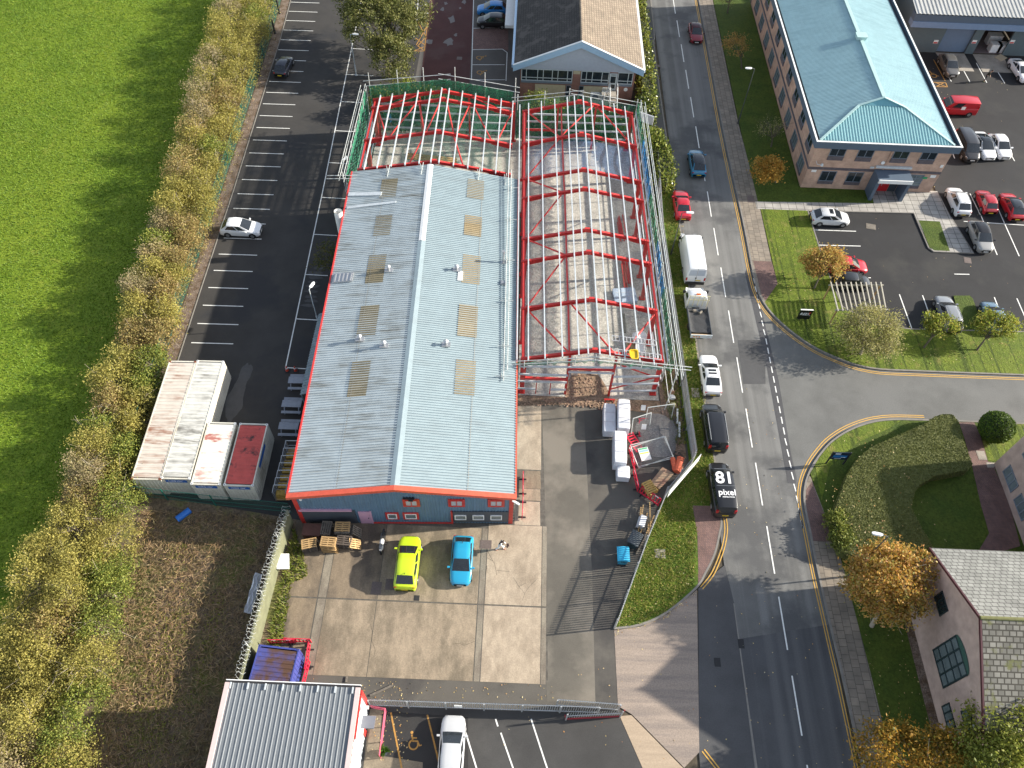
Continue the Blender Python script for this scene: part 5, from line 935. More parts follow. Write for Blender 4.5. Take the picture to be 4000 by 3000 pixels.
car('estate', 'estate_car', (.26, .27, .28), 'grey estate car with silver roof rails parked beside the grass strip', 'car', at(3, 1, 1560, 1040), 90, metal=.3, rails=True)
car('hatch', 'hatchback_car', (.10, .17, .24), 'steel blue hatchback half hidden behind a small green tree', 'car', at(3, 1, 1955, 1075), 90, metal=.3)
# roof lettering of the black van
mt = flat('white_lettering', (.78, .78, .78), .5)
text('81', 1.55, frame_m((.35, 0, 2.02), (0, -1, 0), (1, 0, 0)), mt, vv, 'lettering', .035)
text('pixel', .78, frame_m((-1.0, -.05, 2.01), (0, -1, 0), (1, 0, 0)), mt, vv, 'lettering', .012)
text('INSPIRATION', .17, frame_m((-1.42, -.12, 2.005), (0, -1, 0), (1, 0, 0)), mt, vv, 'lettering', .004)
for x in (1.25, -.35): mb = MB(); mb.box((x, 0, 1.985), (.03, 1.5, .02)); mb.build('roof_seam', m_rim, vv)
# red delivery van
rv = car('van', 'delivery_van', (.42, .012, .02), 'red delivery van facing left in the north east car park', 'van', at(3, 0, 1640, 905, 1.1), 180, sidewin='front', aerial=False)
mb = MB(); mb.box((-.35, .985, 1.25), (.5, .02, .42)); mb.build('badge', m_white, rv)
# long white panel van
def panel_van(label, pos, head):
    L, w, H = 6.6, 1.02, 2.62; t = thing('panel_van', label, 'van'); X = lambda s: L/2-s*L; pm = paint(C_WH)
    def ring(x, k, z, zl, kt=.86):
        y = w*k; r = [(0, z), (kt*.7*y, z-.01), (kt*y*.97, z-.06), (kt*y*1.02, z-.22), (y*.985, .5*(z+1.0)+.1), (y, 1.0 if z > 1.3 else z-.25), (y, zl+.1), (.9*y, zl), (0, zl)]
        return [V((x, a, b)) for a, b in r]+[V((x, -a, b)) for a, b in r[-2:0:-1]]
    mb = MB(); mb.loft([ring(X(0), .72, .95, .35), ring(X(.015), .88, 1.08, .28), ring(X(.09), .96, 1.25, .26), ring(X(.12), .98, 1.36, .26), ring(X(.225), .99, 2.38, .26), ring(X(.26), 1, 2.52, .26), ring(X(.34), 1, H, .26), ring(X(.98), 1, H, .26), ring(X(1), .985, H-.06, .3)], 0, True, True); mb.build('body', pm, t, smooth=35)
    q = [V((X(.125), .78, 1.42)), V((X(.125), -.78, 1.42)), V((X(.222), -.74, 2.32)), V((X(.222), .74, 2.32))]; N = V((.72, 0, .4)).normalized()
    mb = MB(); mb.poly([p+N*.06 for p in q]); mb.build('windscreen', m_carglass, t)
    for s in (1, -1):
        mb = MB(); y = s*(w+.004); mb.poly([(X(.15), y*.985, 1.32), (X(.29), y*.99, 1.32), (X(.29), y*.955, 1.95), (X(.215), y*.95, 1.95)]); mb.build('side_window', m_carglass, t)
        for sx in (.15, .72):
            mb = MB(); mb.cyl((X(sx), s*(w-.25), .36), (X(sx), s*(w+.01), .36), .36, None, 18); wh = mb.build('wheel', m_tyre, t); mb = MB(); mb.cyl((X(sx), s*w, .36), (X(sx), s*(w+.02), .36), .22, .2, 10); mb.build('rim', m_rim, wh)
        mb = MB(); mb.box((X(.16), s*(w+.14), 1.45), (.14, .24, .34)); mb.build('mirror', m_trim, t)
        mb = MB(); mb.box((X(1)+.03, s*.93, 1.05), (.1, .15, .42)); mb.build('tail_light', m_lightr, t); mb = MB(); mb.box((X(.012), s*.66, .98), (.16, .34, .2)); mb.build('headlight', m_lightw, t)
        mb = MB(); mb.poly([(X(1)-.012, s*.05, 1.55), (X(1)-.012, s*.82, 1.55), (X(1)-.012, s*.78, 2.35), (X(1)-.012, s*.05, 2.35)]); mb.build('rear_window', flat('pale_blind_window', (.42, .46, .52), .2), t)
    mb = MB(); mb.box((X(1)-.06, 0, .52), (.2, 1.95, .3)); mb.build('bumper', m_trim, t); mb = MB(); mb.box((X(1)-.02, -.3, .86), (.03, .52, .12)); mb.build('number_plate', m_ply, t)
    mb = MB(); mb.cyl((X(1)-.02, 0, 1.2), (X(1)+.01, 0, 1.2), .09, None, 14); mb.build('badge', m_trim, t); mb = MB(); mb.box((X(1)-.015, 0, 1.6), (.012, .03, 1.9)); mb.build('door_seam', m_trim, t)
    return place(t, pos, R(head))
panel_van('long white panel van parked half on the verge ahead of the tipper truck', at(2, 1, 1560, 540, 1.3), 90.5)
# flatbed tipper truck
def truck(label, pos, head):
    t = thing('tipper_truck', label, 'truck'); pm = paint(C_WH); L = 6.2; X = lambda s: L/2-s
    def ring(x, k, z, zl): y = 1.0*k; r = [(0, z), (.72*y, z-.02), (.86*y, z-.1), (.95*y, .55*z+.55), (y, 1.05), (y, zl+.1), (.9*y, zl), (0, zl)]; return [V((x, a, b)) for a, b in r]+[V((x, -a, b)) for a, b in r[-2:0:-1]]
    mb = MB(); mb.loft([ring(X(0), .75, .95, .4), ring(X(.1), .9, 1.12, .35), ring(X(.55), .98, 1.32, .35), ring(X(.75), .99, 1.42, .35), ring(X(1.35), 1, 2.12, .35), ring(X(1.6), 1, 2.22, .35), ring(X(2.25), 1, 2.2, .35), ring(X(2.32), .98, 2.0, .4)], 0, True, True); mb.build('cab', pm, t, smooth=35)
    q = [V((X(.80), .8, 1.48)), V((X(.80), -.8, 1.48)), V((X(1.33), -.74, 2.08)), V((X(1.33), .74, 2.08))]; mb = MB(); mb.poly([p+V((.04, 0, .04)) for p in q]); mb.build('windscreen', m_carglass, t)
    mb = MB(); mb.box((X(1.95), 0, 2.26), (.16, .42, .1)); mb.build('beacon', flat('amber_beacon', (.65, .14, .02), .3), t)
    for s in (1, -1):
        mb = MB(); mb.poly([(X(.95), s*1.003, 1.25), (X(1.95), s*1.004, 1.25), (X(1.95), s*.955, 1.85), (X(1.4), s*.955, 1.85)]); mb.build('side_window', m_carglass, t)
        mb = MB(); mb.box((X(.85), s*1.15, 1.4), (.14, .26, .36)); mb.build('mirror', m_trim, t); mb = MB(); mb.box((X(.05), s*.66, .92), (.14, .32, .2)); mb.build('headlight', m_lightw, t)
        for sx in (.95, 4.6): mb = MB(); mb.cyl((X(sx), s*.72, .36), (X(sx), s*.985, .36), .36, None, 18); mb.build('wheel', m_tyre, t)
        mb = MB(); mb.box((X(4.5), s*1.02, 1.08), (3.7, .05, .34)); mb.build('side_board', m_dark, t)
        mb = MB(); mb.box((X(6.3), s*.86, .75), (.08, .26, .12)); mb.build('tail_light', m_lightr, t)
    mb = MB(); mb.box((X(4.5), 0, .82), (3.7, 2.0, .14)); mb.build('load_bed', m_dark, t)
    mb = MB(); g = []
    for i in range(9):
        x = X(2.95+3.0*i/8); g.append([V((x, .99*(1-.10*(i == 0)*0)*y, 1.22 - (.10 if abs(y) < .8 else 0) + .035*math.sin(i*2+y*5) - (.25 if i == 0 and -.6 < y < .2 else 0))) for y in np.linspace(1, -1, 9)])
    mb.loft(g, 0, False); mb.build('tarpaulin', mat('black_tarpaulin', (.035, .035, .037), .6, .2, 4, bump=.5, bscale=5), t, smooth=50)
    mb = MB(); mb.box((X(6.38), 0, 1.06), (.08, 2.1, .46)); tb = mb.build('tail_board', m_galv, t)
    for k in range(3): mb = MB(); mb.box((X(6.43), .72-.26*k, 1.04), (.02, .15, .16)); mb.build('chevron', flat('orange_chevron', (.6, .2, .05), .5), tb)
    mb = MB(); mb.box((X(6.2), 0, .98), (.2, 1.9, .22)); mb.build('load', m_wood, t)
    mb = MB()
    for y in (-1, -.5, 0, .5, 1): mb.cyl((X(2.5), y*.95, 1.1), (X(2.5), y*.95, 2.55), .03)
    for z in (2.0, 2.55): mb.cyl((X(2.5), -1.05, z), (X(2.5), 1.05, z), .035)
    for y in (-.95, -.4, .4, .95): mb.cyl((X(2.5), y, 2.55), (X(2.15), y, 2.3), .025)
    mb.build('headboard_rack', flat('pale_yellow_rack', (.55, .5, .3), .5), t)
    mb = MB(); mb.box((X(3.2), 0, .55), (6.0, .7, .22)); mb.build('chassis', m_trim, t)
    mb = MB(); mb.cyl((X(3.3), -.35, 1.22), (X(3.6), -.1, 1.26), .12); mb.cyl((X(3.2), .2, 1.2), (X(3.25), .5, 1.24), .14); mb.build('debris', m_wood_old, t)
    return place(t, pos, R(head))
truck('white cabbed tipper truck with a black tarpaulin over its bed', at(2, 1, 1605, 1020, 1.2), 90.5)
# motorcycle
def motorcycle(pos, head):
    t = thing('motorcycle', 'black and white motorcycle parked left of the lime green SUV', 'motorcycle')
    for x in (.72, -.70):
        mb = MB()
        for k in range(20): a0, a1 = 6.2832*k/20, 6.2832*(k+1)/20; mb.cyl((x+.27*math.cos(a0), 0, .32+.27*math.sin(a0)), (x+.27*math.cos(a1), 0, .32+.27*math.sin(a1)), .065, None, 6)
        wh = mb.build('wheel', m_tyre, t); mb = MB(); mb.cyl((x, -.05, .32), (x, .05, .32), .2, None, 12); mb.build('rim', m_rim, wh)
    mb = MB(); mb.loft([[V((x, y*k, z+h*j)) for y, j in ((-.16, 0), (-.17, .6), (-.08, 1), (.08, 1), (.17, .6), (.16, 0))] for x, k, z, h in ((.42, .6, .78, .12), (.28, 1, .74, .26), (0, 1, .72, .24), (-.12, .7, .72, .14))], 0, True, True); mb.build('fuel_tank', m_white, t, smooth=50)
    mb = MB(); mb.loft([[V((x, y*k, z+j)) for y, j in ((-.16, -.08), (-.15, .02), (.15, .02), (.16, -.08))] for x, k, z in ((-.1, .8, .80), (-.45, 1, .80), (-.75, .7, .90), (-.95, .4, .95))], 0, True, True); mb.build('seat', m_black, t)
    mb = MB(); mb.loft([[V((x, y*k, z+j)) for y, j in ((-.2, -.1), (-.12, .12), (.12, .12), (.2, -.1))] for x, k, z in ((.85, .3, .82), (.70, 1, .86), (.45, .9, .92))], 0, True, True); mb.build('fairing', m_dark, t, smooth=50)
    mb = MB(); mb.cyl((.42, -.38, 1.02), (.42, .38, 1.02), .025); mb.cyl((.42, .38, 1.02), (.36, .44, 1.02), .03); mb.cyl((.42, -.38, 1.02), (.36, -.44, 1.02), .03)
    for s in (1, -1): mb.cyl((.45, s*.3, 1.02), (.5, s*.42, 1.16), .012); mb.box((.5, s*.44, 1.17), (.03, .12, .07))
    mb.build('handlebar', m_trim, t)
    mb = MB(); mb.box((.05, 0, .45), (.5, .3, .36)); mb.beam((.05, 0, .6), (-.7, 0, .32), .08); mb.build('engine', m_trim, t)
    mb = MB()
    for s in (.09, -.09): mb.cyl((.44, s, .98), (.72, s, .32), .03)
    mb.build('front_fork', m_rim, t); mb = MB(); mb.cyl((0, -.16, .32), (-.75, -.2, .45), .06); mb.build('exhaust', m_rim, t)
    mb = MB(); mb.cyl((-.1, .15, .3), (-.15, .34, .02), .02); mb.build('side_stand', m_trim, t)
    mb = MB(); mb.box((.88, 0, .84), (.06, .16, .14)); mb.build('headlight', m_lightw, t)
    return place(t, pos, R(head))
motorcycle(at(1, 2, 1093, 1360, .6), 268)
# ---------------------------------------------------------------- shipping containers
m_cont = grime_sheet('dirty_white_container', (.62, .59, .50), (.34, .29, .21), (.5, .5, .25), .7, (.45, .68)); 
def roofm(name, col, dirt, amt, st=(.35, 2.2, 1)): return grime_sheet(name, col, dirt, st, .75, amt, 0, 1.3)
m_blue_sign = flat('blue_hire_sign', (.02, .10, .34), .5); m_rust = mat('rust', (.22, .07, .03), .9, .3, 4)
def container(x, y, L, rz, label, body, roof, sign=None, H=2.59, w=2.44, side_sign=False, castm=None):
    t = thing('shipping_container', label, 'shipping container', (0, 0, 0))
    for nm, f, n in (('side_wall', lambda u, v: V((w/2-.03, L*u, .14+(H-.28)*v)), L), ('side_wall', lambda u, v: V((-w/2+.03, L*(1-u), .14+(H-.28)*v)), L), ('end_wall', lambda u, v: V((-w/2+.06+(w-.12)*u, .03, .14+(H-.28)*v)), w), ('end_wall', lambda u, v: V((w/2-.06-(w-.12)*u, L-.03, .14+(H-.28)*v)), w)):
        MB().corr(f, max(5, int(n/.28)), 1, .035).build(nm, body, t)
    MB().corr(lambda u, v: V((-w/2+.1+(w-.2)*v, L-.2-(L-.4)*u, H-.035)), int(L/.36), 5, .03).build('roof', roof, t)
    mb = MB()
    for sx in (-1, 1):
        x_ = sx*(w/2-.05); mb.bx(x_-.05, x_+.05, .1, L-.1, H-.14, H); mb.bx(x_-.05, x_+.05, .1, L-.1, 0, .16)
        for y_ in (.05, L-.05): mb.bx(x_-.05, x_+.05, y_-.05, y_+.05, .12, H-.12)
    for y_ in (.06, L-.06): mb.bx(-w/2+.1, w/2-.1, y_-.06, y_+.06, H-.14, H-.005); mb.bx(-w/2+.1, w/2-.1, y_-.06, y_+.06, 0, .16)
    mb.bx(-w/2+.1, w/2-.1, .1, L-.1, .02, .1); mb.build('frame', body, t)
    for sx in (-1, 1):
        for y_ in (.09, L-.09): mb = MB(); mb.box((sx*(w/2-.085), y_, H-.045), (.18, .18, .12)); cc = mb.build('corner_casting', castm or m_white, t); mb = MB(); mb.box((sx*(w/2-.085), y_, H+.017), (.06, .09, .008)); mb.build('slot', m_black, cc)
    if sign:
        mb = MB(); mb.box((0, -.03, H-.36), (1.75, .03, .34)); s_ = mb.build('sign', m_blue_sign, t); text('mobile mini', .25, frame_m((-.1, -.048, H-.30), (1, 0, 0), (0, 0, 1)), m_white, s_, 'lettering', .004, shear=.2)
    if side_sign: mb = MB(); mb.bx(w/2+.01, w/2+.03, 2.0, 4.2, H-.62, H-.2); mb.build('sign', m_blue_sign, t)
    return place(t, (x, y, 0), rz)
_c1 = W(0, 2, 1645, 865, 2.59); _c2 = W(0, 2, 1930, 875, 2.59); _a = W(0, 2, 1130, 820, 2.59); _b = W(0, 2, 1385, 815, 2.59)
container(_a.x+1.22, _a.y, 12.19, R(1.5), 'long off white container nearest the hedge with a rust streaked roof', m_cont, roofm('rust_streaked_roof', (.55, .50, .43), (.25, .11, .06), (.45, .62)), None, castm=m_rust)
container(_b.x+1.22, _b.y, 12.19, R(1.0), 'long off white container with a grey mildewed roof and blue end sign', m_cont, roofm('mildewed_roof', (.58, .57, .52), (.17, .16, .14), (.44, .6)), True)
container(_c1.x+1.22, _c1.y, 6.06, R(1.2), 'short white container with red paint flaking at its near end', m_cont, roofm('flaking_white_roof', (.68, .66, .58), (.42, .16, .13), (.54, .62), (.3, .8, 1)), True)
container(_c2.x+1.22, _c2.y, 6.06, R(.8), 'short container with a faded red roof and black stains', m_cont, mat('faded_red_roof', (.50, .085, .07), .8, .15, 1.5, patch=(.05, .03, .03), pscale=.7, pamt=(.55, .64)), True, side_sign=True)
# small blue container
m_bc = grime_sheet('blue_container_paint', (.055, .07, .27), (.03, .035, .14), (1, 1, .4), .4, (.5, .7)); mbr = mat('rust_blotched_blue', (.055, .07, .27), .6, .1, 2, patch=(.085, .042, .025), pscale=.38, pamt=(.40, .56))
q0, q1, q2 = W(1, 3, 15, 605, 2.2), W(1, 3, 355, 640, 2.2), W(1, 3, 280, 925, 2.2)
L_ = 3.0; container((q0.x+q1.x)/2-.1, q1.y-L_+.2, L_, R(-4), 'small blue container with a rusty patch on its roof behind red barriers', m_bc, mbr, None, H=2.2, w=(q1-q0).length+.1, castm=m_bc)
# ---------------------------------------------------------------- pallets
def pallet_mesh():
    mb = MB()
    for y in (-.36, -.18, 0, .18, .36): mb.box((0, y, .133), (1.2, .11, .022))
    for x in (-.55, 0, .55): mb.box((x, 0, .111), (.1, .8, .022)); mb.box((x, 0, .011), (.1, .8, .022)); [mb.box((x, y, .061), (.1, .1, .078)) for y in (-.35, 0, .35)]
    return mb
PAL = {}
def pallet(m, loc, rz, label, group=None, rx=None):
    if m.name not in PAL: o = pallet_mesh().build('wooden_pallet', m, label=label, cat='pallet'); PAL[m.name] = o
    else: o = PAL[m.name].copy(); COL.objects.link(o); o['label'] = label
    o.location = loc; o.rotation_euler = rx or (0, 0, rz)
    if group: o['group'] = group
    return o
def stack(c, r, x, y, n, m, rz, lab, glab, m2=None, jit=.04, zt=None):
    p = W(c, r, x, y, n*.144)
    for k in range(n):
        top = k == n-1; mm = m if top or (m2 is None) else m2
        pallet(mm, (p.x+rnd.uniform(-jit, jit), p.y+rnd.uniform(-jit, jit), .015+k*.146), rz+rnd.uniform(-.06, .06) if not top else rz, lab if top else glab, None if top else glab)
    return p
def P2(x, y): return (1, 1980/750, 0, 0)
def pk(x, y): return (0, 0, (1150+x*300/1269)*2.212, (1980+y*300/1269)*2.212)
stack(*pk(238, 600), 7, m_wood, R(14), 'pale pallet turned askew on top of the stack nearest the old fence', 'pallets under the askew pale pallet by the old fence', m_wood_dk)
stack(*pk(560, 575), 9, m_wood, R(-2), 'pale pallet topping the middle front stack of the pallet heap', 'pale pallets under the top of the middle front stack', None, .06)
stack(*pk(815, 550), 7, m_wood_dk, R(-3), 'dark pallet topping the front stack by the leaning pallet', 'dark pallets under the front stack by the leaning pallet', m_wood_dk)
stack(*pk(785, 320), 10, m_wood, R(2), 'pale pallet topping the tall rear stack by the pink door', 'old pallets under the tall rear stack by the pink door', m_wood_old, .05)
p = W(*pk(525, 350), .8)
for k in range(6): pallet(m_wood_old, (p.x, p.y, .015+k*.146), R(88), 'grey weathered pallet topping the narrow rear stack by the rusty sheet' if k == 5 else 'grey pallets under the narrow rear stack', None if k == 5 else 'grey pallets under the narrow rear stack')
p = W(*pk(990, 620), .45); pallet(m_wood, (p.x, p.y, .50), 0, 'pale pallet leaning against the dark front stack', None, (R(12), R(48), R(20)))
p = W(*pk(1020, 420), .4); pallet(m_wood_old, (p.x, p.y, .50), 0, 'old grey pallet leaning against the tall rear stack', None, (R(5), R(62), R(10)))
p = W(*pk(285, 375), .9); mb = MB(); mb.box((p.x, p.y, .45), (1.35, .95, .86)); mb.box((p.x, p.y, .905), (1.45, 1.05, .05)); mb.build('steel_box', mat('rusty_sheet', (.10, .045, .035), .8, .25, 2), label='flat rusty brown steel box beside the pallet stacks', cat='box')
# ---------------------------------------------------------------- picnic tables, cones, trolleys
def picnic(loc):
    t = thing('picnic_table', 'x', 'picnic table', (0, 0, 0), 'grey picnic tables beside the warehouse'); m = mat('grey_recycled_plank', (.27, .29, .33), .6, .12, 3)
    mb = MB(); [mb.box((0, y, .75), (1.75, .135, .045)) for y in (-.3, -.15, 0, .15, .3)]; mb.build('table_top', m, t)
    for s in (1, -1): mb = MB(); [mb.box((0, s*y, .45), (1.75, .12, .045)) for y in (.66, .80)]; mb.build('bench', m, t)
    for x in (-.65, .65):
        for s in (1, -1): mb = MB(); mb.beam((x, s*.22, .72), (x, s*.68, .0), .09, .05); mb.build('leg', m, t)
        mb = MB(); mb.beam((x, -.82, .40), (x, .82, .40), .05, .1); mb.build('cross_beam', m, t)
    return t
pt = [W(1, 1, 362, 1625, .75), W(1, 2, 308, 170, .75), W(1, 2, 282, 362, .75)]
t = picnic(None); place(t, (pt[0].x, pt[0].y, .01), R(2)); t['label'] = 'grey picnic table nearest the two traffic cones'
dup(t, (pt[1].x, pt[1].y, .01), R(1), 'grey picnic table in the middle of the row of three by the warehouse'); dup(t, (pt[2].x, pt[2].y, .01), R(1), 'grey picnic table nearest the caged trolleys')
def cone(loc, label):
    t = thing('traffic_cone', label, 'traffic cone', (0, 0, 0), 'traffic cones by the parking line'); mo = flat('cone_orange', (.55, .06, .03), .5)
    mb = MB(); mb.cyl((0, 0, .05), (0, 0, .72), .16, .035, 14); mb.build('cone_body', mo, t, smooth=40); mb = MB(); mb.cyl((0, 0, .36), (0, 0, .50), .108, .082, 14); mb.build('reflective_band', m_white, t)
    mb = MB(); mb.loft([[V((a*.27, b*.27, z)) for a, b in ((-1, -.6), (-.6, -1), (.6, -1), (1, -.6), (1, .6), (.6, 1), (-.6, 1), (-1, .6))] for z in (0, .06)], 0, True, True); mb.build('base', m_black, t); return place(t, loc)
for x, y, l in ((272, 1545, 'orange traffic cone at the end of the long white line'), (343, 1545, 'orange traffic cone nearer the lean-to')): p = W(1, 1, x, y); cone((p.x, p.y, .01), l)
def trolley():
    t = thing('caged_trolley', 'x', 'trolley', (0, 0, 0), 'caged trolleys along the warehouse'); mb = MB()
    for x in (-.55, .55):
        mb.tube([V((x, -.34, .15)), V((x, -.34, 1.6)), V((x, .34, 1.6)), V((x, .34, .15))], .04)
        for z in (.5, .85, 1.2): mb.cyl((x, -.34, z), (x, .34, z), .02)
    mb.cyl((-.55, .34, 1.6), (.55, .34, 1.6), .04); mb.cyl((-.55, .34, .8), (.55, .34, .8), .025); mb.build('cage', m_steel, t)
    mb = MB(); mb.box((0, 0, .2), (1.2, .72, .05)); mb.build('deck', m_wood, t)
    for x in (-.5, .5):
        for y in (-.28, .28): mb = MB(); mb.cyl((x, y-.02, .085), (x, y+.02, .085), .085, None, 10); mb.build('castor', m_tyre, t)
    return t
tr = trolley(); m_osb = mat('yellow_board', (.40, .25, .05), .8, .35, 5)
words = ('second', 'third', 'fourth', 'fifth', 'sixth')
for k in range(7):
    p = W(1, 2, 305-17*k, 540+64*k, 1.2); p.x = min(p.x, -17.75)+.1
    lab = 'empty caged trolley nearest the picnic tables' if k == 0 else ('caged trolley of boards at the fence end of its row' if k == 6 else 'caged trolley of boards, %s of the row from the picnic tables' % words[k-1])
    o = place(tr, (p.x, p.y, .01), R(2)) if k == 0 else dup(tr, (p.x, p.y, .01), R(2+k % 3))
    o['label'] = lab
    if k:
        mb = MB()
        for j in range(3): mb.box((p.x+.05, p.y, .27+.012+.27*j), (.98, .56-.04*j, .25), R(3*j-3))
        mb.build('board_stack', m_osb, label='yellow boards stacked on the %s trolley from the picnic tables' % (words[k-1] if k < 6 else 'last'), cat='boards')
# ---------------------------------------------------------------- fences
def palisade(name, pts, h, label, cat, m, step=.155, w=.075, skip=None, label2=None, rails=(.35, .85), post=2.75, zb=.0, top=True):
    t = thing(name, label, cat, (pts[0][0], pts[0][1], zb)); pales = MB(); rl = MB()
    acc = 0
    for i, (a, b) in enumerate(zip(pts[:-1], pts[1:])):
        a, b = V((*a[:2], 0)), V((*b[:2], 0)); L = (b-a).length; d = (b-a)/L; nn = V((-d.y, d.x, 0))
        n = int(L/step)
        for k in range(n):
            c = a + d*(L*(k+.5)/n); hh = h
            pales.loft([[c-d*w/2+nn*.02+V((0, 0, z)), c+nn*.045+V((0, 0, z)), c+d*w/2+nn*.02+V((0, 0, z))] for z in (zb+.06, zb+hh-.1)], 0, False); pales.poly([c-d*w/2+nn*.02+V((0, 0, zb+hh-.1)), c+nn*.045+V((0, 0, zb+hh-.1)), c+d*w/2+nn*.02+V((0, 0, zb+hh-.1)), c+nn*.03+V((0, 0, zb+hh))])
        for r_ in rails: rl.beam(a+V((0, 0, zb+h*r_)), b+V((0, 0, zb+h*r_)), .05, .06)
        np_ = max(1, round(L/post))
        for k in range(np_+1):
            if k == np_ and i < len(pts)-2: continue
            c = a+d*L*k/np_-nn*.06; mb = MB(); mb.beam(c+V((0, 0, zb)), c+V((0, 0, zb+h-.12)), .1, .06, 0, (0, 1, 0)); mb.build('post', m, t)
    pales.build('pales', m, t); rl.build('rail', m, t); return t
m_pal = mat('galvanised_pales', (.42, .43, .43), .5, .12, 3, metal=.2)
fe = [(15.85, 79.5), (15.72, 70), (15.5, 62.7), (15.72, 52.7), (15.95, 45.4), (16.1, 38), (16.2, 34.6)]
palisade('palisade_fence', fe, 2.35, 'straight grey palisade fence between the scaffolding and the road verge', 'fence', m_pal, .16, .135)
palisade('palisade_fence', [(16.15, 34.4), (13.5, 31.0), (11.5, 26.5), (8.75, 19.6)], 2.3, 'angled grey palisade fence between the yard and the grass corner', 'fence', m_pal, .205, .10)
mg = flat('galvanised_gate', (.50, .51, .51), .45, .3)
gt = palisade('sliding_gate', [(-9.3, 13.2), (7.2, 13.35)], 2.0, 'long galvanised palisade gate across the yard entrance', 'gate', mg, .17, .06, rails=(.12, .9), post=2.75)
mb = MB(); mb.box((-2.9, 13.12, 1.35), (.55, .04, .6)); mb.build('notice', m_white, gt)
palisade('gate_leaf', [(4.2, 13.75), (8.7, 13.6)], 2.0, 'short gate leaf standing behind the end of the long gate', 'gate', mg, .17, .05, rails=(.12, .9), post=4.4)
g2 = palisade('gate_leaf', [(4.9, 12.85), (8.85, 13.2)], 1.9, 'short red and silver gate leaf at the right end of the entrance', 'gate', mg, .17, .05, rails=(.5,), post=3.9)
mb = MB(); mb.beam((4.85, 12.82, .16), (8.9, 13.17, .16), .09, .12); mb.beam((4.9, 12.84, .1), (4.75, 12.83, 1.3), .07); mb.beam((8.85, 13.2, .1), (8.95, 13.2, 1.9), .07); mb.build('red_frame', flat('dark_red_steel', (.30, .02, .03), .5), g2)
# old concrete/steel fence at the left of the yard with razor wire
m_olive = mat('olive_sheet', (.155, .16, .095), .7, .15, 1.5)
FW = thing('sheet_fence', 'olive steel sheet fence topped with coils of razor wire', 'fence', (-18.4, 16, 0))
fp = [(-17.75, 27.4), (-18.15, 22.6), (-18.5, 13.2)]
mb = MB()
for a, b in zip(fp[:-1], fp[1:]): mb.beam((*a, 1.15), (*b, 1.15), .08, 2.3)
mb.build('sheet', m_olive, FW)
mb = MB()
for a, b in zip(fp[:-1], fp[1:]): mb.beam((*a, 2.33), (*b, 2.33), .16, .06)
mb.build('top_rail', m_olive, FW)
mb = MB(); pts = []
for i in range(460):
    s = i/459*13.2; a = fp[0] if s < 4.8 else fp[1]; b = fp[1] if s < 4.8 else fp[2]; l = s/4.8 if s < 4.8 else (s-4.8)/9.4
    th = i*2*math.pi/11; rr2 = .34+.05*math.sin(i*.7); pts.append(V((a[0]+(b[0]-a[0])*l + rr2*math.cos(th), a[1]+(b[1]-a[1])*l+.1*math.sin(i*1.9), 2.75 + rr2*math.sin(th))))
mb.tube(pts, .010, 4); mb.build('razor_wire', m_tube, FW)
for y in (25, 20.4, 16.5): x = -17.95-(25-y)*.05; mb = MB(); mb.beam((x-.09, y, 0), (x-.09, y, 3.0), .07, .07, 0, (0, 1, 0)); mb.build('post', m_tube, FW)
# green mesh fences
m_gp = flat('green_post', (.01, .12, .09), .5); m_gmesh = netmat('green_mesh', (.02, .12, .08), .22, 9)
def meshfence(pts, h, label):
    t = thing('mesh_fence', label, 'fence', (pts[0][0], pts[0][1], 0)); pn = MB()
    for a, b in zip(pts[:-1], pts[1:]):
        a, b = V((*a, 0)), V((*b, 0)); pn.poly([a+V((0, 0, .05)), b+V((0, 0, .05)), b+V((0, 0, h)), a+V((0, 0, h))]); n = max(1, round((b-a).length/4.6))
        for k in range(n): c = a+(b-a)*k/n; mb = MB(); mb.beam(c, c+V((0, 0, h+.05)), .08, .08, 0, (0, 1, 0)); mb.build('post', m_gp, t)
        mb = MB()
        for z in (.25, h*.5, h-.05): mb.beam(a+V((0, 0, z)), b+V((0, 0, z)), .03)
        mb.build('rail', m_gp, t)
    pn.build('mesh_panel', m_gmesh, t); return t
meshfence([(p.x, p.y) for p in offset([V((q.x, q.y)) for q in kl[1:]], -1.35)], 2.0, 'green mesh fence along the hedge beside the west car park')
meshfence([(-32.8, 29.3), (-24.5, 28.6), (-18.0, 28.2)], 1.9, 'green mesh fence between the containers and the bramble plot')
meshfence([(-18.7, 79), (-18.6, 65.6), (-18.4, 58.5)], 2.2, 'dark green mesh fence along the scaffolded side by the parking line')
# ---------------------------------------------------------------- chapter barriers
def barrier():
    t = thing('plastic_barrier', 'x', 'barrier', (0, 0, 0)); mb = MB(); L, H = 2.0, 1.0
    mb.box((0, 0, H-.06), (L, .06, .12)); mb.box((0, 0, .22), (L, .06, .12)); mb.box((-L/2+.05, 0, H/2+.05), (.1, .06, H-.14)); mb.box((L/2-.05, 0, H/2+.05), (.1, .06, H-.14))
    for k in range(1, 7): mb.box((-L/2+k*L/7, 0, H/2+.05), (.09, .05, H-.36))
    mb.build('panel', m_barrier, t)
    for x in (-.7, .7): mb = MB(); mb.box((x, 0, .05), (.1, .62, .1)); mb.box((x, 0, .12), (.1, .1, .1)); mb.build('foot', m_black, t)
    for x in (-.55, .55): mb = MB(); mb.box((x, -.034, H-.06), (.36, .012, .09)); mb.build('reflector', m_white, t)
    return t
B0 = barrier(); nb = 0
def bar(pc, ang, lab, flat_=None, z=.0):
    global nb
    o = B0 if nb == 0 else dup(B0, (0, 0, 0), 0); nb += 1; o.location = (pc[0], pc[1], z); o.rotation_euler = flat_ or (0, 0, ang); o['label'] = lab; return o
A_ = lambda a, b: math.atan2(b[1]-a[1], b[0]-a[0])
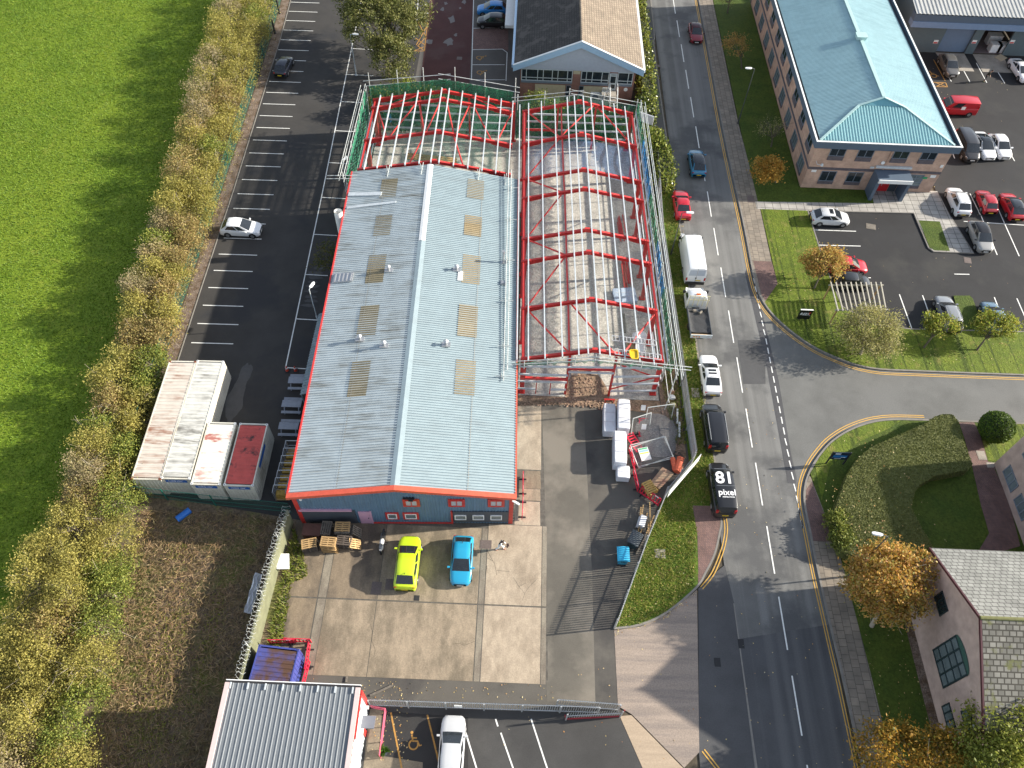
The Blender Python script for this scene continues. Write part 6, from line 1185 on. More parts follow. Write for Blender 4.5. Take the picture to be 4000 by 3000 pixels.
p, q = W(2, 2, 118, 830, .6), W(2, 2, 122, 960, .5); bar((1.3, 31.6), R(91), 'red plastic barrier beside the warehouse wall, the farther of two'); bar((1.32, 29.4), R(89), 'red plastic barrier beside the warehouse wall, the nearer of two')
p = W(2, 2, 1028, 660); bar(p, R(-80), 'red plastic barrier left of the fallen fence panels, the farther of the pair'); p = W(2, 2, 1062, 850); bar(p, R(-82), 'red plastic barrier left of the fallen fence panels, the nearer of the pair')
p = W(2, 2, 1180, 985, .4); bar(p, R(-38), 'red plastic barrier propped in front of the slatted yellow crates', (R(-20), 0, R(-38)), .02)
p = W(2, 2, 1080, 375, .1); bar(p, 0, 'red plastic barrier lying flat beside the wrapped packs', (R(80), 0, R(86)), .12)
p = W(2, 2, 1105, 490, .1); bar(p, 0, 'red plastic barrier lying askew under the fallen mesh panels', (R(82), 0, R(-62)), .14)
q1_, q2_ = W(1, 3, 110, 560, .9), W(1, 3, 460, 560, .9); bar((q1_.x+.9, q1_.y+.1), R(3), 'red barrier behind the small blue container, the left of the pair'); bar((q2_.x-.95, q2_.y+.1), R(0), 'red barrier behind the small blue container, the right of the pair')
q3_ = W(1, 3, 440, 800, .9); bar((q2_.x, q2_.y-1.1), R(-88), 'red barrier at the open side of the small blue container, the farther of the pair'); bar((q3_.x-.1, q3_.y-.3), R(-94), 'red barrier at the open side of the small blue container, the nearer of the pair')
# pink handrail and planter by the cabin
hr = MB(); a = W(1, 3, 985, 1120, 1.0); b = W(1, 3, 1115, 1145, 1.0); c = W(1, 3, 1065, 1550, 1.0)
for z in (1.0, .5): hr.tube([V((a.x, a.y, z)), V((b.x, b.y, z)), V((c.x, c.y, z))], .045)
for t_ in (0, .33, .66, 1): p = b+(c-b)*t_; hr.cyl((p.x, p.y, 0), (p.x, p.y, 1.0), .04)
hr.build('handrail', flat('pink_red_paint', (.60, .10, .16), .5), label='pinkish red handrail along the cabin path', cat='handrail')
# ---------------------------------------------------------------- wrapped packs on the yard
m_wrap = mat('white_wrap', (.62, .63, .66), .30, .08, 3, bump=.35, bscale=4)
def pack(x, y, w, l, h, rz, label, n=2, m=m_wrap):
    t = thing('wrapped_pack', label, 'wrapped pack', (x, y, .0)); base = MB()
    for k in (-.38, 0, .38): base.box((x-math.sin(rz)*k*l, y+math.cos(rz)*k*l, .05), (w*.95, .12, .1), rz)
    base.build('bearers', m_wood, t); mb = MB(); mm = Matrix.Rotation(rz, 3, 'Z'); rings = []; rg = np.random.RandomState(int(abs(x*100)))
    for k in range(9):
        yy = -l/2 + l*k/8; e = .94 if k in (0, 8) else 1
        rings.append([V((x, y, .1)) + mm @ V((w/2*a*e*rg.uniform(.985, 1.01), yy, h*b*(e if b > .5 else 1)*rg.uniform(.985, 1.01))) for a, b in ((-1, 0), (-1.0, .5), (-.98, .90), (-.86, .99), (-.3, 1.0), (.3, 1.0), (.86, .99), (.98, .9), (1.0, .5), (1, 0))])
    mb.loft(rings, 0, True, True); mb.build('wrapping', m, t, smooth=45)
    for k in range(n): mb = MB(); yy = -l/2+l*(k+1)/(n+1); c_ = V((x, y, .1+h*1.012)) + mm @ V((0, yy, 0)); mb.box(c_, (w*.8, .05, .012), rz); mb.build('strap', flat('pale_strap', (.5, .5, .52), .4), t)
    return t
p = W(2, 2, 845, 290, 1.0); pack(p.x, p.y, 1.15, 3.0, 1.0, R(-2), 'white wrapped pack farthest left, low and longest in the group of four')
p = W(2, 2, 968, 255, 1.5); pack(p.x, p.y, 1.15, 3.1, 1.5, R(-3), 'tall white wrapped pack nearest the steel frame columns')
p = W(2, 2, 938, 540, 1.5); pack(p.x, p.y, 1.15, 3.2, 1.5, R(-2), 'tall white wrapped pack nearest the small square pack')
p = W(2, 2, 960, 765, .7); pack(p.x, p.y, 1.15, 1.15, .85, R(-2), 'small square white wrapped pack in front of the long packs', 1)
# heras panels
def heras(p0, p1, up, label):
    p0, p1, up = V(p0), V(p1), V(up); t = thing('temporary_fence', label, 'fence panel', p0, None); mb = MB(); q = [p0, p1, p1+up, p0+up, p0]; mb.tube(q, .038)
    mb.build('frame', m_tube, t); mb = MB(); mb.poly(q[:4]); mb.build('mesh', netmat('panel_wire', (.4, .4, .4), .10, 12), t); return t
Pz = lambda x, y, z=0: W(2, 2, x, y, z)
heras(Pz(1090, 715, .15), Pz(1395, 640, .3), Pz(1325, 455, .95)-Pz(1395, 640, .3), 'silver wire mesh panel lying on the gravel heap, uppermost of two')
heras(Pz(1095, 725, .08), Pz(1392, 622, .22), Pz(1310, 450, .86)-Pz(1392, 622, .22), 'silver wire mesh panel lying under the uppermost one by the gravel heap')
heras(Pz(1030, 445, .05), Pz(1185, 395, .05), V((-.1, .55, 2.0)), 'upright silver mesh panel beside the tall wrapped pack')
heras(Pz(1150, 330, .05), Pz(1375, 300, .05), V((-.05, .3, 2.0)), 'upright silver mesh panel standing behind the gravel heap')
hs = thing('site_notice', 'white site notice board with green, blue and yellow bands on the mesh panels', 'sign', Pz(1150, 605, .6)); a, b, c = Pz(1085, 560, .85), Pz(1170, 543, .9), Pz(1207, 650, .5); d = a+(c-b)
mb = MB(); mb.loft([[a, b, c, d], [x+V((0, 0, .02)) for x in (a, b, c, d)]], 0, True, True); mb.build('board', m_white, hs)
for v0, v1, m in ((.03, .14, flat('notice_green', (.05, .4, .15))), (.18, .34, flat('notice_blue', (.3, .5, .6))), (.38, .48, flat('notice_yellow', (.7, .65, .08)))):
    q = [a+(b-a)*.06+(d-a)*v0, a+(b-a)*.94+(d-a)*v0, a+(b-a)*.94+(d-a)*v1, a+(b-a)*.06+(d-a)*v1]; mb = MB(); mb.poly([x+V((0, 0, .024)) for x in q]); mb.build('band', m, hs)
for x, y, l in ((1135, 205, 'blank white notice on the rear mesh panel'), (1140, 370, 'blank white notice beside the flat red barrier')):
    p = Pz(x, y, .8); mb = MB(); mb.box(p, (.42, .03, .55), R(8), 0, Matrix.Rotation(R(-25), 3, 'X')); mb.build('notice', m_white, label=l, cat='sign')
# gravel heap
mb = MB(); c = Pz(1260, 440); N, K = 40, 9; rg = np.random.RandomState(3); g = []
for k in range(K):
    f = k/(K-1); r_ = 1-f; g.append([V((c.x + (1.95*r_*math.cos(t))*(1+.08*math.sin(3*t)), c.y + 2.5*r_*math.sin(t)*(1+.06*math.cos(2*t)), .02 + .8*(1-r_**1.6)*(1+.06*math.sin(5*t+k)) + rg.uniform(-.03, .03)*(k < K-1))) for t in np.linspace(0, 2*math.pi, N, endpoint=False)])
mb.loft(g, 0, True); mb.build('gravel_heap', mat('grey_gravel', (.30, .28, .26), .95, .25, 6, bump=.9, bscale=18, speck=(14, .45)), smooth=70, label='mound of pale grey gravel behind the fallen mesh panels', cat='gravel heap')
# ply sheet, crates, orange mesh, board sign, planks, bins
ply = [Pz(1195, 850, .15), Pz(1300, 718, .22), Pz(1400, 775, .2), Pz(1275, 910, .15)]; mb = MB(); mb.loft([ply, [q+V((0, 0, .03)) for q in ply]], 0, True, True); mb.build('plywood_sheet', mat('stained_plywood', (.40, .28, .18), .8, .15, 2, patch=(.33, .18, .12), pscale=.8), label='large stained plywood sheet lying by the fence', cat='plywood')
m_ycr = mat('yellow_wood', (.50, .32, .09), .7, .15, 4)
for k, (x, y, z, rz_, l) in enumerate(((1195, 900, 0, R(-50), 'yellow slatted timber crate behind the propped red barrier, lower of two'), (1190, 885, .52, R(-62), 'yellow slatted timber crate behind the propped red barrier, upper of two'))):
    p = Pz(x, y, z+.5); mb = MB(); mm = Matrix.Rotation(rz_, 3, 'Z')
    def bb(c, d): mb.box(V((p.x, p.y, z)) + mm @ V(c), d, 0, 0, mm)
    for j in range(6): bb((-.5+.2*j, 0, .48), (.13, .9, .03)); bb((-.5+.2*j, -.43, .25), (.13, .03, .42)); bb((-.5+.2*j, .43, .25), (.13, .03, .42))
    for y_ in (-.4, .4): bb((0, y_, .44), (1.15, .05, .05)); bb((0, y_, .03), (1.15, .05, .06))
    mb.build('timber_crate', m_ycr, label=l, cat='crate')
m_om = mat('orange_mesh', (.62, .13, .06), .7, .2, 5, bump=.8, bscale=8)
for x, y, r_, l, h, lab in ((1440, 700, .32, 1.5, R(72), 'bigger roll of orange barrier mesh leaning by the white board'), (1400, 690, .24, 1.2, R(95), 'smaller roll of orange barrier mesh behind the bigger roll')):
    p = Pz(x, y, .3); d = V((math.cos(h), math.sin(h), .0))*l/2; mb = MB(); rg = np.random.RandomState(int(x)); rings = []
    for k in range(9): cpt = V((p.x, p.y, r_))-d+d*2*k/8; rings.append([cpt + V((-math.sin(h)*math.cos(t)*r_*rg.uniform(.85, 1.08), math.cos(h)*math.cos(t)*r_*rg.uniform(.85, 1.08), math.sin(t)*r_*rg.uniform(.85, 1.0))) for t in np.linspace(0, 2*math.pi, 12, endpoint=False)])
    mb.loft(rings, 0, True, True); mb.build('mesh_roll', m_om, label=lab, cat='mesh roll')
ws = thing('board_sign', 'big blank white board with a faint red line fixed on the fence corner', 'sign', (15.0, 32.6, 0)); a, b = Pz(1390, 810, 2.45), Pz(1585, 650, 2.45); a2, b2 = V((13.35, 30.55, 1.35)), V((16.35, 34.2, 1.35)); nn = V((.77, -.63, 0))*.08
A1, B1_ = V((13.35, 30.55, 2.55)), V((16.35, 34.2, 2.55)); A1, B1_, a2, b2 = [q+nn*1.6 for q in (A1, B1_, a2, b2)]
mb = MB(); mb.loft([[A1, B1_, b2, a2], [q+nn*.4 for q in (A1, B1_, b2, a2)]], 0, True, True); mb.build('board', m_white, ws)
lean = V((-.0, 0, 0)); mb = MB(); q0 = A1+nn*.45; qq = (B1_-A1); mb.poly([q0+qq*.3+V((0, 0, -.45)), q0+qq*.68+V((0, 0, -.45)), q0+qq*.68+V((0, 0, -.58)), q0+qq*.3+V((0, 0, -.58))]); mb.build('red_line', flat('faded_red_print', (.45, .12, .14)), ws)
rg = np.random.RandomState(9)
for k in range(11):
    x, y = rg.uniform(1095, 1200), rg.uniform(1120, 1260); p = Pz(x, y, .2); h = R(rg.normal(72, 14)); l = rg.uniform(1.0, 2.4); mb = MB(); mb.beam(V((p.x, p.y, .06+.05*k))-V((math.cos(h), math.sin(h), 0))*l/2, V((p.x, p.y, .06+.05*k))+V((math.cos(h), math.sin(h), .05))*l/2, .1, .05)
    mb.build('timber_plank', m_wood if k % 3 else m_wood_old, label='loose timber offcuts piled inside the angled fence', cat='plank', group='loose timber offcuts inside the angled fence')
p, q = Pz(1075, 1465, .1), Pz(1225, 1195, .1); mb = MB(); mb.beam((p.x, p.y, .08), (q.x, q.y, .12), .12, .06); mb.build('timber_plank', m_wood_old, label='long thin plank along the foot of the angled fence by the blue bin', cat='plank')
mb = MB(); p = Pz(1120, 1190, .4); mb.box((p.x, p.y, .35), (.5, 1.0, .65), R(-18), 0, Matrix.Rotation(R(-18), 3, 'Z') @ Matrix.Rotation(R(15), 3, 'Y')); mb.build('rubble_sack', m_wrap, label='torn white sack among the loose timber offcuts', cat='sack')
def bin_(p, rz_, body, lid, label):
    t = thing('wheelie_bin', label, 'bin'); mb = MB(); mb.loft([[V((a*s, b*s2, z)) for a, b in ((-.55, -.42), (.55, -.42), (.55, .42), (-.55, .42))] for s, s2, z in ((.82, .8, .14), (1, 1, 1.12), (1.08, 1.1, 1.13), (1.08, 1.1, 1.2))], 0, True, True); mb.build('body', body, t)
    mb = MB(); g = [[V((x, y, 1.22+.10*(1-(y/.5)**2)+(.03 if k % 2 else 0))) for y in np.linspace(-.5, .5, 7)] for k, x in enumerate(np.linspace(-.62, .62, 17))]; mb.loft(g, 0, False); mb.build('lid', lid, t)
    for x in (-.45, .45):
        for y in (-.3, .3): mb = MB(); mb.cyl((x, y-.03, .09), (x, y+.03, .09), .09, None, 10); mb.build('wheel', m_tyre, t)
    for x in (-.62, .62): mb = MB(); mb.cyl((x, -.2, 1.0), (x, .2, 1.0), .025); mb.build('handle', m_trim, t)
    return place(t, p, rz_)
p = Pz(962, 1470, 1.2); bin_((p.x, p.y, 0), R(90), flat('bin_blue', (.03, .26, .40), .5), flat('bin_lid_blue', (.03, .36, .58), .4), 'bright blue wheeled bin with a ribbed lid in the yard')
p = Pz(1065, 1335, 1.2); bin_((p.x, p.y, 0), R(62), flat('bin_grey', (.035, .05, .055), .6), flat('bin_lid_grey', (.05, .062, .072), .55), 'dark grey wheeled bin tilted towards the angled fence')
# barrel, covers, hatch, crates beside the frame, red offcuts and sheet pack in the frame
mb = MB(); p = W(0, 2, 1585, 1130, .3); d = V((.42, .46, 0)); mb.cyl(p-d, p+d, .29, .29, 18); mb.cyl(p-d*.4, p-d*.32, .305, .305, 18); mb.cyl(p+d*.32, p+d*.4, .305, .305, 18); mb.build('plastic_barrel', flat('barrel_blue', (.015, .13, .45), .4), smooth=40, label='blue plastic barrel lying in the brown brambles', cat='barrel')
def cover(c, r, x, y, w, l, z, m, lab, rz_=0, name='manhole_cover'): p = W(c, r, x, y, z); mb = MB(); mb.box((p.x, p.y, z), (w, l, .012), rz_); mb.box((p.x, p.y, z-.004), (w+.16, l+.16, .008), rz_); mb.build(name, m, label=lab, cat='manhole cover')
m_iron = mat('cast_iron', (.13, .10, .09), .7, .2, 8)
cover(1, 2, 1985, 1385, .8, .6, .024, m_iron, 'rusty manhole cover beside the turquoise hatchback'); cover(1, 3, 1388, 190, .28, .28, .024, m_black, 'small square drain by the lime green SUV')
cover(2, 2, 1280, 1465, .7, .65, .115, g_slab, 'pale square manhole cover in the grass corner by the blue bin'); cover(2, 3, 1775, 745, .32, .5, .022, m_black, 'drain grating in the footway beside the apron'); cover(2, 3, 1980, 585, .3, .55, .02, m_black, 'drain grating at the near road edge')
cover(3, 1, 890, 298, .9, .7, .022, m_wood_old, 'tan manhole cover in the bays behind the parked hatchback', R(-12)); cover(3, 1, 1725, 590, .6, .7, .022, m_iron, 'grey manhole cover by the grass island', R(-10)); cover(3, 2, 1845, 615, .6, .75, .125, g_slab, 'pale manhole cover in the block path by the clipped hedge')
cover(2, 1, 2065, 60, .6, 1.0, .112, m_iron, 'manhole cover in the far footway opposite the red saloon'); cover(2, 0, 1268, 570, .35, .4, .112, m_iron, 'drain cover at the kerb by the laurel hedge'); cover(1, 3, 1160, 72, .6, .75, .02, m_iron, 'dark grating beside the tail of the lime green SUV') ; cover(1, 3, 1040, 105, .65, .9, .02, m_iron, 'dark grating left of the lime green SUV')
cover(2, 2, 1585, 75, .55, .9, .115, g_slab, 'long stone cover in the verge by the white saloon'); cover(1, 0, 1758, 503, .55, .55, .018, m_iron, 'rusty cover in the red driveway')
for k in range(9): p = W(2, 1, 950+rg.uniform(-25, 30), 330+rg.uniform(-45, 45)); mb = MB(); mb.beam((p.x, p.y-1.4, .1+.03*k), (p.x-.2+rg.uniform(-.1, .1), p.y+1.4, .1+.03*k), .1, .1); mb.build('steel_offcut', m_red, label='red steel bars bundled on the frame floor, farther bundle', cat='steel bar', group='farther bundle of red steel bars')
for k in range(12): p = W(2, 1, 990+rg.uniform(-35, 40), 730+rg.uniform(-30, 30)); mb = MB(); mb.beam((p.x, p.y-1.7, .1+.04*k), (p.x-.2+rg.uniform(-.15, .15), p.y+1.7, .1+.04*k), .1, .1); mb.build('steel_offcut', m_red, label='red steel bars bundled on the frame floor, nearer bundle', cat='steel bar', group='nearer bundle of red steel bars')
p = W(2, 1, 975, 895, .3); pack(p.x, p.y, 2.4, 1.9, .35, R(8), 'silver blue wrapped sheet pack on the frame floor', 2, mat('blue_silver_wrap', (.40, .48, .58), .25, .15, 3, bump=.5, bscale=4))
p = W(2, 1, 1105, 1260, .5); mb = MB(); rg2 = np.random.RandomState(2)
mb.loft([[V((p.x+.75*f*math.cos(t)*rg2.uniform(.85, 1.1), p.y+.75*f*math.sin(t)*rg2.uniform(.85, 1.1), z)) for t in np.linspace(0, 6.28, 12, endpoint=False)] for f, z in ((.9, .04), (1.05, .4), (1, .75), (.7, .9), (.2, .85))], 0, True, True); mb.build('bulk_bag', m_white, smooth=60, label='white bulk bag on the frame floor under the lattice beams', cat='bag')
p = W(2, 1, 1110, 1345, .5); mb = MB(); mb.loft([[V((p.x+.6*f*math.cos(t)*rg2.uniform(.85, 1.1), p.y+.8*f*math.sin(t)*rg2.uniform(.85, 1.1), z)) for t in np.linspace(0, 6.28, 12, endpoint=False)] for f, z in ((.9, .04), (1.05, .4), (.9, .7), (.3, .75))], 0, True, True); mb.build('bulk_bag', m_white, smooth=60, label='white bulk bag nearer the front of the frame floor', cat='bag')
p = W(2, 1, 1030, 1350, .1); pallet(m_wood, (p.x, p.y, .045), R(90), 'pallet on the frame floor beside the white bulk bags'); pallet(m_wood, (p.x, p.y, .191), R(88), 'pallet on top of another beside the white bulk bags')
mb = MB(); p = W(2, 1, 965, 1140); mb.beam((p.x, p.y-1.2, .12), (p.x, p.y+1.2, .12), .3, .16); mb.build('timber_beam', m_wood_old, label='grey timber baulk lying on the frame floor', cat='timber')
mb = MB()
for k in range(7): mb.beam((-13.5+.0, 74.2+.16*k, .12+.05*(k % 2)), (-7.6, 73.6+.16*k, .12+.05*(k % 2)), .12, .08)
mb.build('timber_stack', m_wood, label='stack of pale timber on the floor of the back bay', cat='timber')
mb = MB(); p = W(1, 0, 1150, 1025, .4); mb.cyl((p.x, p.y, .04), (p.x, p.y, .92), .3, None, 16); mb.build('drum', flat('drum_blue', (.02, .12, .4)), smooth=40, label='blue drum in the back bay by the green netting', cat='drum')
for x, y, s, l, m in ((2000+0, 0, 1, '', None),): pass
for k, (x, y, l) in enumerate(((540, 1570, 'pair of pale blocks at the left of the doorway earth'), (708, 1565, 'pair of pale blocks at the right of the doorway earth'))): p = W(2, 1, x, y); mb = MB(); mb.box((p.x, p.y+.15, .13), (.6, .25, .2), .1); mb.box((p.x, p.y-.18, .13), (.6, .25, .2), -.1); mb.build('concrete_blocks', flat('pale_block', (.42, .33, .25), .9), label=l, cat='blocks')
for x, y, m, l in ((1378, 70, flat('brown_block', (.30, .17, .11), .9), 'brown block by the fence next to the gravel heap'), (1383, 115, m_white, 'crumpled white sack by the fence next to the gravel heap'), (1390, 180, flat('pale_yellow_sack', (.5, .46, .24), .8), 'pale yellow sack by the fence next to the gravel heap')):
    p = Pz(x, y, .15); mb = MB(); mb.loft([[V((p.x+.33*f*math.cos(t), p.y+.28*f*math.sin(t), z)) for t in np.linspace(.4, 6.68, 8, endpoint=False)] for f, z in ((.95, .02), (1, .2), (.7, .33))], 0, True, True); mb.build('sack', m, label=l, cat='sack')
for k, (x, y) in enumerate(((1430, 280), (1448, 395), (1405, 260), (1412, 370))): p = Pz(x, y, .1); mb = MB(); mb.beam((p.x-.1, p.y-.8, .12), (p.x+.05, p.y+.8, .16), .16, .1); mb.build('plank', m_white if k < 2 else m_wood_dk, label='white painted plank beside the gravel heap and fence' if k < 2 else 'dark plank beside the gravel heap and fence', cat='plank', group='white planks by the gravel heap' if k < 2 else 'dark planks by the gravel heap')
# red trestle by the column
p = Pz(842, 140, .2); mb = MB(); mb.box((p.x, p.y, .3), (1.0, .12, .12)); [mb.beam((p.x+s, p.y+d_, 0), (p.x+s, p.y, .3), .07) for s in (-.4, .4) for d_ in (-.2, .2)]; mb.build('trestle', m_red, label='low red steel trestle at the foot of the frame column', cat='trestle')
# white plastic sheet and tarpaulin scraps by the old fence
for (c, r, x, y, w_, l_, rz_, lab, m) in ((1, 2, 235, 1535, .9, 1.3, R(12), 'white panel with dark knobs leaning on the olive fence', m_white), (0, 3, 2190, 150, .5, 3.2, R(-3), 'crumpled silver sheet in the brambles beside the olive fence', m_wrap)):
    p = W(c, r, x, y, .6); g = [[V((p.x + w_*(i/4-.5)*math.cos(rz_) - l_*(j/8-.5)*math.sin(rz_), p.y + w_*(i/4-.5)*math.sin(rz_) + l_*(j/8-.5)*math.cos(rz_), .5+.35*(1-i/4)+(.12*math.sin(i*3+j*2) if w_ < .6 else 0))) for i in range(5)] for j in range(9)]; mb = MB(); mb.loft(g, 0, False)
    if w_ > .6: [mb.box((p.x+a*.3, p.y+b*.42, .72-a*.12), (.13, .13, .1)) for a in (-1, 0, 1) for b in (-1, 0, 1)] if False else None
    mb.build('panel' if w_ > .6 else 'plastic_sheet', m, label=lab, cat='panel' if w_ > .6 else 'plastic sheet')
for k, (x0_, y0_, x1_, y1_) in enumerate(((985, 1035, 1185, 945), (690, 940, 800, 945), (785, 870, 780, 920))): a, b = W(1, 3, x0_, y0_), W(1, 3, x1_, y1_); mb = MB(); mb.beam((a.x, a.y, .06), (b.x, b.y, .08), .14, .06); mb.build('timber_plank', m_wood_old, label=('long grey plank lying beside the end of the gate', 'short plank behind the cabin gutter', 'broken plank standing behind the cabin roof')[k], cat='plank')
# ---------------------------------------------------------------- pergola and signs
PG = thing('timber_pergola', 'pale timber pergola on four leaning brown posts beside the small black car', 'pergola', (37.6, 55, .1)); m_pg = mat('pale_timber', (.42, .39, .32), .8, .15, 3)
pz = 2.3; A, B, C_, D_ = W(3, 1, 545, 800, pz), W(3, 1, 975, 800, pz), W(3, 1, 1015, 1010, pz), W(3, 1, 600, 1015, pz)
for p, q in ((A, B), (D_, C_)): mb = MB(); mb.beam(p+V((-.2, 0, -.1)), q+V((.3, 0, -.1)), .08, .16); mb.build('beam', m_pg, PG)
for k in range(11): t_ = k/10; p, q = A+(B-A)*t_, D_+(C_-D_)*t_; mb = MB(); e = (p-q)*.08; mb.beam(p+e+V((0, 0, .05)), q-e+V((0, 0, .05)), .10, .13); mb.build('rafter', m_pg, PG)
for p in (A, B, C_, D_): mb = MB(); mb.beam((p.x, p.y, .1), (p.x, p.y, pz-.18), .12, .12, 0, (0, 1, 0)); mb.build('post', m_wood, PG)
def post_sign(label, c, r, bl, br, tl, z0, z1, m, post=m_black):
    pass
s1 = thing('board_sign', 'black board lettered RED on the lawn corner', 'sign', (0, 0, 0)); a, b = W(3, 1, 245, 1105, .12), W(3, 1, 350, 1105, .12); p0 = V((a.x, (a.y+b.y)/2, .12)); wd = b.x-a.x
mb = MB(); mb.bx(p0.x, p0.x+wd, p0.y, p0.y+.12, .25, 1.6); s1.location = (p0.x+wd/2, p0.y, .1); OFF[s1.name] = V(s1.location); mb.build('board', flat('black_board', (.012, .012, .014), .3), s1)
mb = MB(); mb.bx(p0.x-.01, p0.x+wd+.01, p0.y-.01, p0.y+.13, 1.6, 1.63); mb.build('top_edge', m_white, s1)
for x in (p0.x+.25, p0.x+wd-.25): mb = MB(); mb.bx(x-.04, x+.04, p0.y+.03, p0.y+.09, .1, .25); mb.build('post', m_dark, s1)
text('RED', .48, frame_m((p0.x+wd*.42, p0.y-.012, 1.02), (1, 0, 0), (0, 0, 1)), mt, s1, 'lettering', .014, shear=.15)
mb = MB(); mb.poly([(p0.x+wd*.76, p0.y-.012, 1.30), (p0.x+wd*.90, p0.y-.012, 1.30), (p0.x+wd*.82, p0.y-.012, .9), (p0.x+wd*.76, p0.y-.012, .9)]); mb.build('emblem', m_red, s1); mb = MB(); mb.bx(p0.x+wd*.82, p0.x+wd*.88, p0.y-.014, p0.y-.01, .78, .86); mb.build('dot', mt, s1)
a, b = W(3, 2, 505, 690, .1), W(3, 2, 640, 690, .1); yS = (a.y+b.y)/2; s2 = thing('post_sign', 'dark blue post sign by the bright lawn edge, with a lighter blue band', 'sign', ((a.x+b.x)/2, yS, .1)); x0_, x1_ = a.x, b.x
mb = MB(); mb.bx(x0_, x1_, yS-.03, yS+.03, .95, 2.1); mb.build('board', flat('navy_board', (.012, .02, .045), .3), s2)
for x in (x0_-.06, x1_+.06): mb = MB(); mb.bx(x-.05, x+.05, yS-.05, yS+.05, .1, 2.15); mb.build('post', m_black, s2)
mb = MB(); mb.bx(x0_+.1, x1_-.1, yS-.04, yS-.031, 1.28, 1.66); mb.build('band', flat('mid_blue', (.025, .16, .40)), s2); mb = MB(); mb.bx(x0_+.18, x0_+.65, yS-.042, yS-.031, 1.76, 2.02); mb.build('logo_panel', flat('pale_blue_panel', (.5, .55, .65)), s2)
mb = MB(); mb.bx(x1_-.6, x1_-.2, yS-.046, yS-.0405, 1.32, 1.38); mb.bx(x0_+.3, x0_+.9, yS-.042, yS-.031, 1.10, 1.14); mb.build('small_print', mt, s2)
hb = thing('hoarding_sign', 'white hoarding sign on black posts behind the laurel hedge', 'sign', (0, 0, 0)); a, b = W(2, 0, 1098, 965, 3.6), W(2, 0, 1228, 1010, 3.6); a2, b2 = V((a.x, a.y, 2.4)), V((b.x, b.y, 2.4)); hb.location = ((a.x+b.x)/2, (a.y+b.y)/2, 0); OFF[hb.name] = V(hb.location)
mb = MB(); mb.loft([[a, b, b2, a2], [q+V((.03, .08, 0)) for q in (a, b, b2, a2)]], 0, True, True); mb.build('board', flat('lilac_white_board', (.60, .60, .66), .4), hb)
for f in (.12, .85): p = a+(b-a)*f; mb = MB(); mb.beam((p.x+.05, p.y+.14, 0), (p.x+.05, p.y+.14, 3.6), .1, .1, 0, (0, 1, 0)); mb.build('post', m_black, hb)
# ---------------------------------------------------------------- street lamps
def lamp(pb, h, arm, ang, label, col=m_lamp, twin=0):
    t = thing('street_lamp', label, 'street lamp', (pb[0], pb[1], 0)); x, y = pb[0], pb[1]; d = V((math.cos(ang), math.sin(ang), 0)); top = V((x, y, h))
    mb = MB(); mb.cyl((x, y, 0), (x, y, 1.4), .085, .085, 10); mb.cyl((x, y, 1.4), top, .055, .045, 8); mb.cyl((x, y, 0), (x, y, .1), .16, .14, 10); mb.build('pole', col, t, smooth=40)
    for s in ((1, -1) if twin else (1,)):
        e = top + d*s*arm + V((0, 0, .12)); mb = MB(); mb.cyl(top, e, .035, .035, 6); mb.build('arm', col, t)
        mb = MB(); a_ = V((-d.y, d.x, 0)); f0_ = e-d*s*.1; mb.loft([[f0_+d*s*u+a_*(w_*j)+V((0, 0, z)) for j, z in ((-1, -.04), (-.7, .06), (.7, .06), (1, -.04))] for u, w_ in ((0, .06), (.15, .15), (.6, .16), (.78, .08))], 0, True, True); mb.build('lamp_head', m_lamphead, t, smooth=50)
    return t
p = W(2, 0, 1950, 1072); lamp(p, 7.6, .45, R(185), 'tall street lamp on the lawn beside the teal roofed office')
p = W(2, 1, 1372, 545); lamp(p, 6.0, .5, R(0), 'street lamp in the verge leaning over the red saloon')
p = W(1, 1, 545, 1150); lamp(p, 5.2, .25, R(70), 'grey lamp post by the parking line, nearer the cones', m_galv)
mb = MB()
p = W(1, 0, 745, 1659); p2_ = W(1, 1, 755, 60); lamp((-19.2, 67.2), 5.0, .2, R(60), 'grey lamp post beside the green netted scaffolding', m_galv)
p = W(1, 0, 868, 650); lamp(p, 5.6, .4, R(0), 'thin lamp post half hidden by the big green tree', m_galv)
p = W(3, 2, 600, 1560); lamp((27.9, 24.6), 7.9, .5, R(170), 'street lamp rising out of the big orange tree')
for k, (x, y) in enumerate(((165, 290), (205, 120))): p = W(1, 0, x, y); mb = MB(); mb.cyl((p.x, p.y, 0), (p.x, p.y, 1.9), .13, .13, 10); mb.cyl((p.x, p.y, 1.9), (p.x, p.y, 2.0), .16, .1, 10); mb.build('timber_bollard', m_black, label=('dark post standing at the hedge edge, the nearer of two', 'dark post standing at the hedge edge, the farther of two')[k], cat='post')
# potted palm
p = W(1, 3, 1108, 1520, .3); t = thing('potted_palm', 'spiky green palm in a pot at the end of the pinkish handrail', 'potted plant', (p.x, p.y, 0)); mb = MB(); mb.cyl((p.x, p.y, 0), (p.x, p.y, .4), .2, .27, 14); mb.build('pot', m_dark, t)
mb = MB()
for k in range(46):
    a, e = k*2.399, R(15+65*((k*7) % 46)/46); l = .62; d = V((math.cos(a)*math.cos(e), math.sin(a)*math.cos(e), math.sin(e))); s_ = V((-math.sin(a), math.cos(a), 0))*.03; o_ = V((p.x, p.y, .45)); mb.poly([o_-s_, o_+s_, o_+d*l*.6+s_+V((0, 0, .05)), o_+d*l-V((0, 0, .08)), o_+d*l*.6-s_+V((0, 0, .05))])
mb.build('leaves', leafmat('palm_leaf', [(.05, .13, .02), (.16, .26, .05)]), t)
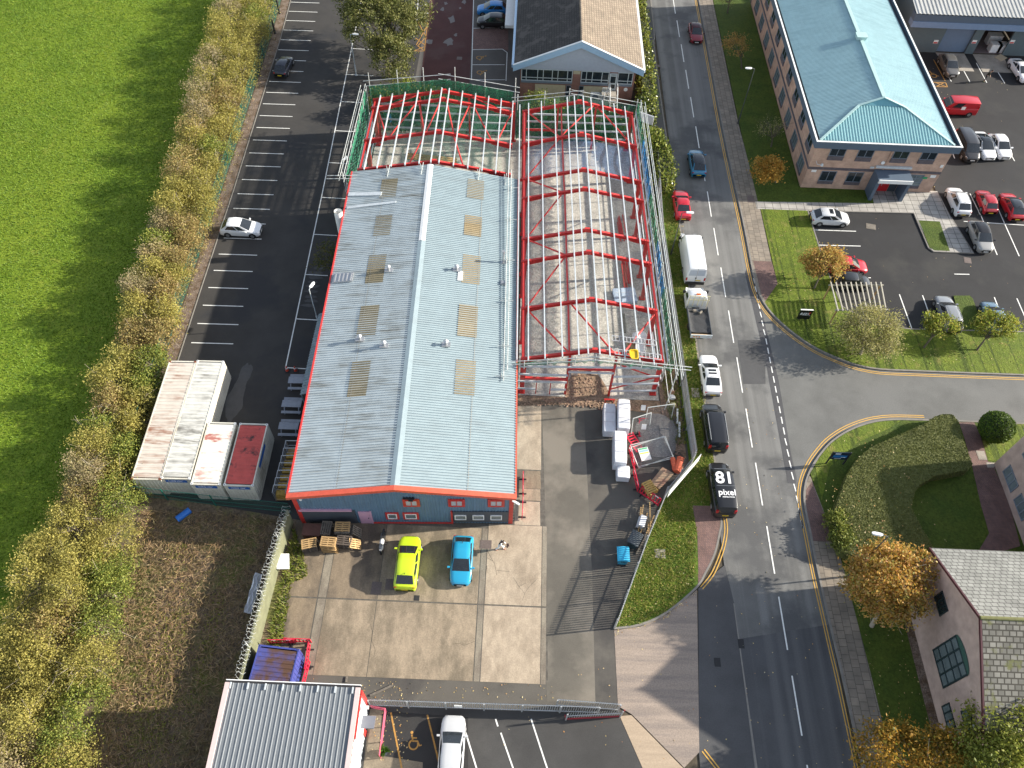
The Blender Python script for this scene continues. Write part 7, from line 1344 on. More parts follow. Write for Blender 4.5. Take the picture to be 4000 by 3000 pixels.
# ---------------------------------------------------------------- people
def skin(name, nodes, edges, m, parent, sub=1):
    me = bpy.data.meshes.new('tmp'); idx = {k: i for i, k in enumerate(nodes)}
    me.from_pydata([n[0] for n in nodes.values()], [(idx[a], idx[b]) for a, b in edges], []); o = bpy.data.objects.new('tmp', me); COL.objects.link(o)
    md = o.modifiers.new('s', 'SKIN'); md.use_smooth_shade = True
    for i, n in enumerate(nodes.values()): r_ = n[1] if isinstance(n[1], tuple) else (n[1], n[1]); me.skin_vertices[0].data[i].radius = r_; me.skin_vertices[0].data[i].use_root = (i == 0)
    s = o.modifiers.new('u', 'SUBSURF'); s.levels = sub; s.render_levels = sub
    ev = o.evaluated_get(bpy.context.evaluated_depsgraph_get()); nm = bpy.data.meshes.new_from_object(ev); bpy.data.objects.remove(o); nm.materials.clear(); nm.materials.append(m); nm.name = name; return link(name, nm, parent)
m_skin = flat('skin', (.42, .24, .17), .6); m_hair = flat('dark_hair', (.03, .018, .012), .7)
def person(label, pos, head, top, trou, shoe, lean, legs, arms, hold=None, vest=None):
    "legs: (left foot x, right foot x); arms: list of hand positions; facing +X"
    t = thing('person', label, 'person'); hip = V((0, 0, .93)); ch = V((lean*.6, 0, 1.28)); nk = V((lean, 0, 1.50)); hd = nk + V((.05+lean*.3, 0, .14))
    nodes = {'hip': (hip, (.15, .12)), 'waist': (hip.lerp(ch, .4), (.13, .105)), 'chest': (ch, (.165, .12)), 'neck0': (nk-V((0, 0, .03)), (.07, .07)), 'neck': (nk+V((.02, 0, .03)), (.055, .055)), 'jaw': (hd-V((-.03, 0, .05)), (.075, .07)), 'head': (hd+V((0, 0, .03)), (.095, .085)), 'crown': (hd+V((-.01, 0, .10)), (.07, .065)), 'nose': (hd+V((.105, 0, 0)), (.02, .02))}
    ed = [('hip', 'waist'), ('waist', 'chest'), ('chest', 'neck0'), ('neck0', 'neck'), ('neck', 'jaw'), ('jaw', 'head'), ('head', 'crown'), ('head', 'nose')]
    tn = {'hip': (hip, (.165, .135)), 'belt': (hip+V((0, 0, .10)), (.15, .12))}; te = [('hip', 'belt')]; sn = dict(chest=(ch, (.185, .14)), waist=(hip.lerp(ch, .4), (.155, .125)), hem=(hip+V((0, 0, .02)), (.17, .14)), sh=(nk-V((.0, 0, .05)), (.10, .09))); se = [('chest', 'waist'), ('waist', 'hem'), ('chest', 'sh')]
    for k, (s, fx_) in enumerate(((1, legs[0]), (-1, legs[1]))):
        hp = V((0, s*.10, .88)); ft = V((fx_, s*.12, .09)); kn = hp.lerp(ft, .5)+V((.07, 0, .02)); a = str(k)
        nodes.update({'t'+a: (hp, .088), 'k'+a: (kn, .058), 'c'+a: (kn.lerp(ft, .4), .055), 'f'+a: (ft, .04), 'b'+a: (ft+V((.16, 0, -.045)), (.04, .035))}); ed += [('hip', 't'+a), ('t'+a, 'k'+a), ('k'+a, 'c'+a), ('c'+a, 'f'+a), ('f'+a, 'b'+a)]
        tn.update({'t'+a: (hp, .105), 'k'+a: (kn, .075), 'f'+a: (ft+V((0, 0, .03)), .066)}); te += [('hip', 't'+a), ('t'+a, 'k'+a), ('k'+a, 'f'+a)]
        mb = MB(); mb.loft([[ft+V((x, y*w_, z-.09)) for y, z in ((-.05, 0), (-.05, h), (.05, h), (.05, 0))] for x, w_, h in ((-.09, .8, .1), (0, 1, .1), (.14, .95, .06), (.2, .6, .04))], 0, True, True); mb.build('shoe', shoe, t, smooth=50)
        sh = V((nk.x-.02, s*.19, 1.42)); h_ = V(arms[k]); el = sh.lerp(h_, .5)+V((-.05, s*.05, -.10))
        nodes.update({'s'+a: (sh, .06), 'e'+a: (el, .043), 'w'+a: (h_, .03), 'p'+a: (h_+(h_-el).normalized()*.08, (.042, .022))}); ed += [('chest', 's'+a), ('s'+a, 'e'+a), ('e'+a, 'w'+a), ('w'+a, 'p'+a)]
        sn.update({'s'+a: (sh, .078), 'e'+a: (el, .06), 'w'+a: (h_.lerp(el, .15), .05)}); se += [('chest', 's'+a), ('s'+a, 'e'+a), ('e'+a, 'w'+a)]
        d = (h_-el).normalized(); pm_ = h_+d*.09
        for j in range(5):
            up = V((0, s*(-1 if j == 4 else 1)*0, 0)); q0_ = pm_ + V((0, (j-1.5)*.018, 0)) if j < 4 else h_+d*.03+V((0, -s*.035, 0)); q1_ = q0_+d*(.035+.006*(j in (1, 2)))+V((0, 0, -.012)); q2_ = q1_+d*.018+V((0, 0, -.03))
            nodes.update({f'q{a}{j}': (q1_, .0095), f'r{a}{j}': (q2_, .008)}); ed += [('p'+a if j < 4 else 'w'+a, f'q{a}{j}'), (f'q{a}{j}', f'r{a}{j}')]
    skin('body', nodes, ed, m_skin, t); skin('trousers', tn, te, trou, t); skin('jacket', sn, se, top, t)
    if vest: skin('vest', {'a': (ch, (.20, .155)), 'b': (hip.lerp(ch, .35), (.175, .145)), 'c': (nk-V((0, 0, .09)), (.14, .11))}, [('a', 'b'), ('a', 'c')], vest, t)
    skin('hair', {'a': (hd+V((-.035, 0, .07)), (.095, .09)), 'b': (hd+V((-.05, 0, .0)), (.085, .075)), 'c': (hd+V((.03, 0, .125)), (.06, .06))}, [('a', 'b'), ('a', 'c')], m_hair, t)
    for s in (1, -1): mb = MB(); mb.box(hd+V((.092, s*.033, .03)), (.012, .02, .012)); mb.build('eye', m_black, t); mb = MB(); mb.box(hd+V((-.005, s*.088, .01)), (.04, .02, .055)); mb.build('ear', m_skin, t)
    mb = MB(); mb.box(hd+V((.092, 0, -.055)), (.012, .045, .01)); mb.build('mouth', flat('lips', (.3, .1, .08)), t)
    return place(t, pos, R(head))
p = W(1, 2, 2105, 1425, .1); pp = person('person in white trousers striding across the yard holding a dark case in both hands', (p.x, p.y, .013), -12, m_white, m_white, flat('tan_shoe', (.4, .2, .14)), .16, (.30, -.32), ((.52, .10, 1.18), (.50, -.10, 1.16)), vest=flat('dark_vest', (.03, .028, .03), .8))
c_, s_ = math.cos(R(-12)), math.sin(R(-12)); q = V((p.x+.66*c_, p.y+.66*s_, 1.16)); mb = MB(); mb.box(q, (.13, .3, .2), R(-12)); mb.cyl(q+V((.06*c_, .06*s_, 0)), q+V((.12*c_, .12*s_, 0)), .06, None, 12); mb.box(q+V((0, 0, .115)), (.04, .14, .03), R(-12)); mb.build('camera_case', flat('brown_black', (.05, .025, .02), .6), label='small dark case held by the person in white trousers', cat='case')
p = W(3, 0, 1862, 705); person('person in dark clothes standing bent forward in the north east car park', (p.x, p.y, .008), -20, flat('black_olive_jacket', (.03, .032, .02), .8), flat('dark_trousers', (.02, .022, .03), .8), flat('green_boot', (.04, .10, .05)), .22, (.06, -.04), ((.40, .12, .92), (.38, -.12, .90)))
# ---------------------------------------------------------------- foliage
def leafobj(name, pts, size, m, parent=None, flatten=.0, seed=0, aspect=.55, **kw):
    rg = np.random.RandomState(seed); n = len(pts); a = rg.normal(size=(n, 3)); b = rg.normal(size=(n, 3))
    if flatten: a[:, 2] *= (1-flatten); b[:, 2] *= (1-flatten)
    a /= np.linalg.norm(a, axis=1)[:, None]; b -= a*(a*b).sum(1)[:, None]; b /= np.linalg.norm(b, axis=1)[:, None]+1e-9
    s = (np.asarray(size)*rg.uniform(.6, 1.3, n))[:, None]; c = np.asarray(pts)
    v = np.stack([c-a*s, c+b*s*aspect, c+a*s, c-b*s*aspect], 1).reshape(-1, 3)
    me = bpy.data.meshes.new(name)
    if parent is not None: off = OFF.get(parent.name, V((0, 0, 0)))
    else: off = V((c[:, 0].mean(), c[:, 1].mean(), c[:, 2].min())) if kw.get('kind') != 'structure' else V((0, 0, 0))
    v = v - np.array(off); me.vertices.add(4*n); me.vertices.foreach_set('co', v.ravel()); me.loops.add(4*n); me.loops.foreach_set('vertex_index', np.arange(4*n)); me.polygons.add(n); me.polygons.foreach_set('loop_start', np.arange(0, 4*n, 4)); me.update(calc_edges=True); me.materials.append(m)
    o = link(name, me, parent)
    if parent is None: o.location = off; OFF[o.name] = off
    return tag(o, **kw)
def crown(blobs, n, clumps, sig, rg, shell=.72, low=-.55):
    vol = np.array([b[3]*b[4]*b[5] for b in blobs])**.75; pk_ = rg.choice(len(blobs), clumps, p=vol/vol.sum()); cc = []
    for k in pk_:
        b = blobs[k]
        while 1:
            d = rg.normal(size=3); d /= np.linalg.norm(d)
            if d[2] > low: break
        cc.append(np.array(b[:3]) + d*np.array(b[3:])*(shell + (1.04-shell)*rg.uniform()**.6))
    cc = np.array(cc); w = rg.uniform(.4, 1.6, clumps); i = rg.choice(clumps, n, p=w/w.sum()); return cc[i] + rg.normal(size=(n, 3))*sig*np.array([1, 1, .75]), cc
CN = [0]
def tree(name, label, cat, base, th, blobs, lm, n=4000, clumps=120, sig=.32, size=.16, trunk=.16, limbs=7, group=None, bark=None, shell=.72, twigs=0, low=-.55, lean=(0, 0)):
    CN[0] += 1; rg = np.random.RandomState(100+CN[0]); t = thing(name, label, cat, base, group); pts, cc = crown(blobs, n, clumps, sig, rg, shell, low); pts = pts[pts[:, 2] > base[2]+.02]
    leafobj('crown', pts, size, lm, t, seed=CN[0]); c0 = np.array(blobs[0][:3]); mb = MB(); b = V(base); top = V((base[0]+lean[0], base[1]+lean[1], base[2]+th)); ctr = V(c0)
    mb.cyl(b, top, trunk, trunk*.7, 8); 
    for k in rg.choice(len(cc), min(limbs, len(cc)), False):
        e = V(cc[k]); mid = top.lerp(e, .5)+V((rg.normal()*.12, rg.normal()*.12, .15)); mb.cyl(top, mid, trunk*.5, trunk*.3, 5); mb.cyl(mid, e, trunk*.3, trunk*.1, 5)
        for j in range(twigs): f = e+V(rg.normal(size=3)*.55); mb.cyl(mid.lerp(e, rg.uniform(.2, 1)), f, trunk*(.22 if name == 'hedgerow_bush' else .12), trunk*.06, 3)
    mb.build('trunk', bark or m_bark, t); return t
L_yel = leafmat('yellow_olive_leaves', [(.22, .20, .055), (.31, .28, .075), (.38, .33, .09), (.44, .38, .11), (.25, .25, .06)], .4)
L_org = leafmat('orange_brown_leaves', [(.25, .17, .085), (.34, .25, .10), (.40, .30, .12), (.29, .26, .085), (.43, .35, .15)], .4)
L_grn = leafmat('ivy_green_leaves', [(.08, .12, .02), (.15, .19, .035), (.24, .26, .055), (.30, .30, .06)], .3)
L_pnk = leafmat('brown_pink_twiggy_leaves', [(.30, .23, .14), (.35, .28, .16), (.27, .24, .10), (.38, .32, .19)], .4)
L_tree = leafmat('olive_tree_leaves', [(.06, .075, .018), (.11, .125, .03), (.16, .165, .045), (.23, .22, .08), (.09, .105, .028)], .3)
L_lau = leafmat('laurel_leaves', [(.05, .09, .01), (.13, .17, .025), (.24, .26, .05), (.32, .33, .07)], .2, .35)
L_fire = leafmat('fiery_leaves', [(.30, .26, .05), (.46, .25, .04), (.60, .36, .08), (.52, .28, .08), (.22, .21, .04), (.64, .46, .18), (.52, .22, .09)], .35)
L_firg = leafmat('green_orange_leaves', [(.13, .14, .02), (.36, .20, .03), (.48, .25, .04), (.20, .19, .03)])
L_pale = leafmat('pale_olive_leaves', [(.22, .22, .07), (.34, .32, .12), (.42, .38, .19), (.27, .28, .09)], .45)
L_sml = leafmat('fresh_green_leaves', [(.13, .18, .025), (.23, .28, .045), (.32, .34, .07), (.36, .30, .06)], .45)
L_clip = leafmat('clipped_hedge_leaves', [(.10, .115, .032), (.13, .145, .04), (.155, .17, .048), (.145, .165, .036), (.18, .18, .06)], .15)
L_ball = leafmat('topiary_leaves', [(.04, .08, .01), (.08, .14, .014), (.14, .21, .02)], .15)
HB = [(-10, -37.5, -26.5), (8, -37.5, -28.0), (12, -37.2, -28.2), (21, -37.0, -29.4), (26, -36.8, -30.2), (30, -36.8, -31.5), (34, -36.8, -32.3), (42, -37.2, -32.7), (52, -37.6, -33.3), (69, -39.0, -33.9), (90, -41.0, -34.4), (105, -41.3, -35.3), (125, -42, -35.8)]
def hb(y):
    for (y0_, a0, b0), (y1_, a1, b1) in zip(HB[:-1], HB[1:]):
        if y <= y1_: k = (y-y0_)/(y1_-y0_); return a0+(a1-a0)*k, b0+(b1-b0)*k
    return HB[-1][1:]
LABS = {0: 'yellow olive bush in the autumn hedgerow between the field and the %s', 1: 'orange brown bush in the autumn hedgerow between the field and the %s', 2: 'green ivy covered bush in the hedgerow between the field and the %s', 3: 'pinkish brown twiggy bush in the hedgerow between the field and the %s'}
rg = np.random.RandomState(21); y = 5.5
while y < 116:
    a, b = hb(y); a += .35; wd = b-a; n = 3 if wd > 6.6 else 2
    for k in range(n):
        x = a + wd*(k+.5)/n + rg.uniform(-.3, .3); yy = y + rg.uniform(-.6, .6); r_ = wd/n*.5+.55
        hgt_ = (rg.uniform(3.6, 4.7) if y > 45 else rg.uniform(3.1, 4.2)) + (.8 if y > 80 else 0)
        if k == n-1: hgt_ *= .80
        c = rg.choice(4, p=(.52, .2, .10, .18)) if k < n-1 else rg.choice(4, p=(.66, .18, .12, .04))
        if y < 27 and k == n-1: c = 2 if rg.uniform() < .6 else 0
        where = 'car park' if y > 43 else ('containers' if y > 30 else 'bramble plot'); lab = LABS[c] % where
        near = y < 35; nl = int((5200 if near else (3600 if y < 65 else 2600))*(.8+.4*rg.uniform())); cl = 95
        blobs = [(x, yy, hgt_*.55, r_, r_*1.05, hgt_*.5), (x+rg.uniform(-.7, .7), yy+rg.uniform(-.7, .7), hgt_*.78, r_*.6, r_*.6, hgt_*.30)]
        if rg.uniform() < .5: blobs.append((x+rg.uniform(-1, 1)*r_*.7, yy+rg.uniform(-1, 1)*r_*.7, hgt_*.45, r_*.55, r_*.55, hgt_*.4))
        tree('hedgerow_bush', lab, 'bush', (x, yy, -.02), hgt_*.35, blobs, (L_yel, L_org, L_grn, L_pnk)[c], nl, cl, .30 if near else .34, .078 if near else .095, .09, 7, group=lab.replace('bush', 'bushes', 1), shell=.5, twigs=(9 if c == 3 else 3), low=-.7, bark=m_twig)
    y += 2.45
# big green tree and shrubs north of the frame
b_ = (-17.6, 90.3, .0)
tree('broadleaf_tree', 'big olive green tree overhanging the west car park at the top', 'tree', b_, 2.6, [(-18.6, 93.5, 5.4, 4.6, 4.4, 3.6), (-20.6, 97.0, 6.0, 3.6, 3.6, 3.0), (-15.6, 96.0, 5.6, 3.4, 3.8, 3.2), (-17.0, 90.2, 3.4, 2.8, 2.6, 2.6), (-18.2, 99, 6.6, 4.2, 3.4, 2.6), (-16.6, 87.6, 2.2, 2.0, 1.8, 1.9)], L_tree, 34000, 520, .36, .135, .3, 18, shell=.55, twigs=5)
for k, (x, y, r_, h_, l) in enumerate(((-17.2, 82.6, 1.6, 3.4, 'yellow green shrub behind the corner of the netted scaffolding'), (-14.6, 84.4, 1.7, 3.2, 'yellow green shrub behind the netting below the big tree'), (-11.8, 84.0, 1.7, 3.0, 'yellow green shrub behind the netting near the red driveway'), (-9.2, 82.8, 1.4, 2.4, 'ivy shrub showing through the netting beside the red driveway'), (1.6, 82.6, 1.7, 3.6, 'green shrub between the netting and the gabled office, left of the air conditioners'), (3.6, 82.2, 1.5, 3.2, 'green shrub behind the netting just left of the air conditioners'), (9.0, 80.4, 1.4, 3.0, 'laurel shrub behind the netting below the office steps'), (11.4, 80.6, 1.2, 3.2, 'laurel shrub behind the netting at its right end'))):
    tree('shrub', l, 'shrub', (x, y, .004), h_*.3, [(x, y, h_*.5, r_, r_, h_*.5)], L_lau if k not in (3, 4, 5) else L_grn, 2600, 60, .3, .11, .08, 5, shell=.6)
# laurel hedges west of the road
def hedge(name, label, poly, z0, z1, lm, n, size, core=(.03, .035, .012), amp=.12, top_only=False):
    xs, ys = [p[0] for p in poly], [p[1] for p in poly]; t = thing(name, label, 'hedge', (sum(xs)/len(xs), sum(ys)/len(ys), z0)); mb = MB(); cx, cy = sum(xs)/len(xs), sum(ys)/len(ys)
    sm = [V((p[0], p[1])) for p in poly]; mb.prism([(p.x, p.y) for p in sm], z0, z1-.08); mb.build('hedge_core', flat(name+'_core', core, .95), t)
    rg_ = np.random.RandomState(n); e = [(sm[i], sm[(i+1) % len(sm)]) for i in range(len(sm))]; Ls = np.array([(b-a).length for a, b in e]); per = Ls.sum()*(z1-z0); ar = abs(sum(a.x*b.y-b.x*a.y for a, b in e))/2; nt_ = int(n*ar/(ar+per)); P_ = []
    from mathutils.geometry import intersect_point_tri_2d
    pa = np.array([(p.x, p.y) for p in sm])
    def inside(q):
        x, y = q[:, 0], q[:, 1]; c = np.zeros(len(q), bool); j = len(pa)-1
        for i in range(len(pa)):
            c ^= ((pa[i, 1] > y) != (pa[j, 1] > y)) & (x < (pa[j, 0]-pa[i, 0])*(y-pa[i, 1])/(pa[j, 1]-pa[i, 1]+1e-12)+pa[i, 0]); j = i
        return c
    q = np.zeros((0, 2))
    while len(q) < nt_:
        k = rg_.uniform((min(xs), min(ys)), (max(xs), max(ys)), (4000, 2)); q = np.vstack([q, k[inside(k)]])
    q = q[:nt_]; P_.append(np.column_stack([q, z1-.04+rg_.normal(size=nt_)*amp*.35 + amp*.5*np.sin(q[:, 0]*1.3+q[:, 1]*.9)])); m_ = n-nt_; i = rg_.choice(len(e), m_, p=Ls/Ls.sum()); u = rg_.uniform(size=m_); A = np.array([tuple(x[0]) for x in e])[i]; B = np.array([tuple(x[1]) for x in e])[i]; d = B-A; nn_ = np.column_stack([d[:, 1], -d[:, 0]])/np.linalg.norm(d, axis=1)[:, None]
    P_.append(np.column_stack([A+d*u[:, None]+nn_*rg_.normal(size=m_)[:, None]*amp, rg_.uniform(z0+.03, z1, m_)])); leafobj('foliage', np.vstack(P_), size, lm, t, seed=n); return t
hedge('laurel_hedge', 'tall sunlit laurel hedge between the gabled office and the road', [(14.3, 81.6), (16.0, 81.9), (16.25, 90), (16.2, 100), (16.3, 116), (15.0, 116), (14.9, 90)], 0, 2.4, L_lau, 11000, .17, amp=.28)
hedge('laurel_hedge', 'shorter laurel hedge clump beside the white hoarding sign', [(14.3, 76.5), (15.0, 79.6), (16.2, 79.2), (16.9, 76.0), (17.4, 71.5), (16.5, 69.7), (15.8, 70.6), (15.7, 74)], .05, 2.3, L_lau, 5200, .17, amp=.3)
# clipped hedge, topiary ball, corner laurel
hp_ = [W(3, 2, x, y, 1.3) for x, y in ((565, 1120), (625, 960), (700, 760), (780, 640), (900, 540), (1130, 440), (1380, 330), (1440, 280), (1520, 258), (1600, 262), (1640, 310), (1690, 480), (1770, 690), (1735, 735), (1450, 785), (1320, 860), (1270, 930), (1240, 1060), (1330, 1240), (1440, 1420), (1000, 1560), (640, 1440), (585, 1280))]
hedge('clipped_hedge', 'broad flat topped clipped hedge on the corner, dark olive with fallen leaves', [(p.x, p.y) for p in hp_][::-1], .08, 1.3, L_clip, 46000, .052, (.10, .11, .032), .022)
p = W(3, 2, 1880, 430, .12); 
def ball(c, r_, rz_, label):
    t = thing('topiary_bush', label, 'bush', (c[0], c[1], .1)); rg_ = np.random.RandomState(4); n = 7000; d = rg_.normal(size=(n, 3)); d /= np.linalg.norm(d, axis=1)[:, None]; leafobj('foliage', np.array([c[0], c[1], rz_+.1])+d*np.array([r_, r_, rz_])*(1+.03*rg_.normal(size=(n, 1))), .07, L_ball, t, seed=5)
    mb = MB(); mb.loft([[V((c[0]+r_*.95*math.cos(a)*math.sin(e), c[1]+r_*.95*math.sin(a)*math.sin(e), .1+rz_-rz_*.95*math.cos(e))) for a in np.linspace(0, 6.283, 16, endpoint=False)] for e in np.linspace(.15, 3.0, 9)], 0, True, True); mb.build('bush_core', flat('topiary_core', (.02, .035, .01), .95), t)
ball((p.x+.3, p.y-.1), 1.45, 1.35, 'round clipped topiary bush beside the block path')
for k, (x, y, l) in enumerate(((600, 1200, 'glossy laurel bush at the pointed end of the clipped hedge, upper of two'), (640, 1330, 'glossy laurel bush at the pointed end of the clipped hedge, lower of two'))): p = W(3, 2, x, y, .9); tree('laurel_bush', l, 'bush', (p.x, p.y, .09), .4, [(p.x, p.y, .85, .95, 1.1, .8)], L_grn, 2200, 50, .2, .10, .06, 4, shell=.7)
# trees east
def pt(c, r, x, y, z): p = W(c, r, x, y, z); return [p.x, p.y, z]
def tr(label, base, ctr, rad, lm, n, th=1.3, name='small_tree', sig=.30, size=.12, cl=110, trunk=.10, twigs=3, extra=(), shell=.45, limbs=9, bark=None):
    c = pt(*ctr); b = W(*base, .1) if len(base) == 4 else V(base); blobs = [(*c, *rad)] + [(c[0]+e[0], c[1]+e[1], c[2]+e[2], *e[3:]) for e in extra]; tree(name, label, 'tree', (b.x, b.y, .1), th, blobs, lm, n, cl, sig, size, trunk, limbs, shell=shell, twigs=twigs, bark=bark, lean=((c[0]-b.x)*.3, (c[1]-b.y)*.3))
tr('orange autumn tree on the lawn beside the half hidden red hatchback', (3, 1, 400, 832), (3, 1, 490, 620, 2.7), (2.1, 1.8, 1.35), leafmat('rusty_orange_leaves', [(.46, .26, .07), (.52, .36, .10), (.40, .34, .09), (.52, .24, .10), (.34, .33, .08)], .45), 4600, 1.2, extra=((.9, .5, .5, 1.0, .9, .9), (-.8, -.4, -.4, .8, .8, .7)))
tr('wide pale olive spreading tree in front of the timber pergola', (3, 1, 800, 1400), (3, 1, 860, 1200, 2.4), (3.1, 2.5, 1.6), L_pale, 9500, .9, sig=.42, size=.095, cl=170, trunk=.14, twigs=7, limbs=22, extra=((.9, 1.0, .6, 1.8, 1.4, 1.0), (-1.2, .3, -.1, 1.6, 1.5, 1.2), (1.0, -1.0, -.5, 1.7, 1.3, 1.1)), bark=m_twig)
tr('small fresh green tree leaning behind the grey estate car', (3, 1, 1345, 1345), (3, 1, 1490, 1165, 2.3), (1.5, 1.0, .75), L_sml, 2100, 1.3, cl=40, size=.11, twigs=2, sig=.26, extra=((-1.3, .6, .3, .8, .6, .4), (1.3, .3, .2, .8, .6, .4), (.2, .9, .5, .7, .5, .4)))
tr('small fresh green tree in front of the steel blue hatchback', (3, 1, 1805, 1365), (3, 1, 1960, 1150, 2.5), (1.9, 1.3, .9), L_sml, 3600, 1.3, cl=60, size=.11, twigs=2, sig=.28, extra=((1.7, .3, .0, 1.1, .9, .6), (.3, 1.2, .5, .9, .7, .5), (-1.5, .2, .1, .8, .7, .5)))
tr('big fiery orange tree at the road corner with a street lamp in it', (28.9, 20.6, .1), (3, 3, 1040, 60, 4.4), (2.9, 2.7, 2.4), L_fire, 15000, 1.9, 'autumn_tree', .32, .115, 330, .18, 4, ((1.4, .9, .7, 1.8, 1.7, 1.4), (-1.3, .3, -.2, 1.7, 1.7, 1.6), (-.2, -1.5, -.6, 1.9, 1.5, 1.5), (.1, 1.9, .5, 1.6, 1.2, 1.1)), .5, 20, m_twig)
tr('green and orange tree crown at the bottom edge beside the brick gable', (29.6, 9.4, .1), (3, 3, 1130, 1540, 3.2), (2.6, 2.0, 1.8), L_firg, 8000, 1.4, 'autumn_tree', .34, .11, 150, .15, 4, ((2.6, .2, .3, 1.8, 1.5, 1.4),), .4, 14, m_twig)
tr('yellow green tree at the bottom right corner over the mossy roof', (34.5, 9.6, .1), (3, 3, 2080, 1330, 5.2), (2.6, 2.2, 1.8), leafmat('lime_leaves', [(.12, .15, .025), (.22, .25, .04), (.32, .33, .06), (.18, .17, .04)]), 8000, 2.4, 'broadleaf_tree', .4, .12, 160, .18, 3, ((-1.2, -1.4, -.8, 2.4, 1.8, 1.6),), .5, 12)
tr('thin orange tree on the upper lawn near the tall street lamp', (2, 0, 1985, 595), (2, 0, 1930, 390, 2.8), (1.6, 1.8, 1.1), leafmat('tan_orange_leaves', [(.34, .20, .06), (.42, .26, .08), (.28, .2, .06)]), 1300, 1.4, cl=60, size=.10, twigs=3)
tr('rounded orange tree near the corner of the teal roofed office', (29.8, 72.6, .1), (2, 0, 2200, 1470, 2.6), (1.7, 1.5, 1.3), leafmat('gold_leaves', [(.36, .18, .03), (.46, .26, .05), (.30, .22, .05)]), 3600, 1.2, cl=100, extra=((.6, .3, .3, 1.1, 1.1, .9),))
tr('bare dark tree on the shaded lawn between the lamp and the rounded orange tree', (30.3, 79.2, .1), (3, 0, 30, 1130, 2.6), (1.6, 1.8, 1.3), L_pale, 420, 1.3, cl=70, size=.08, twigs=8, limbs=16)
tr('sparse tree at the top of the shaded lawn', (2, 0, 1860, 115), (2, 0, 1880, -40, 2.8), (1.5, 1.8, 1.2), L_pale, 700, 1.5, cl=60, size=.09, twigs=6, limbs=12)
tr('spindly green sapling between the warehouse flue and the parking line', (-18.6, 56.2, .0), (1, 1, 605, 560, 2.6), (1.1, 1.7, 1.4), leafmat('dark_sapling_leaves', [(.05, .065, .015), (.09, .10, .02), (.14, .12, .03)]), 900, 1.0, cl=60, size=.10, twigs=5, limbs=12)
# ---------------------------------------------------------------- ground litter, grass and brambles (nobody could count these)
def inpoly(q, poly):
    x, y = q[:, 0], q[:, 1]; c = np.zeros(len(q), bool); j = len(poly)-1
    for i in range(len(poly)):
        c ^= ((poly[i][1] > y) != (poly[j][1] > y)) & (x < (poly[j][0]-poly[i][0])*(y-poly[i][1])/(poly[j][1]-poly[i][1]+1e-12)+poly[i][0]); j = i
    return c
def scatter(poly, n, seed):
    rg_ = np.random.RandomState(seed); xs = [p[0] for p in poly]; ys = [p[1] for p in poly]; q = np.zeros((0, 2))
    while len(q) < n: k = rg_.uniform((min(xs), min(ys)), (max(xs), max(ys)), (n*2, 2)); q = np.vstack([q, k[inpoly(k, poly)]])
    return q[:n]
def blades(name, q, h, w, lean, m, z, seed, label, cat='grass'):
    rg_ = np.random.RandomState(seed); n = len(q); a = rg_.uniform(0, 6.283, n); d = np.column_stack([np.cos(a), np.sin(a), np.zeros(n)]); b = np.column_stack([-np.sin(a), np.cos(a), np.zeros(n)]); hh = (h*rg_.uniform(.5, 1.4, n))[:, None]; c = np.column_stack([q, np.full(n, z)])
    v = np.stack([c-b*w, c+b*w, c+d*lean*hh+np.array([0, 0, 1])*hh], 1).reshape(-1, 3); me = bpy.data.meshes.new(name); me.vertices.add(3*n); me.vertices.foreach_set('co', v.ravel()); me.loops.add(3*n); me.loops.foreach_set('vertex_index', np.arange(3*n)); me.polygons.add(n); me.polygons.foreach_set('loop_start', np.arange(0, 3*n, 3)); me.update(calc_edges=True); me.materials.append(m); return tag(link(name, me), label, cat, None, 'stuff')
L_fld = leafmat('field_grass_blades', [(.08, .16, .012), (.13, .22, .015), (.19, .27, .025)], .35)
fieldp = [(-76, 105), (-76, 115), (-37, 112), (-36.5, 60), (-36, 40), (-35, 12), (-36, 4), (-40, 4)]
blades('field_grass', scatter(fieldp, 95000, 1), .13, .055, .7, L_fld, -.02, 2, 'bright green grass of the open field')
L_vg = leafmat('verge_grass_blades', [(.09, .14, .015), (.16, .21, .03), (.24, .25, .05), (.28, .24, .09)], .35)
vpoly = [(8.9, 19.7), (10.8, 20.0), (13, 21.2), (15.4, 23.5), (16.0, 28), (15.8, 30.5), (18.1, 30.6), (18.2, 36), (17.9, 50), (17.8, 68), (16.4, 70), (16.2, 34.6), (13.3, 30.6), (11.2, 25.2)]
blades('verge_grass', scatter(vpoly, 16000, 3), .16, .035, .8, L_vg, .10, 4, 'rough verge grass along the palisade fence')
blades('weeds', np.vstack([scatter([(-17.7, 13.6), (-16.9, 14), (-16.6, 18), (-16.9, 22), (-15.7, 22.9), (-16.4, 24.6), (-17.6, 27)], 1500, 5), scatter([(14.2, 44), (15.5, 44), (15.2, 78), (14.0, 78)], 2500, 6), scatter([(14.6, 36.5), (15.9, 36.5), (15.8, 44), (14.3, 44)], 900, 7)]), .30, .05, .9, L_vg, .0, 8, 'weeds growing at the foot of the fences', 'weeds')
wpoly = [(-28.6, 3), (-28.4, 12), (-29.8, 22), (-30.6, 27.8), (-24, 28), (-18.6, 27.6), (-18.4, 22.6), (-18.9, 13.4), (-19.6, 12.6), (-19.6, 3)]
L_brm = leafmat('bramble_stems', [(.15, .10, .06), (.28, .18, .10), (.38, .27, .16), (.17, .15, .05), (.30, .18, .10)], .15)
q = scatter(wpoly, 20000, 9); rg_ = np.random.RandomState(10); cl = rg_.normal(size=(1, 1)); 
leafobj('brambles', np.column_stack([q, .06+.30*rg_.uniform(size=len(q))**1.5]), .26, L_brm, None, flatten=.55, seed=11, aspect=.085, label='tangle of brown dead brambles between the hedge and the olive fence', cat='brambles', kind='stuff')
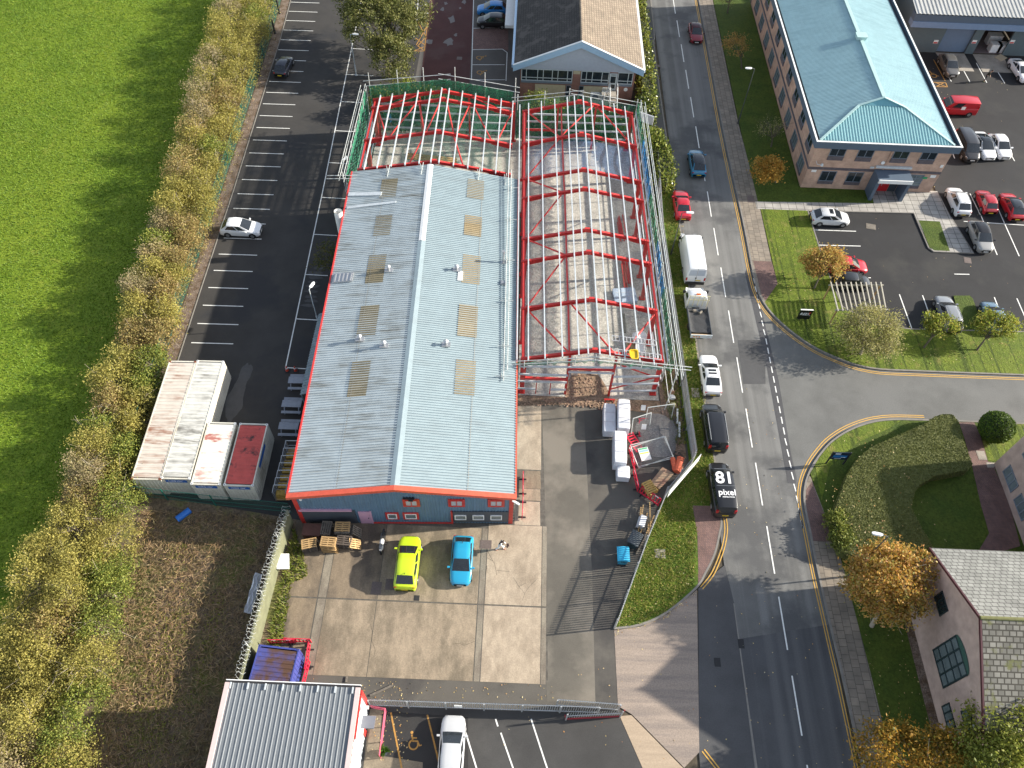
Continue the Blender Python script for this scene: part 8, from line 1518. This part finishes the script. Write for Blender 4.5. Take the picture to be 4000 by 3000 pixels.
q = np.vstack([rg_.normal((-25.4, 15.2), (1.1, 3.0), (1500, 2)), rg_.normal((-24.6, 10.5), (1.0, 2), (700, 2)), rg_.normal((-22.2, 17), (.4, 2.5), (500, 2)), rg_.normal((-26.5, 24.5), (.5, .5), (160, 2))]); q = q[inpoly(q, wpoly)]
leafobj('moss_and_ivy', np.column_stack([q, .05+.12*rg_.uniform(size=len(q))]), .09, leafmat('moss_leaves', [(.14, .16, .02), (.22, .24, .04), (.30, .30, .06), (.18, .15, .07)]), None, flatten=.6, seed=12, label='mossy green ground cover in the bramble plot', cat='ground cover', kind='stuff')
L_fal = leafmat('fallen_leaf', [(.50, .36, .12), (.60, .48, .22), (.42, .20, .06), (.66, .58, .36), (.34, .15, .06)], .1)
fl = []
def fall(poly, n, z, s): fl.append(np.column_stack([scatter(poly, n, s), np.full(n, z)]))
fall(vpoly, 520, .15, 31); fall([(26.6, 34), (30, 30), (36, 26.5), (37, 27), (34, 38.5), (30, 37)], 60, 1.335, 32); fall([(27, 33), (26.8, 28), (30, 25), (33, 26.5), (31, 30)], 120, 1.335, 33); fall([(28, 25), (31.5, 25), (31.5, 11), (28.2, 11)], 110, .12, 34); fall([(-9, 9.6), (-6, 9.6), (-7, 14.8), (-9.2, 14.9)], 110, .03, 35); fall([(-14, 14.0), (4, 14.0), (4, 15.2), (-14, 15.0)], 70, .025, 36); fall([(8.7, 19.0), (13, 20.6), (15.5, 22.7), (15.5, 23.0), (13, 21), (8.7, 19.5)], 90, .03, 37); fall([(-9, 8), (16, 8), (18, 24), (9, 18)], 60, .022, 38); fall([(27.5, 52), (32.6, 52), (32.6, 67.8), (27.5, 67.8)], 120, .14, 39); fall([(33, 46.6), (52, 46.6), (52, 51), (33, 51)], 130, .14, 40); fall([(18.2, 6), (25.4, 6), (25.3, 44), (18.2, 44)], 90, .02, 41); fall([(24.7, 55), (25.3, 51), (25.2, 66), (24.8, 82)], 90, .03, 42)
fall([(17.9, 30), (18.45, 30), (18.3, 65), (17.9, 65)], 170, .03, 43); fall([(35, 53), (75, 53), (75, 98), (50, 98)], 120, .02, 44); fall([(-34.5, 100), (-33.6, 100), (-32.6, 55), (-33.4, 55)], 260, .03, 45)
leafobj('fallen_leaves', np.vstack(fl), .055, L_fal, None, flatten=.85, seed=50, aspect=.7, label='scattered fallen autumn leaves', cat='leaves', kind='stuff')
L_rub = mat('rubble', (.30, .20, .14), .95, .5, 3); q = np.vstack([scatter([(.4, 40.3), (5.2, 41.2), (9.2, 41), (13.8, 40.3), (15.2, 38.5), (13.6, 40.0), (9, 39.9), (5, 40.1), (.4, 40.0)], 420, 61), scatter([(4.9, 41.5), (6.2, 44), (8.4, 43.4), (9, 41.4)], 200, 62), scatter([(14, 40), (15.4, 40), (15.4, 33), (14.8, 36)], 260, 63)]); rb = MB()
for k, (x, y) in enumerate(q): s = .04+.08*rnd.random()**2; rb.box((x, y, .04+s*.3), (s*1.5, s, s*.8), rnd.uniform(0, 3), 0, Matrix.Rotation(rnd.uniform(0, 3), 3, 'Z') @ Matrix.Rotation(rnd.uniform(-.5, .5), 3, 'X'))
rb.build('rubble', L_rub, label='broken brick rubble along the front of the frame', cat='rubble', kind='stuff')
